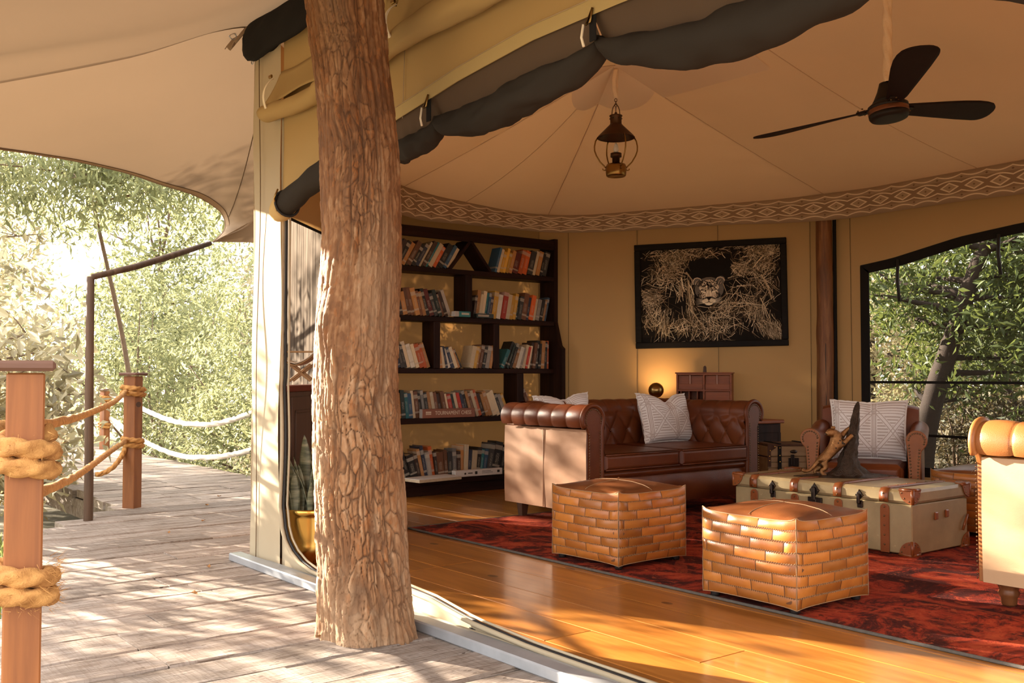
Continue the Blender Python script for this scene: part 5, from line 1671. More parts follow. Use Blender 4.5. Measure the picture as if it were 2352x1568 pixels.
# ================================================================ small slatted trunk
def small_trunk():
    w, d, h = .415, .30, .48
    t = thing('small_trunk', 'small wooden slatted trunk with dark bands between the sofa and armchair', 'trunk', (6.80, 5.06, .012), R(52 - 90 + 6))
    # front faces -y
    n = 8
    for k in range(n):
        z = .02 + (h - .12) * (k + .5) / n
        MB().box((0, -d / 2 + .006, z), (w, .012, (h - .12) / n - .003), ch=.002).build('slat', M_SMALLTRUNK, t)
    MB().box((0, .004, .19), (w - .004, d - .018, .36), ch=.003).build('trunk_body', M_SMALLTRUNK, t)
    MB().box((0, 0, .425), (w + .010, d + .010, .09), ch=.008).build('lid', M_SMALLTRUNK, t)
    MB().box((0, 0, .472), (w + .018, d + .018, .020), ch=.006).build('lid_edge', M_DARKFEET, t)
    for x in (-.115, .125):
        b = MB(); b.box((x, -d / 2 - .006, .24), (.030, .010, .45), ch=.002); b.box((x, 0, .484), (.030, d + .02, .008), ch=.002)
        s_ = b.build('band', M_BLACKROLL, t)
        b = MB()
        for z in (.45, .39, .34, .28, .12): b.ball((x, -d / 2 - .012, z), .006, 6)
        b.build('stud', M_BRASS, s_)
    for sx in (-1, 1):
        b = MB(); e = .06
        b.add([(sx * (w / 2 + .007), -d / 2 - .008, .478), (sx * (w / 2 - e), -d / 2 - .008, .478), (sx * (w / 2 - e), -d / 2 - .008, .450), (sx * (w / 2 - .02), -d / 2 - .008, .425), (sx * (w / 2 - .02), -d / 2 - .008, .30), (sx * (w / 2 + .007), -d / 2 - .008, .30)], [(0, 1, 2, 3, 4, 5)])
        s_ = b.build('corner_cap', M_DARKFEET, t, thick=.006)
        b = MB()
        for x, z in ((w / 2 - .05, .462), (w / 2 - .012, .43), (w / 2 - .006, .385), (w / 2 - .006, .35)): b.ball((sx * x, -d / 2 - .013, z), .006, 6)
        b.build('stud', M_BRASS, s_)
    b = MB(); b.box((0, -d / 2 - .008, .335), (.085, .014, .07), ch=.003); b.box((-.012, -d / 2 - .018, .355), (.028, .014, .085), ch=.004); b.ball((0, -d / 2 - .012, .42), .03, 10, (1, .35, .5))
    b.build('lock', M_IRON, t)
small_trunk()

# ================================================================ side table, writing desk, organiser, lamp
t = thing('side_table', 'small wooden side table behind the right arm of the dark sofa', 'table', (7.03, 5.55, .0), R(-10))
MB().box((0, 0, .645), (.36, .34, .030), ch=.006).build('table_top', M_DESK, t)
MB().box((0, 0, .40), (.31, .29, .46), ch=.003).build('apron', M_BOOKCASE, t)
MB().box((0, -.148, .585), (.24, .010, .07), ch=.002).build('drawer', M_BOOKCASE, t)
for sx in (-1, 1):
    for sy in (-1, 1): MB().box((sx * .14, sy * .13, .275), (.035, .035, .55), ch=.003).build('leg', M_BOOKCASE, t)
da = math.atan2(dv.y, dv.x)
qd = pa + dv * 1.37 + nin * .27
t = thing('writing_desk', 'wooden writing desk against the wall behind the dark sofa', 'desk', (qd.x, qd.y, 0), da)
MB().box((0, 0, .745), (1.30, .44, .03), ch=.005).build('desk_top', M_DESK, t)
MB().box((0, 0, .68), (1.22, .38, .10), ch=.003).build('apron', M_DESK, t)
for sx in (-1, 1):
    for sy in (-1, 1): MB().box((sx * .58, sy * .17, .315), (.05, .05, .63), ch=.004).build('leg', M_DESK, t)
qo = pa + dv * 1.645 + nin * .20
to = thing('desk_organiser', 'reddish wooden desk organiser with flap drawers below the picture', 'organiser', (qo.x, qo.y, .7605), da)
# local: x along the wall, y points into the wall side when rotated; front faces nin
fy = 1 if Matrix.Rotation(da, 3, 'Z') @ Vector((0, 1, 0)) @ nin > 0 else -1
w_, h_, d_ = .50, .30, .18
b = MB()
for x in (-w_ / 2 + .008, 0, w_ / 2 - .008): b.box((x, 0, h_ / 2), (.016, d_, h_), ch=.002)
for z in (.008, .145, h_ - .008): b.box((0, 0, z), (w_, d_, .016), ch=.002)
b.box((0, -fy * d_ / 2, h_ / 2), (w_, .008, h_))
b.box((0, fy * 0, h_ + .004), (w_ + .02, d_ + .014, .012), ch=.003)
b.build('carcass', M_DESK, to)
for x in (-.122, .122):
    dr = MB().box((x, fy * (d_ / 2 - .022), .178), (.222, .012, .050), ch=.002); dr.build('drawer_front', M_DESK, to)
    dr = MB().box((x, fy * (d_ / 2 - .040), .238), (.222, .010, .085), ch=.002).build('flap', M_DESK, to)
    MB().box((x - .005, fy * (d_ / 2 - .024), .245), (.020, .010, .09), ch=.004).build('flap_tab', M_STRAP, dr)
MB().box((.122, fy * (d_ / 2 - .02), .08), (.222, .012, .110), ch=.002).build('drawer_front', M_DESK, to)
b = MB()
for k in range(3): b.box((-.21 + .075 * k, 0, .075), (.006, d_ - .02, .13))
b.build('divider', M_DESK, to)
MB().box((-.235, 0, .05), (.003, .01, .01)).build('slot_shadow', M_BLACKMETAL, to)
MB().prism([(-.016, 0), (.016, 0), (.014, .05), (.004, .065), (-.012, .055)], -.006, .006, 'y', M=None).build('handle', M_DARKFEET, to).location = (0, 0, h_ + .008)
ql = pa + dv * 1.21 + nin * .30
tl = thing('table_lamp', 'brass table lamp with a round globe shade behind the sofa cushion', 'lamp', (ql.x, ql.y, .7605), da)
MB().lathe([(.065, 0), (.065, .008), (.055, .016), (.016, .022), (.009, .03), (.009, .055), (.013, .058), (.013, .066), (.009, .07)], 20).build('base', M_BRASS, tl)
MB().lathe([(.0135, .062), (.0135, .095)], 14).build('neck', M_BRASS, tl)
# globe: a brass ball open towards the wall
b = MB(); axis = Vector((0, -fy, .55)).normalized(); q_ = axis.to_track_quat('Z', 'Y').to_matrix()
prof = [(.070 * math.sin(a), .070 * math.cos(a)) for a in np.linspace(R(34), R(178), 22)]
b.lathe(prof, 30, (0, 0, .145), M=q_, capb=False, capt=True)
b.build('globe_shade', M_BRASSDK, tl, thick=.002)
em = Mat('lamp_bulb_glow'); em.set(Emission_Color=(1, .62, .22), Emission_Strength=25.0); em.col((1, .8, .5))
MB().ball(Vector((0, 0, .145)) + axis * .030, .020, 10).build('bulb', em.m, tl)
ld_ = bpy.data.lights.new('lamp_light', 'SPOT'); ld_.energy = 5; ld_.color = (1, .68, .32); ld_.spot_size = R(125); ld_.spot_blend = .9; ld_.shadow_soft_size = .02
lo_ = bpy.data.objects.new('lamp_light', ld_); COL.objects.link(lo_); lo_.parent = tl
lo_.location = Vector((0, 0, .145)) + axis * .055; lo_.rotation_euler = axis.to_track_quat('-Z', 'Y').to_euler()

# ================================================================ wooden pole in the corner
t = thing('tent_pole', 'round knotty wooden pole between the picture wall and the window', 'pole', (7.70, 5.30, 0))
b = MB()
def pol_(u, v):
    z = v * 2.75; a = 2 * PI * u
    r_ = .078 - .010 * v + .006 * noise.noise((math.cos(a) * 1.5, math.sin(a) * 1.5, z * 2.2)) + .012 * math.exp(-((z - 1.42) / .10) ** 2) * max(0, math.cos(a - 3.4)) + .010 * math.exp(-((z - 1.98) / .08) ** 2) * max(0, math.cos(a - 3.9)) - .006 * (z < .56)
    return (r_ * math.cos(a) + .012 * math.sin(z * 2.1), r_ * math.sin(a) + .010 * math.sin(z * 1.6 + 1), z)
b.grid(pol_, 24, 120); b.build('pole_shaft', M_POLE, t)
b = MB(); b.tube([(-.058 + .012 * math.sin(z * 2.1) + .003 * math.sin(z * 9), -.045 + .01 * math.sin(z * 1.6 + 1), z) for z in np.linspace(.65, 1.55, 20)], .0035, 4); b.build('drying_crack', M_BLACKCORD, t)
MB().tube([(.05, -.075, z) for z in np.linspace(0, 2.7, 20)], .016, 6).build('cloth_edge', M_BLACKROLL, t)

# ================================================================ hanging lantern
t = thing('hanging_lantern', 'copper ship lantern with a cone shade hanging from the ceiling peak', 'lantern', (5.085, 5.265, 2.505))
MB().lathe([(.060, .004), (.066, 0), (.073, .008), (.076, .03), (.076, .07), (.068, .090), (.040, .096), (.028, .097)], 28).build('font', M_BRASSDK, t)
MB().lathe([(.028, .09), (.028, .142), (.041, .144), (.041, .172), (.034, .174)], 20).build('socket', M_COPPERDK, t)
MB().lathe([(.012, .170), (.019, .190), (.020, .205), (.014, .230), (.004, .25)], 14).build('bulb', M_BULB, t)
b = MB(); b.lathe([(.140, .286), (.136, .288), (.131, .297), (.046, .382), (.043, .388)], 36, capb=False, capt=False)
b.build('cone_shade', M_COPPERDK, t, thick=.003)
b = MB(); b.lathe([(.042, .380), (.042, .440), (.048, .446), (.048, .452), (.040, .456), (.010, .462)], 24, capb=False)
ch_ = b.build('chimney', M_COPPERDK, t)
b = MB()
for k in range(6):
    a = k * PI / 3 + .3; b.ball((.042 * math.cos(a), .042 * math.sin(a), .428), .006, 6)
b.build('vent_hole', M_BLACKCORD, ch_)
b = MB(); b.ball((0, 0, .470), .010, 8); b.tube([(0, 0, .47), (0, 0, .515)], .003, 6); b.build('finial', M_COPPERDK, t)
MB().tube([(.030 * math.cos(R(38)) * s_, -.030 * math.sin(R(38)) * s_ * 1.0, .455 + .078 * math.sqrt(max(0, 1 - s_ * s_))) for s_ in np.linspace(-1, 1, 17)], .0032, 6).build('ring_handle', M_COPPERDK, t)
for k in range(4):
    a = R(-38) + k * PI / 2 + (.0 if k % 2 == 0 else .35)
    c, s_ = math.cos(a), math.sin(a)
    pr = [(.132, .292), (.150, .262), (.158, .222), (.157, .190), (.145, .155), (.118, .108), (.085, .075), (.074, .062)]
    rod = MB().tube([(r_ * c, r_ * s_, z) for r_, z in pr], .0052, 8).build('guard_rod', M_BRASSDK, t)
    MB().tube([(.074 * c, .074 * s_, .050), (.088 * c, .088 * s_, .045), (.096 * c, .096 * s_, .050), (.098 * c, .098 * s_, .058)], .0045, 6).build('hook', M_BRASSDK, rod)
b = MB()
for k, z in enumerate((.530, .548, .566)):
    M3 = Matrix.Rotation(R(-38) + (k % 2) * PI / 2, 3, 'Z')
    b.tube([M3 @ Vector((.009 * math.cos(a), 0, 0)) + Vector((0, 0, z + .013 * math.sin(a))) for a in np.linspace(0, 2 * PI, 12)], .0024, 5, closed=False)
b.build('chain', M_COPPERDK, t)
b = MB(); b.grid(lambda u, v: (lerp(-.016, .016, u) * .79 - .022 * math.sin(PI * v) ** .8, -lerp(-.016, .016, u) * .62 - .006, lerp(.58, .80, v)), 3, 14); b.build('hanging_strap', M_WRAP, t, thick=.005)
b = MB(); b.grid(lambda u, v: (lerp(-.016, .016, u) * .79 + .012, -lerp(-.016, .016, u) * .62 + .008, lerp(.585, .80, v)), 3, 4); b.build('hanging_strap', M_WRAP, t, thick=.004)

# ================================================================ ceiling fan
ax = Vector((0, .115, 1)).normalized()
t = thing('ceiling_fan', 'black three blade ceiling fan on a cloth wrapped pole', 'fan', (5.06, 3.057, 2.535), rot=ax.to_track_quat('Z', 'Y').to_euler())
MB().lathe([(.070, -.060), (.098, -.058), (.107, -.045), (.108, -.028)], 36).build('motor_cap', M_BLACKMETAL, t)
MB().lathe([(.1085, -.028), (.1095, -.026), (.1095, -.004), (.1085, -.002)], 36).build('copper_band', M_FANBAND, t)
MB().lathe([(.1085, -.002), (.1085, .018), (.095, .028), (.075, .034)], 36).build('motor_housing', M_BLACKMETAL, t)
MB().lathe([(.088, .030), (.070, .060), (.050, .100), (.036, .140), (.033, .150)], 30).build('canopy', M_BLACKMETAL, t)
R_ = .79
qinv = t.rotation_euler.to_matrix().inverted()
for k in range(3):
    ang = -.240 + k * 2 * PI / 3
    d = qinv @ Vector((math.cos(ang), math.sin(ang), 0)); la = math.atan2(d.y, d.x)
    b = MB()
    def bl(u, v):
        s_ = u; r_ = lerp(.115, R_, s_)
        wl = interp([(0, .040), (.12, .055), (.25, .071), (.4, .092), (.55, .111), (.7, .124), (.8, .124), (.88, .114), (.93, .094), (.96, .074), (.985, .046), (1.0, .010)], s_)[0]
        wr_ = interp([(0, .040), (.12, .050), (.4, .055), (.7, .060), (.88, .060), (.93, .056), (.96, .048), (.985, .032), (1.0, .010)], s_)[0]
        y_ = lerp(-wl, wr_, v)
        z = .012 - y_ * .30 * (1 - .35 * s_) + .02 * s_ - .12 * y_ * y_
        c, sn = math.cos(la), math.sin(la)
        return (r_ * c - y_ * sn, r_ * sn + y_ * c, z)
    b.grid(bl, 64, 10)
    blade = b.build('blade', M_FANWOOD, t, thick=.008)
    br = MB(); c, sn = math.cos(la), math.sin(la)
    br.box((.125 * c, .125 * sn, .012), (.09, .06, .010), rz=la, ch=.003)
    br.build('blade_bracket', M_BLACKMETAL, blade)
    sb = MB()
    for q, w in ((.135, .02), (.135, -.02), (.165, 0)): sb.ball((q * c - w * sn, q * sn + w * c, .006), .0055, 6); sb.ball((q * c - w * sn, q * sn + w * c, .030), .0055, 6)
    sb.build('screw', M_NAIL, blade)
b = MB()
def pw(u, v):
    z = lerp(.148, .80, v); a = 2 * PI * u
    r_ = .024 + .004 * math.sin(3 * a + z * 46) + .006 * math.exp(-((z - .165) / .03) ** 2) + .004 * noise.noise((math.cos(a), math.sin(a), z * 14))
    return upl * z + Vector((r_ * math.cos(a), r_ * math.sin(a), 0))
upl = qinv @ Vector((0, 0, 1)); upl = upl / upl.z
b.grid(pw, 20, 90); b.build('wrapped_pole', M_WRAP, t)
# ================================================================ bookcase
BX0, BX1, BY = 4.30, 6.30, 7.37
BK = thing('bookcase', 'tall dark stained open bookcase with slanted dividers full of books', 'bookcase', (0, 0, 0))
SH = [(.14, .05), (.667, .045), (1.105, .045), (1.566, .045), (2.0, .045)]     # top height and thickness
BACK = 7.585
for k, (z, th) in enumerate(SH):
    yf = BY if k > 1 else BY - (.05 if k == 1 else .10)
    MB().box(((BX0 + BX1) / 2, (yf + BACK) / 2, z - th / 2), (BX1 - BX0, BACK - yf, th), ch=.004).build('shelf', M_SHELF, BK)
MB().box(((BX0 + BX1) / 2, (BY + BACK) / 2, 2.33), (BX1 - BX0, BACK - BY, .05), ch=.004).build('top_shelf', M_SHELF, BK)
MB().box(((BX0 + BX1) / 2, BY + .012, 2.285), (BX1 - BX0, .024, .05), ch=.003).build('top_rail', M_SHELF, BK)
MB().box(((BX0 + BX1) / 2, BY - .06, .045), (BX1 - BX0 - .04, .03, .09), ch=.003).build('plinth', M_SHELF, BK)
for x in (BX0, BX1):
    pol = [(BY - .115, 0), (BACK, 0), (BACK, 2.37), (BY - .005, 2.37), (BY - .005, 1.56), (BY - .075, 1.33), (BY - .115, 1.30)]
    MB().prism(pol, x - .022, x + .022, 'x').build('side_panel', M_BOOKCASE, BK)
def upright(x, z0, z1, w=.042, yf=BY):
    b = MB(); b.box((x, (yf + BACK) / 2 + .004, (z0 + z1) / 2), (w * .75, BACK - yf - .01, z1 - z0))
    b.box((x, yf + .014, (z0 + z1) / 2), (w * 1.3, .028, z1 - z0), ch=.004)
    b.build('upright', M_BOOKCASE, BK)
upright(5.262, 1.566, 1.957, .058)
upright(4.915, 1.105, 1.523, .052); upright(5.578, 1.105, 1.523, .052)
upright(5.845, .667, 1.062, .06, BY - .02); upright(4.44, .667, 1.06, .05)
for sg in (-1, 1):       # the slanted pair in the top row
    c = Vector((5.286 + sg * .115, (BY + BACK) / 2, 2.135))
    MB().box(c, (.03, BACK - BY, .355), ch=.004, M=Matrix.Rotation(R(40) * -sg, 3, 'Y')).build('slanted_divider', M_BOOKCASE, BK)

# ================================================================ books
def unit_book():
    b = MB(); t = .055
    b.box((-.5 + t / 2, 0, .5), (t, 1, 1)); b.box((.5 - t / 2, 0, .5), (t, 1, 1)); b.box((0, -.5 + .022, .5), (1 - 2 * t, .044, 1))
    cov = bpy.data.meshes.new('book'); cov.from_pydata(b.v, [], b.f); cov.materials.append(M_BOOK)
    b = MB(); b.box((0, .01, .5), (.86, .93, .955))
    pg = bpy.data.meshes.new('pages'); pg.from_pydata(b.v, [], b.f); pg.materials.append(M_PAGES)
    for me in (cov, pg):
        bm = bmesh.new(); bm.from_mesh(me); bmesh.ops.recalc_face_normals(bm, faces=bm.faces); bm.to_mesh(me); bm.free()
    return cov, pg
BK_C, BK_P = unit_book()
ORD = ['first', 'second', 'third', 'fourth', 'fifth', 'sixth', 'seventh', 'eighth', 'ninth', 'tenth', 'eleventh', 'twelfth', 'thirteenth', 'fourteenth', 'fifteenth', 'sixteenth', 'seventeenth', 'eighteenth', 'nineteenth', 'twentieth', 'twenty-first', 'twenty-second', 'twenty-third', 'twenty-fourth', 'twenty-fifth', 'twenty-sixth', 'twenty-seventh', 'twenty-eighth', 'twenty-ninth', 'thirtieth', 'thirty-first', 'thirty-second', 'thirty-third']
PAL = dict(K=('black', (22, 18, 17)), N=('navy', (38, 48, 72)), B=('blue', (45, 85, 115)), T=('teal', (25, 110, 115)), G=('grey', (110, 105, 100)), L=('light grey', (168, 155, 142)), C=('cream', (212, 188, 152)), W=('white', (222, 210, 192)), Y=('yellow', (214, 160, 52)), O=('orange', (206, 92, 30)), R=('red', (176, 44, 24)), D=('dark brown', (58, 36, 27)), M=('brown', (112, 68, 40)), A=('tan', (178, 122, 66)), P=('purple', (66, 46, 66)), E=('dark green', (28, 44, 38)), S=('dark grey', (52, 50, 49)), V=('maroon', (104, 30, 22)))
def book(name, label, col, w, h, d, group):
    o = link_mesh(name, BK_C); P(o, label, 'book', group); o.scale = (w, d, h); o.color = (*srgb(*col), 1)
    p = link_mesh('pages', BK_P, o)
    return o
def shelf_books(bay, z, x0, x1, spec, yf=BY + .012, h0=.20, h1=.25, seed=0):
    """spec: list of (letter, relative width, lean degrees, height or None); + leans to the right, - to the left"""
    rr = random.Random(seed)
    tot = sum(w / max(.6, math.cos(R(a))) for _, w, a, _ in spec)
    k = (x1 - x0) / tot
    x = x0
    for i, (c, w, a, hh) in enumerate(spec):
        nm, col = PAL[c]
        j = rr.uniform(.85, 1.12)
        col = tuple(max(0, min(255, v * j)) for v in col)
        ww = w * k * .975; h = hh or rr.uniform(h0, h1); d = rr.uniform(.13, .165)
        o = book('book', f'{nm} book, {ORD[i]} from the left {bay}', col, ww, h, d, 'books ' + bay)
        an = R(a)
        foot = w * k / max(.6, math.cos(an))
        # lowest corner stands on the shelf
        if an >= 0: cx, px_ = x + foot, -ww / 2
        else: cx, px_ = x, ww / 2
        c_, s_ = math.cos(an), math.sin(an)
        ox, oz = px_ * c_, -px_ * s_
        o.location = (cx + ox, yf + d / 2 + rr.uniform(0, .022), z + oz + .001)
        o.rotation_euler = (0, an, rr.uniform(-.01, .01))
        x += foot
def seq(s, w=None, lean=0, h=None):
    n = len(s); out = []
    for i, c in enumerate(s):
        a = lean[0] + (lean[1] - lean[0]) * i / max(1, n - 1) if isinstance(lean, tuple) else lean
        out.append((c, (w[i] if w else 1), a, h[i] if h else None))
    return out
shelf_books('in the top left bay', 2.0, 4.40, 5.06, seq('NDKAMKNCDTCOKBC', [1, 1.2, 1.1, 1.3, 1.3, 1, 1, .6, 1.1, .6, 1.2, .9, 1.6, 1, .9], (30, 32)), h0=.215, h1=.265, seed=1)
shelf_books('in the top right bay', 2.0, 5.56, 6.20, seq('BCYYYAVOOSCAKS', [.6, .9, .8, .7, .8, .9, 1.8, 1.2, 1.3, 1.5, .9, 1.1, .7, 1.4], (17, 15)), h0=.20, h1=.245, seed=2)
shelf_books('in the second row left bay', 1.566, 4.40, 5.10, seq('CAMDAMMAMAKVSEMDL', [1.2, 1.1, 1.1, 1, 1.2, .9, 1, 1.1, .8, .9, 1, 1.1, .9, .9, .8, .9, 1.0], (-10, -22)), h0=.20, h1=.25, seed=3)
shelf_books('in the second row right bay', 1.566, 5.315, 6.20, seq('DACCTBPYWRCYYESMNOCLKAB', [.7, 1, .9, 1, .6, .7, .9, 1.4, 1.2, 1.5, 1.3, 1, 1, .6, 1.2, 1.6, .8, 1.3, 1, 1.2, .9, .8, .7], (9, 13)), h0=.205, h1=.265, seed=4)
shelf_books('in the third row left bay', 1.105, 4.38, 4.87, seq('MYKNSSCWCOOA', [1, 1.3, .8, .9, .8, .7, 1, 1.1, .8, 1.1, .8, .9], (-14, -20)), h0=.205, h1=.24, seed=5)
shelf_books('in the third row middle bay, left group', 1.105, 4.955, 5.215, seq('ACNWNCAK', [1, .9, .9, 1, 1, 1, .9, .7], (-8, -27)), h0=.175, h1=.205, seed=6)
shelf_books('in the third row middle bay, right group', 1.105, 5.27, 5.53, seq('CYAMKLA', [1.3, .9, .9, 1, .9, 1.2, .9], (13, 11)), h0=.20, h1=.23, seed=7)
shelf_books('in the third row right bay', 1.105, 5.625, 6.22, seq('TKEKAWLCRCDMKKAKO', [1, .9, .8, .8, 1.2, 1.1, .9, 1, .7, .6, 1, .9, 1.1, .8, 1.1, 1, .6], (27, 1), [.19, .27, .24, .25, .19, .21, .20, .23, .21, .22, .25, .25, .27, .24, .27, .26, .27]), seed=8)
shelf_books('on the fourth shelf behind the chess box', .667, 4.53, 5.76, seq('AETBCMKGSACMDMCRECRNKAMCODAACCSLY', [1, 1.1, .9, 1.1, .8, 1.1, .9, .8, .9, 1, .9, 1.2, 1.1, 1.1, .9, 1.1, .9, .8, .9, .8, 1, .8, .9, .8, 1.1, 1, .9, 1.1, 1.2, 1, .9, 1.2, 1], (-5, -24)), yf=BY + .01, h0=.205, h1=.25, seed=9)
shelf_books('in the small bay above the sofa arm', .667, 5.905, 6.06, seq('NVMA', [1, 1, 1.1, 1], (-17, -25)), h0=.23, h1=.26, seed=10)
shelf_books('on the bottom shelf', .14, 4.46, 5.62, seq('TKCKKDANLODMMSGDACNCKTBSKK', [1, 1.3, .8, 1.2, 1.8, 1, .9, .9, 1, 1, .8, 1.9, 1, 1.3, 1.1, .9, 1, 1, 1, 1.5, 1.2, .9, 1.1, 1.4, 2.3, 1.2], (-22, 14)), yf=BY - .045, h0=.215, h1=.29, seed=11)
def lying(name, label, cat, loc, size, rz, mat, group=None):
    t = thing(name, label, cat, loc, rz, group)
    return t
# boxes and books lying flat
t = thing('game_box', 'brown boxed chess game lying in front of the fourth shelf books', 'box', (4.985, 7.335, .668), R(-1.5))
MB().box((.02, 0, .041), (.555, .05, .080), ch=.002).build('box_body', M_GAMEBOX, t)
MB().box((-.2565, 0, .041), (.003, .048, .078)).build('box_end', M_GAMEEND, t)
def text(s_, size, loc, parent, mat, rot=(R(90), 0, 0), xs=1.0, name='lettering'):
    c = bpy.data.curves.new(name, 'FONT'); c.body = s_; c.size = size; c.align_x = 'CENTER'; c.align_y = 'CENTER'; c.extrude = .0006; c.resolution_u = 3
    tmp = bpy.data.objects.new(name + '_curve', c); COL.objects.link(tmp)
    me = bpy.data.meshes.new_from_object(tmp.evaluated_get(bpy.context.evaluated_depsgraph_get()))
    bpy.data.objects.remove(tmp); me.name = name
    me.materials.clear(); me.materials.append(mat)
    o = link_mesh(name, me, parent); o.location = loc; o.rotation_euler = rot; o.scale = (xs, 1, 1)
    return o
text('TOURNAMENT CHESS', .048, (.065, -.0258, .043), t, M_LETTER, xs=.80)
b = MB()
for z in (.034, .046, .055): b.box((-.195, -.0256, z), (.055, .0012, .006))
b.build('emblem_bars', M_LETTER, t)
t = thing('white_box', 'flat white printed box lying on the bottom shelf under the books', 'box', (5.30, 7.29, .141), R(0))
MB().box((0, 0, .029), (.52, .06, .056), ch=.002).build('box_body', M_WHITEBOX, t)
b = MB()
b.ball((-.155, -.0305, .028), .011, 8, (1, .12, .8)); b.box((.215, -.0306, .032), (.028, .001, .022)); b.box((.08, -.0306, .040), (.10, .001, .0035)); b.box((.09, -.0306, .030), (.12, .001, .002)); b.box((.09, -.0306, .022), (.12, .001, .002)); b.box((-.10, -.0306, .03), (.05, .001, .008)); b.box((-.035, -.0306, .03), (.026, .001, .026))
b.build('printed_marks', M_BLACKPRINT, t)
t = thing('lying_book', 'cream book lying flat at the left end of the bottom shelf', 'book', (4.76, 7.20, .1405), R(6))
MB().box((0, 0, .014), (.47, .22, .026), ch=.003).build('pages', M_PAGES, t)
MB().box((0, 0, .0285), (.48, .23, .004)).build('cover', M_WHITEBOX, t)
t = thing('teal_box', 'small teal box lying beside the second row divider', 'box', (5.145, 7.335, 1.567), R(2))
MB().box((.025, 0, .026), (.13, .06, .05), ch=.002).build('box_body', M_TEAL, t)
MB().box((-.062, 0, .026), (.046, .058, .048), ch=.002).build('box_end', M_GAMEEND, t)
b = MB()
for z in (.034, .024): b.box((.03, -.0308, z), (.085, .001, .006))
b.build('printed_marks', M_LETTER, t)
t = thing('lying_book', 'small dark book lying flat in the second row right bay', 'book', (5.41, 7.345, 1.567), R(-1))
MB().box((0, 0, .02), (.19, .05, .038), ch=.002).build('cover', simple('dark_green_cover', (.02, .028, .024), .5, bump=0), t)
b = MB(); b.box((-.02, -.0256, .026), (.12, .001, .005)); b.box((-.02, -.0256, .016), (.12, .001, .005)); b.build('printed_marks', M_LETTER, t)

# ================================================================ framed photograph
FW, FH = 1.411, .995
qf = pa + dv * ((6.835 + 7.628) / 2 - 6.29) * (1 / dv.x) + nin * .035
pic = thing('framed_photograph', 'large black framed photograph of a leopard cub among dry straw', 'picture', (qf.x, qf.y, 1.803), 0, rot=(0, R(-.75), da))
bw = .058
for (c, d) in (((0, 0, FH / 2 - bw / 2), (FW, .05, bw)), ((0, 0, -FH / 2 + bw / 2), (FW, .05, bw)), ((-FW / 2 + bw / 2, 0, 0), (bw, .05, FH - 2 * bw)), ((FW / 2 - bw / 2, 0, 0), (bw, .05, FH - 2 * bw))):
    MB().box(c, d, ch=.005).build('frame_bar', M_FRAME, pic)
PW, PH = FW - 2 * bw, FH - 2 * bw
prn = MB().box((0, .006, 0), (PW, .012, PH)).build('print', M_PRINT_BLACK, pic)
def U(cx, cy): return ((cx - 1185) / 2010 * PW, (735 - cy) / 1350 * PH)
class Flat:
    def __init__(s, y): s.b = MB(); s.y = y
    def poly(s, pts):
        q = []
        for p in pts:
            x, z = U(*p); q.append((max(-PW / 2, min(PW / 2, x)), s.y, max(-PH / 2, min(PH / 2, z))))
        s.b.add(q, [tuple(range(len(q)))]); return s
    def ell(s, cx, cy, rx, ry, n=18, rot=0):
        c, sn = math.cos(rot), math.sin(rot)
        return s.poly([(cx + rx * math.cos(a) * c - ry * math.sin(a) * sn, cy + rx * math.cos(a) * sn + ry * math.sin(a) * c) for a in np.linspace(0, 2 * PI, n, endpoint=False)])
    def line(s, pts, w0, w1=None):
        """tapering flat stroke through pts"""
        w1 = w0 if w1 is None else w1
        L = []; Rr = []; n = len(pts)
        for i, p in enumerate(pts):
            a, c = pts[max(0, i - 1)], pts[min(n - 1, i + 1)]
            dx, dy = c[0] - a[0], c[1] - a[1]; l = math.hypot(dx, dy) or 1
            w = lerp(w0, w1, i / (n - 1)) / 2
            L.append((p[0] - dy / l * w, p[1] + dx / l * w)); Rr.append((p[0] + dy / l * w, p[1] - dx / l * w))
        return s.poly(L + Rr[::-1])
    def build(s, name, mat, kind=None):
        o = s.b.build(name, mat, prn, recalc=False)
        if kind: o['kind'] = kind
        return o
rr = random.Random(12)
S1 = Flat(-.0012)
def straw(cx, cy, ln, ang, w, lay=S1):
    a = R(ang); bend = rr.uniform(-.22, .22) * ln
    p0 = (cx - math.cos(a) * ln / 2, cy + math.sin(a) * ln / 2); p2 = (cx + math.cos(a) * ln / 2, cy - math.sin(a) * ln / 2)
    p1 = (cx + math.sin(a) * bend * .5, cy + math.cos(a) * bend * .5)
    for p in (p0, p2):
        if ((p[0] - 1175) / 215) ** 2 + ((p[1] - 690) / 225) ** 2 < 1: return
        if 920 < p[0] < 1480 and 240 < p[1] < 500: return
    if ((cx - 1175) / 225) ** 2 + ((cy - 690) / 230) ** 2 < 1 or (900 < cx < 1480 and 230 < cy < 520): return
    lay.line([p0, p1, p2], w, w * .5)
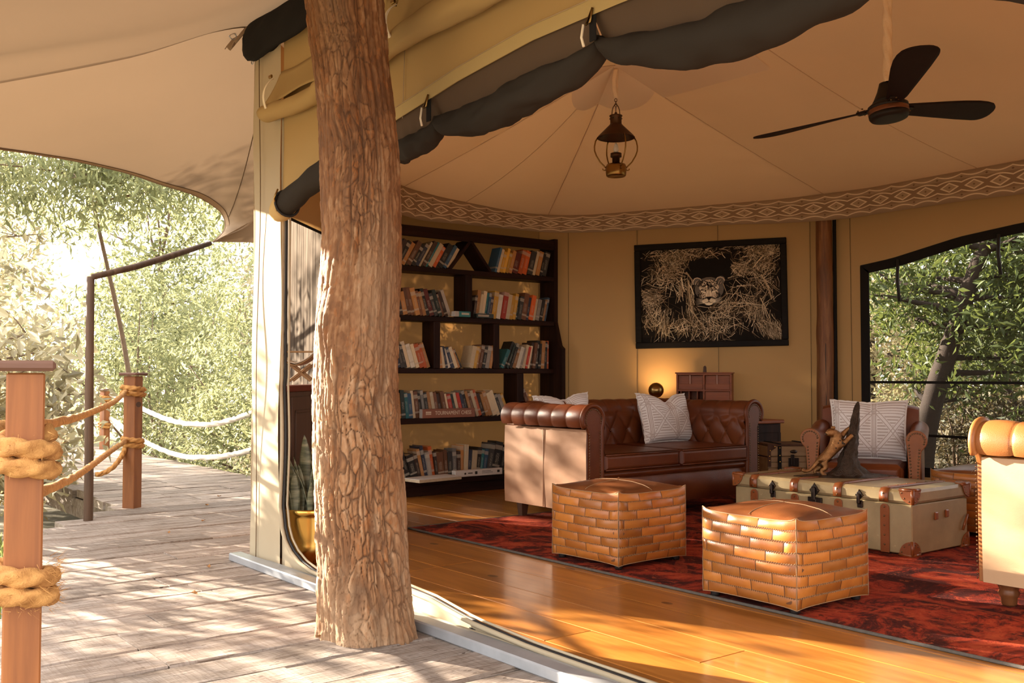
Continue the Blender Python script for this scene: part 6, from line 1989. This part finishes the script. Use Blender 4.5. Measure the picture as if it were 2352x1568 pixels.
for (cx, cy, rx, ry, n, ln, an, sp) in [(800, 140, 480, 75, 300, 110, 8, 45), (650, 300, 190, 130, 330, 100, 20, 75), (520, 470, 240, 130, 170, 140, 30, 50), (350, 740, 140, 110, 130, 190, -12, 28), (340, 1000, 150, 200, 200, 120, 70, 40), (1950, 140, 240, 130, 420, 110, -15, 80), (1650, 380, 190, 90, 190, 140, 12, 40), (1950, 380, 160, 120, 140, 150, 60, 40), (760, 620, 130, 120, 60, 170, 100, 30), (920, 830, 60, 260, 90, 190, 95, 18), (1250, 30, 500, 40, 140, 120, 3, 20), (1100, 1120, 420, 250, 230, 190, 60, 70), (1600, 900, 400, 250, 200, 200, -25, 60), (2050, 1270, 150, 110, 230, 150, -60, 25), (520, 1180, 90, 200, 80, 210, 85, 14), (1300, 860, 170, 90, 80, 200, 35, 16), (1850, 1000, 120, 180, 90, 210, 80, 25), (1000, 1240, 400, 130, 130, 170, -75, 40), (1950, 620, 200, 150, 80, 150, -50, 50)]:
    for _ in range(n):
        straw(rr.gauss(cx, rx * .6), rr.gauss(cy, ry * .6), ln * rr.uniform(.5, 1.35), rr.gauss(an, sp), rr.uniform(3, 9))
S1.build('printed_straw', M_STRAW, 'stuff')
B2 = Flat(-.0018)
for pts, w0, w1 in (([(880, 520), (890, 700), (905, 850), (925, 960), (1000, 1080)], 26, 16), ([(880, 560), (930, 650), (960, 740)], 18, 8), ([(780, 480), (800, 620), (830, 690)], 16, 8), ([(850, 400), (900, 470), (950, 530)], 22, 10), ([(2010, 660), (2035, 740), (2060, 840)], 26, 18), ([(1920, 480), (1970, 570), (2020, 680)], 20, 22), ([(1810, 380), (1880, 290), (1960, 210)], 14, 10), ([(1470, 40), (1500, 150), (1530, 280)], 10, 8), ([(530, 1000), (545, 1130), (560, 1250)], 16, 10), ([(650, 1170), (760, 1110), (880, 1080)], 10, 6), ([(1160, 1140), (1170, 1260), (1172, 1390)], 14, 10), ([(1500, 870), (1700, 880), (1910, 915)], 12, 7), ([(1900, 810), (1960, 940), (2030, 1110)], 14, 8), ([(1280, 860), (1180, 960), (1110, 1035)], 18, 10), ([(1430, 740), (1330, 820), (1230, 930)], 18, 10), ([(700, 1285), (830, 1265), (960, 1268)], 12, 8), ([(1260, 1390), (1330, 1200), (1370, 1060)], 10, 8)):
    B2.line(pts, w0, w1)
B2.build('printed_stems', M_STRAW)
# the cub's face, flat print on the paper
F0 = Flat(-.0016); F0.ell(1180, 660, 210, 175); F0.ell(1180, 760, 165, 130); F0.ell(1015, 550, 72, 62, rot=.5); F0.ell(1340, 540, 72, 62, rot=-.5)
F0.build('printed_face_shade', M_FUR_G)
F1 = Flat(-.0022); F1.ell(1180, 600, 105, 78); F1.ell(1085, 735, 52, 62); F1.ell(1262, 726, 52, 62); F1.ell(1172, 720, 40, 105); F1.ell(1075, 640, 42, 40); F1.ell(1280, 634, 42, 40)
for sx, ex in ((-1, 1012), (1, 1342)):
    F1.line([(ex - 62, 590), (ex - 66, 545), (ex - 40, 502), (ex, 492), (ex + 42, 508), (ex + 60, 545)], 13, 13)
    F1.line([(ex - 30, 590), (ex - 18, 550), (ex + 8, 530)], 10, 4); F1.line([(ex + 2, 592), (ex + 14, 560)], 9, 4)
F1.build('printed_fur', M_FUR, 'stuff')
F2 = Flat(-.0026); F2.ell(1136, 832, 60, 34, rot=-.1); F2.ell(1210, 828, 60, 34, rot=.1); F2.ell(1172, 868, 54, 26); F2.ell(1098, 700, 44, 11, rot=.25); F2.ell(1254, 696, 44, 11, rot=-.25); F2.line([(1056, 652), (1098, 636), (1142, 664)], 14, 6); F2.line([(1300, 646), (1256, 630), (1212, 660)], 14, 6); F2.ell(1142, 628, 14, 24); F2.ell(1204, 626, 14, 24)
F2.line([(1150, 690), (1140, 750), (1138, 775)], 16, 8); F2.line([(1196, 690), (1206, 748), (1208, 772)], 16, 8)
for k in range(5): F2.line([(1104, 818 + k * 10), (1050, 806 + k * 15), (990, 792 + k * 22)], 5, 2); F2.line([(1242, 814 + k * 10), (1300, 800 + k * 14), (1360, 780 + k * 20)], 5, 2)
F2.build('printed_pale_fur', M_FUR_L, 'stuff')
F3 = Flat(-.0030)
F3.ell(1100, 671, 36, 19, rot=.18); F3.ell(1251, 667, 36, 19, rot=-.18)
F3.line([(1128, 684), (1142, 720)], 9, 4); F3.line([(1224, 680), (1208, 716)], 9, 4)
F3.poly([(1134, 770), (1212, 768), (1198, 800), (1176, 822), (1152, 802)]); F3.line([(1174, 815), (1174, 840)], 8); F3.line([(1174, 838), (1148, 854), (1112, 848)], 8, 4); F3.line([(1174, 838), (1202, 854), (1236, 844)], 8, 4)
for k in range(4): F3.line([(1078 - k * 16, 700 + k * 8), (1062 - k * 13, 745 + k * 8), (1072 - k * 10, 790 + k * 5)], 11, 4); F3.line([(1272 + k * 16, 696 + k * 8), (1288 + k * 13, 740 + k * 8), (1278 + k * 10, 786 + k * 5)], 11, 4)
for k in range(5):
    for r_ in range(3): F3.ell(1100 + k * 17, 806 + r_ * 13 + k * 2, 3.5, 3.5, 6); F3.ell(1190 + k * 15, 806 + r_ * 13, 3.5, 3.5, 6)
for _ in range(120):
    x, y_ = rr.gauss(1180, 66), rr.gauss(590, 40)
    F3.ell(x, y_, rr.uniform(5, 11), rr.uniform(4, 9), 7, rr.uniform(0, 3))
for _ in range(70):
    sx = rr.choice((-1, 1)); x, y_ = 1175 + sx * rr.uniform(60, 165), rr.uniform(610, 800)
    if abs(y_ - 672) > 30: F3.ell(x, y_, rr.uniform(5, 11), rr.uniform(3, 7), 7)
F3.build('printed_dark_marks', M_PRINT_BLACK, 'stuff')
F4 = Flat(-.0034); F4.ell(1103, 671, 21, 15); F4.ell(1250, 667, 21, 15); F4.build('printed_iris', M_FUR, 'stuff')
F5 = Flat(-.0038); F5.ell(1103, 671, 7, 8); F5.ell(1252, 667, 7, 8); F5.build('printed_pupil', M_PRINT_BLACK, 'stuff')

# ================================================================ corner cabinet under the mesh screen, book stand, potted plant
cab = P(thing('low_cabinet', 'narrow dark panelled cabinet with a red top under the mesh screen', 'cabinet', (lw0.x, lw0.y, 0), math.atan2(ld.y, ld.x)))
# local x along the wall, -y into the room
MB().box((.90, -.10, .475), (1.70, .13, .95), ch=.004).build('carcass', M_CABINET, cab)
MB().box((.90, -.10, .968), (1.74, .17, .036), ch=.005).build('cabinet_top', M_CABTOP, cab)
for x in (.37, .96, 1.5):
    d_ = MB().box((x, -.168, .50), (.46, .012, .84), ch=.003).build('door', M_CABINET, cab)
    for xx in (-.17, .17): MB().box((x + xx, -.177, .50), (.018, .010, .68), ch=.003).build('moulding', M_CABINET, d_)
    for zz in (.17, .83): MB().box((x, -.177, zz), (.358, .010, .018), ch=.003).build('moulding', M_CABINET, d_)
bs = thing('book_stand', 'small folding wooden stand holding an open white booklet on the cabinet', 'stand', (2.735, 5.655, .987), R(52 - 90))
for sy in (-.05, .05):
    for sg in (-1, 1): MB().box((.03, sy, .075), (.016, .012, .165), ch=.002, M=Matrix.Rotation(R(52) * sg, 3, 'Y')).build('leg', M_SMALLTRUNK, bs)
MB().box((.03, 0, .078), (.012, .12, .012), ch=.002).build('pivot_rod', M_SMALLTRUNK, bs)
b = MB(); b.grid(lambda u, v: (lerp(-.115, .12, u), lerp(-.08, .08, v), .150 + .05 * abs(2 * u - 1) ** 2 - .018 * (1 - abs(2 * u - 1))), 20, 4); b.build('booklet', M_WHITEBOX, bs, thick=.006)
b = MB(); b.grid(lambda u, v: (lerp(-.12, .125, u), lerp(-.085, .085, v), .142 + .05 * abs(2 * u - 1) ** 2 - .022 * (1 - abs(2 * u - 1))), 20, 4); b.build('tray', M_SMALLTRUNK, bs, thick=.005)
b = MB(); b.box((.0, .08, .205), (.25, .006, .012), ch=.002); b.build('top_rail', M_SMALLTRUNK, bs)
pt = thing('potted_snake_plant', 'snake plant in a hammered brass pot behind the tent jamb', 'potted plant', (2.545, 5.12, 0))
b = MB(); b.lathe([(.070, .0), (.088, .004), (.112, .03), (.128, .07), (.133, .095), (.131, .11), (.132, .14), (.131, .26), (.132, .275), (.135, .279), (.135, .30), (.132, .308), (.126, .308), (.124, .28), (.120, .26)], 48, capt=False)
b.build('brass_pot', M_BRASS, pt)
MB().lathe([(.0, .268), (.06, .272), (.122, .262)], 20, capb=False, capt=False).build('soil', M_SOIL, pt)
rr = random.Random(6)
def sleaf(bx, by, h, w, lean, az, tw, curl=0):
    b = MB()
    def f(u, v):
        s_ = 2 * u - 1
        wv = w * (.50 + .8 * math.sin(min(1, v * 1.15) * PI * .62)) * (1 - v ** 3.2) ** .8 / 1.15
        rad = lean * v * v * h + curl * max(0, v - .5) ** 2
        a = az + tw * v
        px_, py_ = -math.sin(a) * s_ * wv, math.cos(a) * s_ * wv
        cup = .30 * wv * (s_ * s_)
        return (bx + rad * math.cos(az) + px_ - cup * math.cos(a), by + rad * math.sin(az) + py_ - cup * math.sin(a), .262 + h * v)
    b.grid(f, 6, 16); b.build('leaf', M_SNAKE, pt, thick=.003)
VA = R(52 + 180)     # direction towards the camera
for (px_, dep_, h, w, lean, daz, tw) in [(-.095, .02, .335, .040, .10, 30, .2), (-.02, .05, .45, .040, .05, 10, .1), (.03, .02, .36, .034, .12, -50, .3), (-.045, -.03, .33, .026, .08, 60, .2), (.055, -.01, .38, .034, .14, -70, -.3), (-.075, -.06, .24, .022, .25, 75, .3), (-.055, -.07, .25, .030, .05, 0, .15), (.02, -.07, .30, .020, .35, 100, .4), (.075, -.06, .24, .024, .3, -60, .2), (.08, .05, .40, .036, .12, -90, .1), (-.115, 0, .22, .020, .35, 85, .2), (.105, .0, .33, .03, .2, -80, .2), (.0, .08, .40, .035, .1, -150, 0), (-.035, .0, .29, .028, .1, 20, .1), (.05, .07, .36, .03, .15, -120, .2), (-.09, -.045, .20, .018, .55, 70, .2), (.035, -.09, .20, .018, .2, -20, .2)]:
    # view-aligned placement in the pot turned into local x,y
    x = px_ * math.sin(R(52)) + dep_ * math.cos(R(52)); y_ = -px_ * math.cos(R(52)) + dep_ * math.sin(R(52))
    k = min(1, .105 / math.hypot(x, y_)); sleaf(x * k, y_ * k, h, w, lean, VA - R(daz), tw)
# ================================================================ trees and shrubs
def leaf_cloud(seed, blobs, size, droop=.4, per=26, cl_r=.22, width=.34):
    """blobs: (cx,cy,cz, rx,ry,rz, clusters) -> verts, faces, cluster centres"""
    rs = np.random.RandomState(seed); V = []; CC = []
    for (cx, cy, cz, rx, ry, rz, n) in blobs:
        d = rs.normal(size=(n, 3)); d /= np.linalg.norm(d, axis=1)[:, None]
        rad = rs.rand(n) ** (1 / 2.2)
        c = np.stack([cx + d[:, 0] * rad * rx, cy + d[:, 1] * rad * ry, cz + d[:, 2] * rad * rz], 1)
        CC.append(c)
    CC = np.concatenate(CC); N = len(CC) * per
    c = np.repeat(CC, per, 0)
    # leaves sit along a short drooping twig of the cluster
    tw = rs.normal(size=(len(CC), 3)); tw[:, 2] = tw[:, 2] * .4 - droop; tw /= np.linalg.norm(tw, axis=1)[:, None]
    tw = np.repeat(tw, per, 0); t = rs.rand(N, 1) * 2 - 1
    pos = c + tw * t * cl_r + rs.normal(size=(N, 3)) * cl_r * .38
    ax = tw * .7 + rs.normal(size=(N, 3)) * .7; ax[:, 2] -= droop * .6; ax /= np.linalg.norm(ax, axis=1)[:, None]
    nr = rs.normal(size=(N, 3)); sd = np.cross(ax, nr); sd /= np.linalg.norm(sd, axis=1)[:, None]
    up = np.cross(sd, ax)
    L = size * (.6 + .7 * rs.rand(N, 1)); Wd = L * width
    a = pos; tip = pos + ax * L - up * L * .12; l = pos + ax * L * .45 + sd * Wd / 2 * 1.0 + up * L * .06; r_ = pos + ax * L * .45 - sd * Wd / 2 + up * L * .06
    V = np.stack([a, l, tip, r_], 1).reshape(-1, 3)
    i = np.arange(N)[:, None] * 4
    F = np.concatenate([i + [0, 1, 2], i + [0, 2, 3]], 0)
    return V, F, CC
def limb(b, p, q, r0, r1, seed, bend=.12, n=7):
    rr = random.Random(seed); p, q = Vector(p), Vector(q); L = (q - p).length
    o = [Vector((rr.uniform(-1, 1), rr.uniform(-1, 1), rr.uniform(-.4, .6))) * bend * L for _ in range(2)]
    pts = []
    for k in range(n):
        t = k / (n - 1); pts.append(p.lerp(q, t) + o[0] * math.sin(PI * t) * .6 + o[1] * math.sin(2 * PI * t) * .25)
    b.tube(pts, [lerp(r0, r1, k / (n - 1)) for k in range(n)], 7)
    return pts
def tree(name, label, cat, base, trunk, blobs, size, mat, bark, seed, group, per=26, cl_r=.22, nb=12, droop=.4, width=.34, twig=True, r0=.10):
    t = thing(name, label, cat, base, 0, group)
    rr = random.Random(seed)
    V, F, CC = leaf_cloud(seed, blobs, size, droop, per, cl_r, width)
    f = np_mesh('foliage', V, F, mat, t); f['kind'] = 'stuff'
    if trunk:
        b = MB(); pts = cr(trunk, 5); n = len(pts)
        b.tube(pts, [lerp(r0, r0 * .35, k / (n - 1)) * (1 + .12 * noise.noise((k * .7, seed, 0))) for k in range(n)], 10)
        b.build('trunk', bark, t)
    b = MB(); idx = list(range(len(CC))); rr.shuffle(idx)
    src = cr(trunk, 6) if trunk else [Vector((rr.uniform(-.2, .2), rr.uniform(-.2, .2), .1)) for _ in range(4)]
    for k in idx[:nb]:
        q = Vector(CC[k]); p = min(src, key=lambda s_: (s_ - q).length + (0.6 * max(0, s_.z - q.z)))
        pl = limb(b, p, q, max(.010, r0 * .30), .004, seed * 31 + k)
        if twig:
            for _ in range(3):
                s_ = rr.choice(pl[2:]); e = Vector(CC[rr.choice(idx)])
                e = s_ + (e - s_).normalized() * min((e - s_).length, rr.uniform(.3, .9)); limb(b, s_, e, .006, .002, seed * 77 + k + _, n=5)
    o = b.build('branches', bark, t); o['kind'] = 'stuff'
    return t
GL = 'trees and bushes beyond the deck'
# hedge of small leaves along the far side of the walkway
tree('dense_bush', 'tall dense green bush beyond the white ropes, middle of the gap', 'bush', (5.7, 12.3, -.5), None, [(0, 0, 1.5, 1.1, 1.6, 1.7, 330), (0, -.4, 2.9, 1.0, 1.3, 1.0, 120), (-.6, -.2, .7, .7, 1.8, .75, 170)], .085, M_LEAF, M_BRANCH, 11, GL, per=26)
tree('dense_bush', 'sunlit pale bush against the tent edge beyond the white ropes', 'bush', (5.6, 9.9, -.5), None, [(0, 0, 1.3, .9, 1.2, 1.4, 260), (-.3, .5, 2.5, .9, 1.0, .9, 120), (-.55, .3, .7, .6, 1.2, .8, 150)], .085, M_LEAF_PALE, M_BRANCH, 12, GL)
tree('dense_bush', 'green bush at the end of the walkway behind the corner rail post', 'bush', (5.4, 16.0, -.6), None, [(0, 0, 1.4, 1.7, 1.4, 1.7, 300), (1.0, 1, 2.6, 1.6, 1.3, 1.3, 160)], .10, M_LEAF, M_BRANCH, 13, GL)
tree('leafy_shrub', 'grey green shrub with broad leaves and bare twigs behind the nearest post', 'shrub', (1.35, 9.6, -.6), [(0, 0, 0), (.2, .1, .9), (.1, -.2, 1.7), (-.1, -.2, 2.6)], [(.1, -.1, 2.0, .95, 1.1, 1.2, 84), (.0, -.8, 1.2, .8, .9, .7, 60), (.75, .2, 1.3, .6, .8, .8, 46)], .135, M_LEAF_PALE, M_BRANCH, 14, GL, per=20, cl_r=.26, nb=46, width=.42, r0=.05)
tree('leafy_shrub', 'brownish shrub with bare branches between the rail posts', 'shrub', (1.75, 10.9, -.6), [(0, 0, 0), (-.1, .1, .8), (.15, .2, 1.5), (.3, .2, 2.2)], [(0, 0, 1.3, .9, 1.0, .9, 70), (.2, .2, .8, .6, .8, .5, 46)], .12, M_LEAF_BROWN, M_BRANCH, 15, GL, per=20, cl_r=.24, nb=44, width=.42, r0=.045)
tree('leafy_tree', 'tree with hanging narrow leaves under the edge of the eave', 'tree', (4.6, 14.4, -.6), [(0, 0, 0), (-.2, .1, 1.8), (-.7, -.4, 3.4), (-1.2, -.9, 4.8)], [(-1.2, -1.6, 4.3, 1.5, 1.5, .8, 190), (-.4, -.6, 5.2, 1.9, 1.6, 1.0, 130), (.9, -1.6, 4.4, 1.3, 1.4, .8, 120)], .15, M_LEAF, M_BRANCH, 16, GL, per=26, cl_r=.3, droop=.9, nb=30, width=.22, r0=.045)
tree('leafy_tree', 'tall sunlit tree with pale leaves at the left edge of the view', 'tree', (1.2, 15.2, -.8), [(0, 0, 0), (.1, 0, 1.6), (-.1, .2, 3.2), (.2, .1, 5)], [(0, -.4, 4.6, 1.9, 1.8, 1.2, 120), (.9, -.6, 3.2, 1.4, 1.4, 1.1, 70), (-.6, -.2, 3.2, 1.2, 1.4, 1.4, 70)], .145, M_LEAF_PALE, M_BRANCH, 17, GL, per=26, cl_r=.3, nb=40, width=.34)
for k, (x, y_, lab, m, dens) in enumerate([(2.6, 24, 'far bright tree crown behind the dark support pole', M_LEAF_PALE, 180), (7.6, 22.5, 'far green tree behind the dense bushes', M_LEAF, 300), (11.5, 19.5, 'far green tree close to the tent edge behind the pale bush', M_LEAF, 260), (-1.0, 22.0, 'far pale tree at the far left of the view', M_LEAF_PALE, 200), (5.0, 29.0, 'most distant tree, seen in the bright gap between crowns', M_LEAF, 220)]):
    tree('distant_tree', lab, 'tree', (x, y_, -.6), [(0, 0, 0), (.2, 0, 2.0), (0, .3, 4.2)], [(0, 0, 2.4, 2.4, 2.0, 2.2, dens), (.3, .3, 5.4, 2.4, 2.0, 1.8, dens // 2)], .20, m, M_BRANCH, 30 + k, GL, per=24, cl_r=.4, nb=22, r0=.13)
tree('dense_bush', 'unseen bush added behind the tent to shade the bookcase wall', 'bush', (4.85, 9.35, -.5), None, [(0, 0, 1.2, .85, .5, 1.3, 250), (.1, 0, 2.4, .8, .5, .6, 90), (1.0, .1, 1.4, .7, .5, 1.4, 200)], .085, M_LEAF, M_BRANCH, 21, GL, per=22)  # out of view, added to keep most of the sun off the rear wall
# trees further left, whose leaves break up the low sun
for k, (x, y_, z, s_) in enumerate([(-3.3, 12.0, 0, 1.0), (-5.6, 15.5, 0, 1.25), (-2.6, 10.8, 0, .85)]):
    tree('leafy_tree', ['slender tree standing left of the view beyond the deck', 'larger tree standing further left beyond the deck', 'young tree left of the view close to the deck'][k], 'tree', (x, y_, -.6), [(0, 0, 0), (.1, .1, 1.8), (-.1, .0, 3.6), (0, 0, 5.2)],
         [(.2 * s_, 0, 2.2 * s_ + .8, 1.3 * s_, 1.3, 1.3 * s_, 62), (-.1, 0, 4.4 * s_, 1.6 * s_, 1.6, 1.3 * s_, 84)], .13, M_LEAF, M_BRANCH, 50 + k, 'trees left of the view', per=18, cl_r=.28, nb=18, width=.36)
for k, (x, y_, lab) in enumerate([(-1.0, 9.3, 'broad low shrub left of the view, further from the deck'), (-.15, 8.7, 'broad low shrub left of the view, close to the deck edge'), (-1.9, 9.0, 'low shrub farthest left of the view beside the deck'), (.92, 8.5, 'low shrub just outside the left edge of the view beside the deck')]):  # unseen low shrubs, added to shade the deck and the floor
    tree('leafy_shrub', lab, 'shrub', (x, y_, -.6), None, [(0, 0, 1.25, .62, .6, 1.15, 96)], .12, M_LEAF_BROWN, M_BRANCH, 80 + k, 'trees left of the view', per=18, cl_r=.24, nb=10, width=.4, r0=.02, twig=False)
# beyond the mesh window
GW = 'trees beyond the mesh window'
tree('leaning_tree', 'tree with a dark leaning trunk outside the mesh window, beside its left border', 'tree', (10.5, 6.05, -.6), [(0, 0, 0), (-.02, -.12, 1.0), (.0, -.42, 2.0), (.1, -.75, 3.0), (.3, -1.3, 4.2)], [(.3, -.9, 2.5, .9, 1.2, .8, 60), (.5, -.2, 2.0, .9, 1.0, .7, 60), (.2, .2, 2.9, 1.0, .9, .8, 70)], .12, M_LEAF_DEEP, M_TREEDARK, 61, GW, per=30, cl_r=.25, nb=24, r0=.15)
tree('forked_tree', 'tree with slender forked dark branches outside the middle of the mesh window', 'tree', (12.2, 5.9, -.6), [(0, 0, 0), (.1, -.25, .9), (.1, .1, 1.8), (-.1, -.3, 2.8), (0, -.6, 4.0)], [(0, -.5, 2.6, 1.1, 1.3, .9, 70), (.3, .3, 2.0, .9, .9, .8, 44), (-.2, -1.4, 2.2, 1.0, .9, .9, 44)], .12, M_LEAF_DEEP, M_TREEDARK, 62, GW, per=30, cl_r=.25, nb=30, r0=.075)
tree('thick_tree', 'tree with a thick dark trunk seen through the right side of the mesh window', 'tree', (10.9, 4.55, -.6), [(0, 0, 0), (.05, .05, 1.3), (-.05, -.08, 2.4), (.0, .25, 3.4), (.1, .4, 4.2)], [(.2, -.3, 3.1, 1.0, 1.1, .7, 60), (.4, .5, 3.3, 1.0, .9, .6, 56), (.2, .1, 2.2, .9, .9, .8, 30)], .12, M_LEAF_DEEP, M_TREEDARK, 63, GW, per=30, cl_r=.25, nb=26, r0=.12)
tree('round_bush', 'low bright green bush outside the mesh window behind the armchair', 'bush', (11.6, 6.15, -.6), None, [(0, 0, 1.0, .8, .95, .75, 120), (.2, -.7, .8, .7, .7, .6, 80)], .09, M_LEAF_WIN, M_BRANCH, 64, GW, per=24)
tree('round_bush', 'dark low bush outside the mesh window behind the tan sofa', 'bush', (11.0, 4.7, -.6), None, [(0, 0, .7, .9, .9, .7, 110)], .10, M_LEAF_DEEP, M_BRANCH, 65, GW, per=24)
for k, (x, y_, m, n) in enumerate([(18.0, 11.5, M_LEAF_WINFAR, 210), (20.0, 8.2, M_LEAF, 190), (16.5, 6.8, M_LEAF_WINFAR, 150), (23.0, 13.5, M_LEAF, 200), (19.0, 4.5, M_LEAF_DEEP, 190)]):
    tree('distant_tree', ['tree left of centre in the view through the mesh window', 'pale sunlit tree in the centre of the mesh window view', 'loose green tree close behind the forked tree', 'most distant tree through the mesh window, left side', 'darker tree through the far right of the mesh window'][k], 'tree', (x, y_, -.6), [(0, 0, 0), (.2, -.1, 2), (0, .2, 4.2)], [(0, 0, 2.0, 1.9, 2.0, 1.7, n), (.2, 0, 4.2, 1.9, 2.0, 1.3, n // 3)], .17, m, M_TREEDARK, 70 + k, GW, per=22, cl_r=.36, nb=24, r0=.11)
# grass below the deck corner
b = MB(); rr = random.Random(9)
for _ in range(1500):
    x, y_ = rr.gauss(1.55, .45), rr.gauss(8.0, .7)
    if x > deck_left(y_) - .03 and y_ < 8.2: continue
    h = rr.uniform(.15, .5); a = rr.uniform(0, 2 * PI); l = rr.uniform(.03, .22); w = rr.uniform(.004, .009)
    c, s_ = math.cos(a), math.sin(a); z0 = -.66
    p0 = Vector((x, y_, z0)); p1 = p0 + Vector((c * l * .4, s_ * l * .4, h * .7)); p2 = p0 + Vector((c * l, s_ * l, h))
    sd = Vector((-s_, c, 0)) * w
    b.add([p0 - sd, p0 + sd, p1 + sd * .8, p1 - sd * .8, p2], [(0, 1, 2, 3), (3, 2, 4)])
o = b.build('grass', M_GRASS, recalc=False); P(o, 'long green grass growing below the corner of the deck', 'grass', kind='stuff')
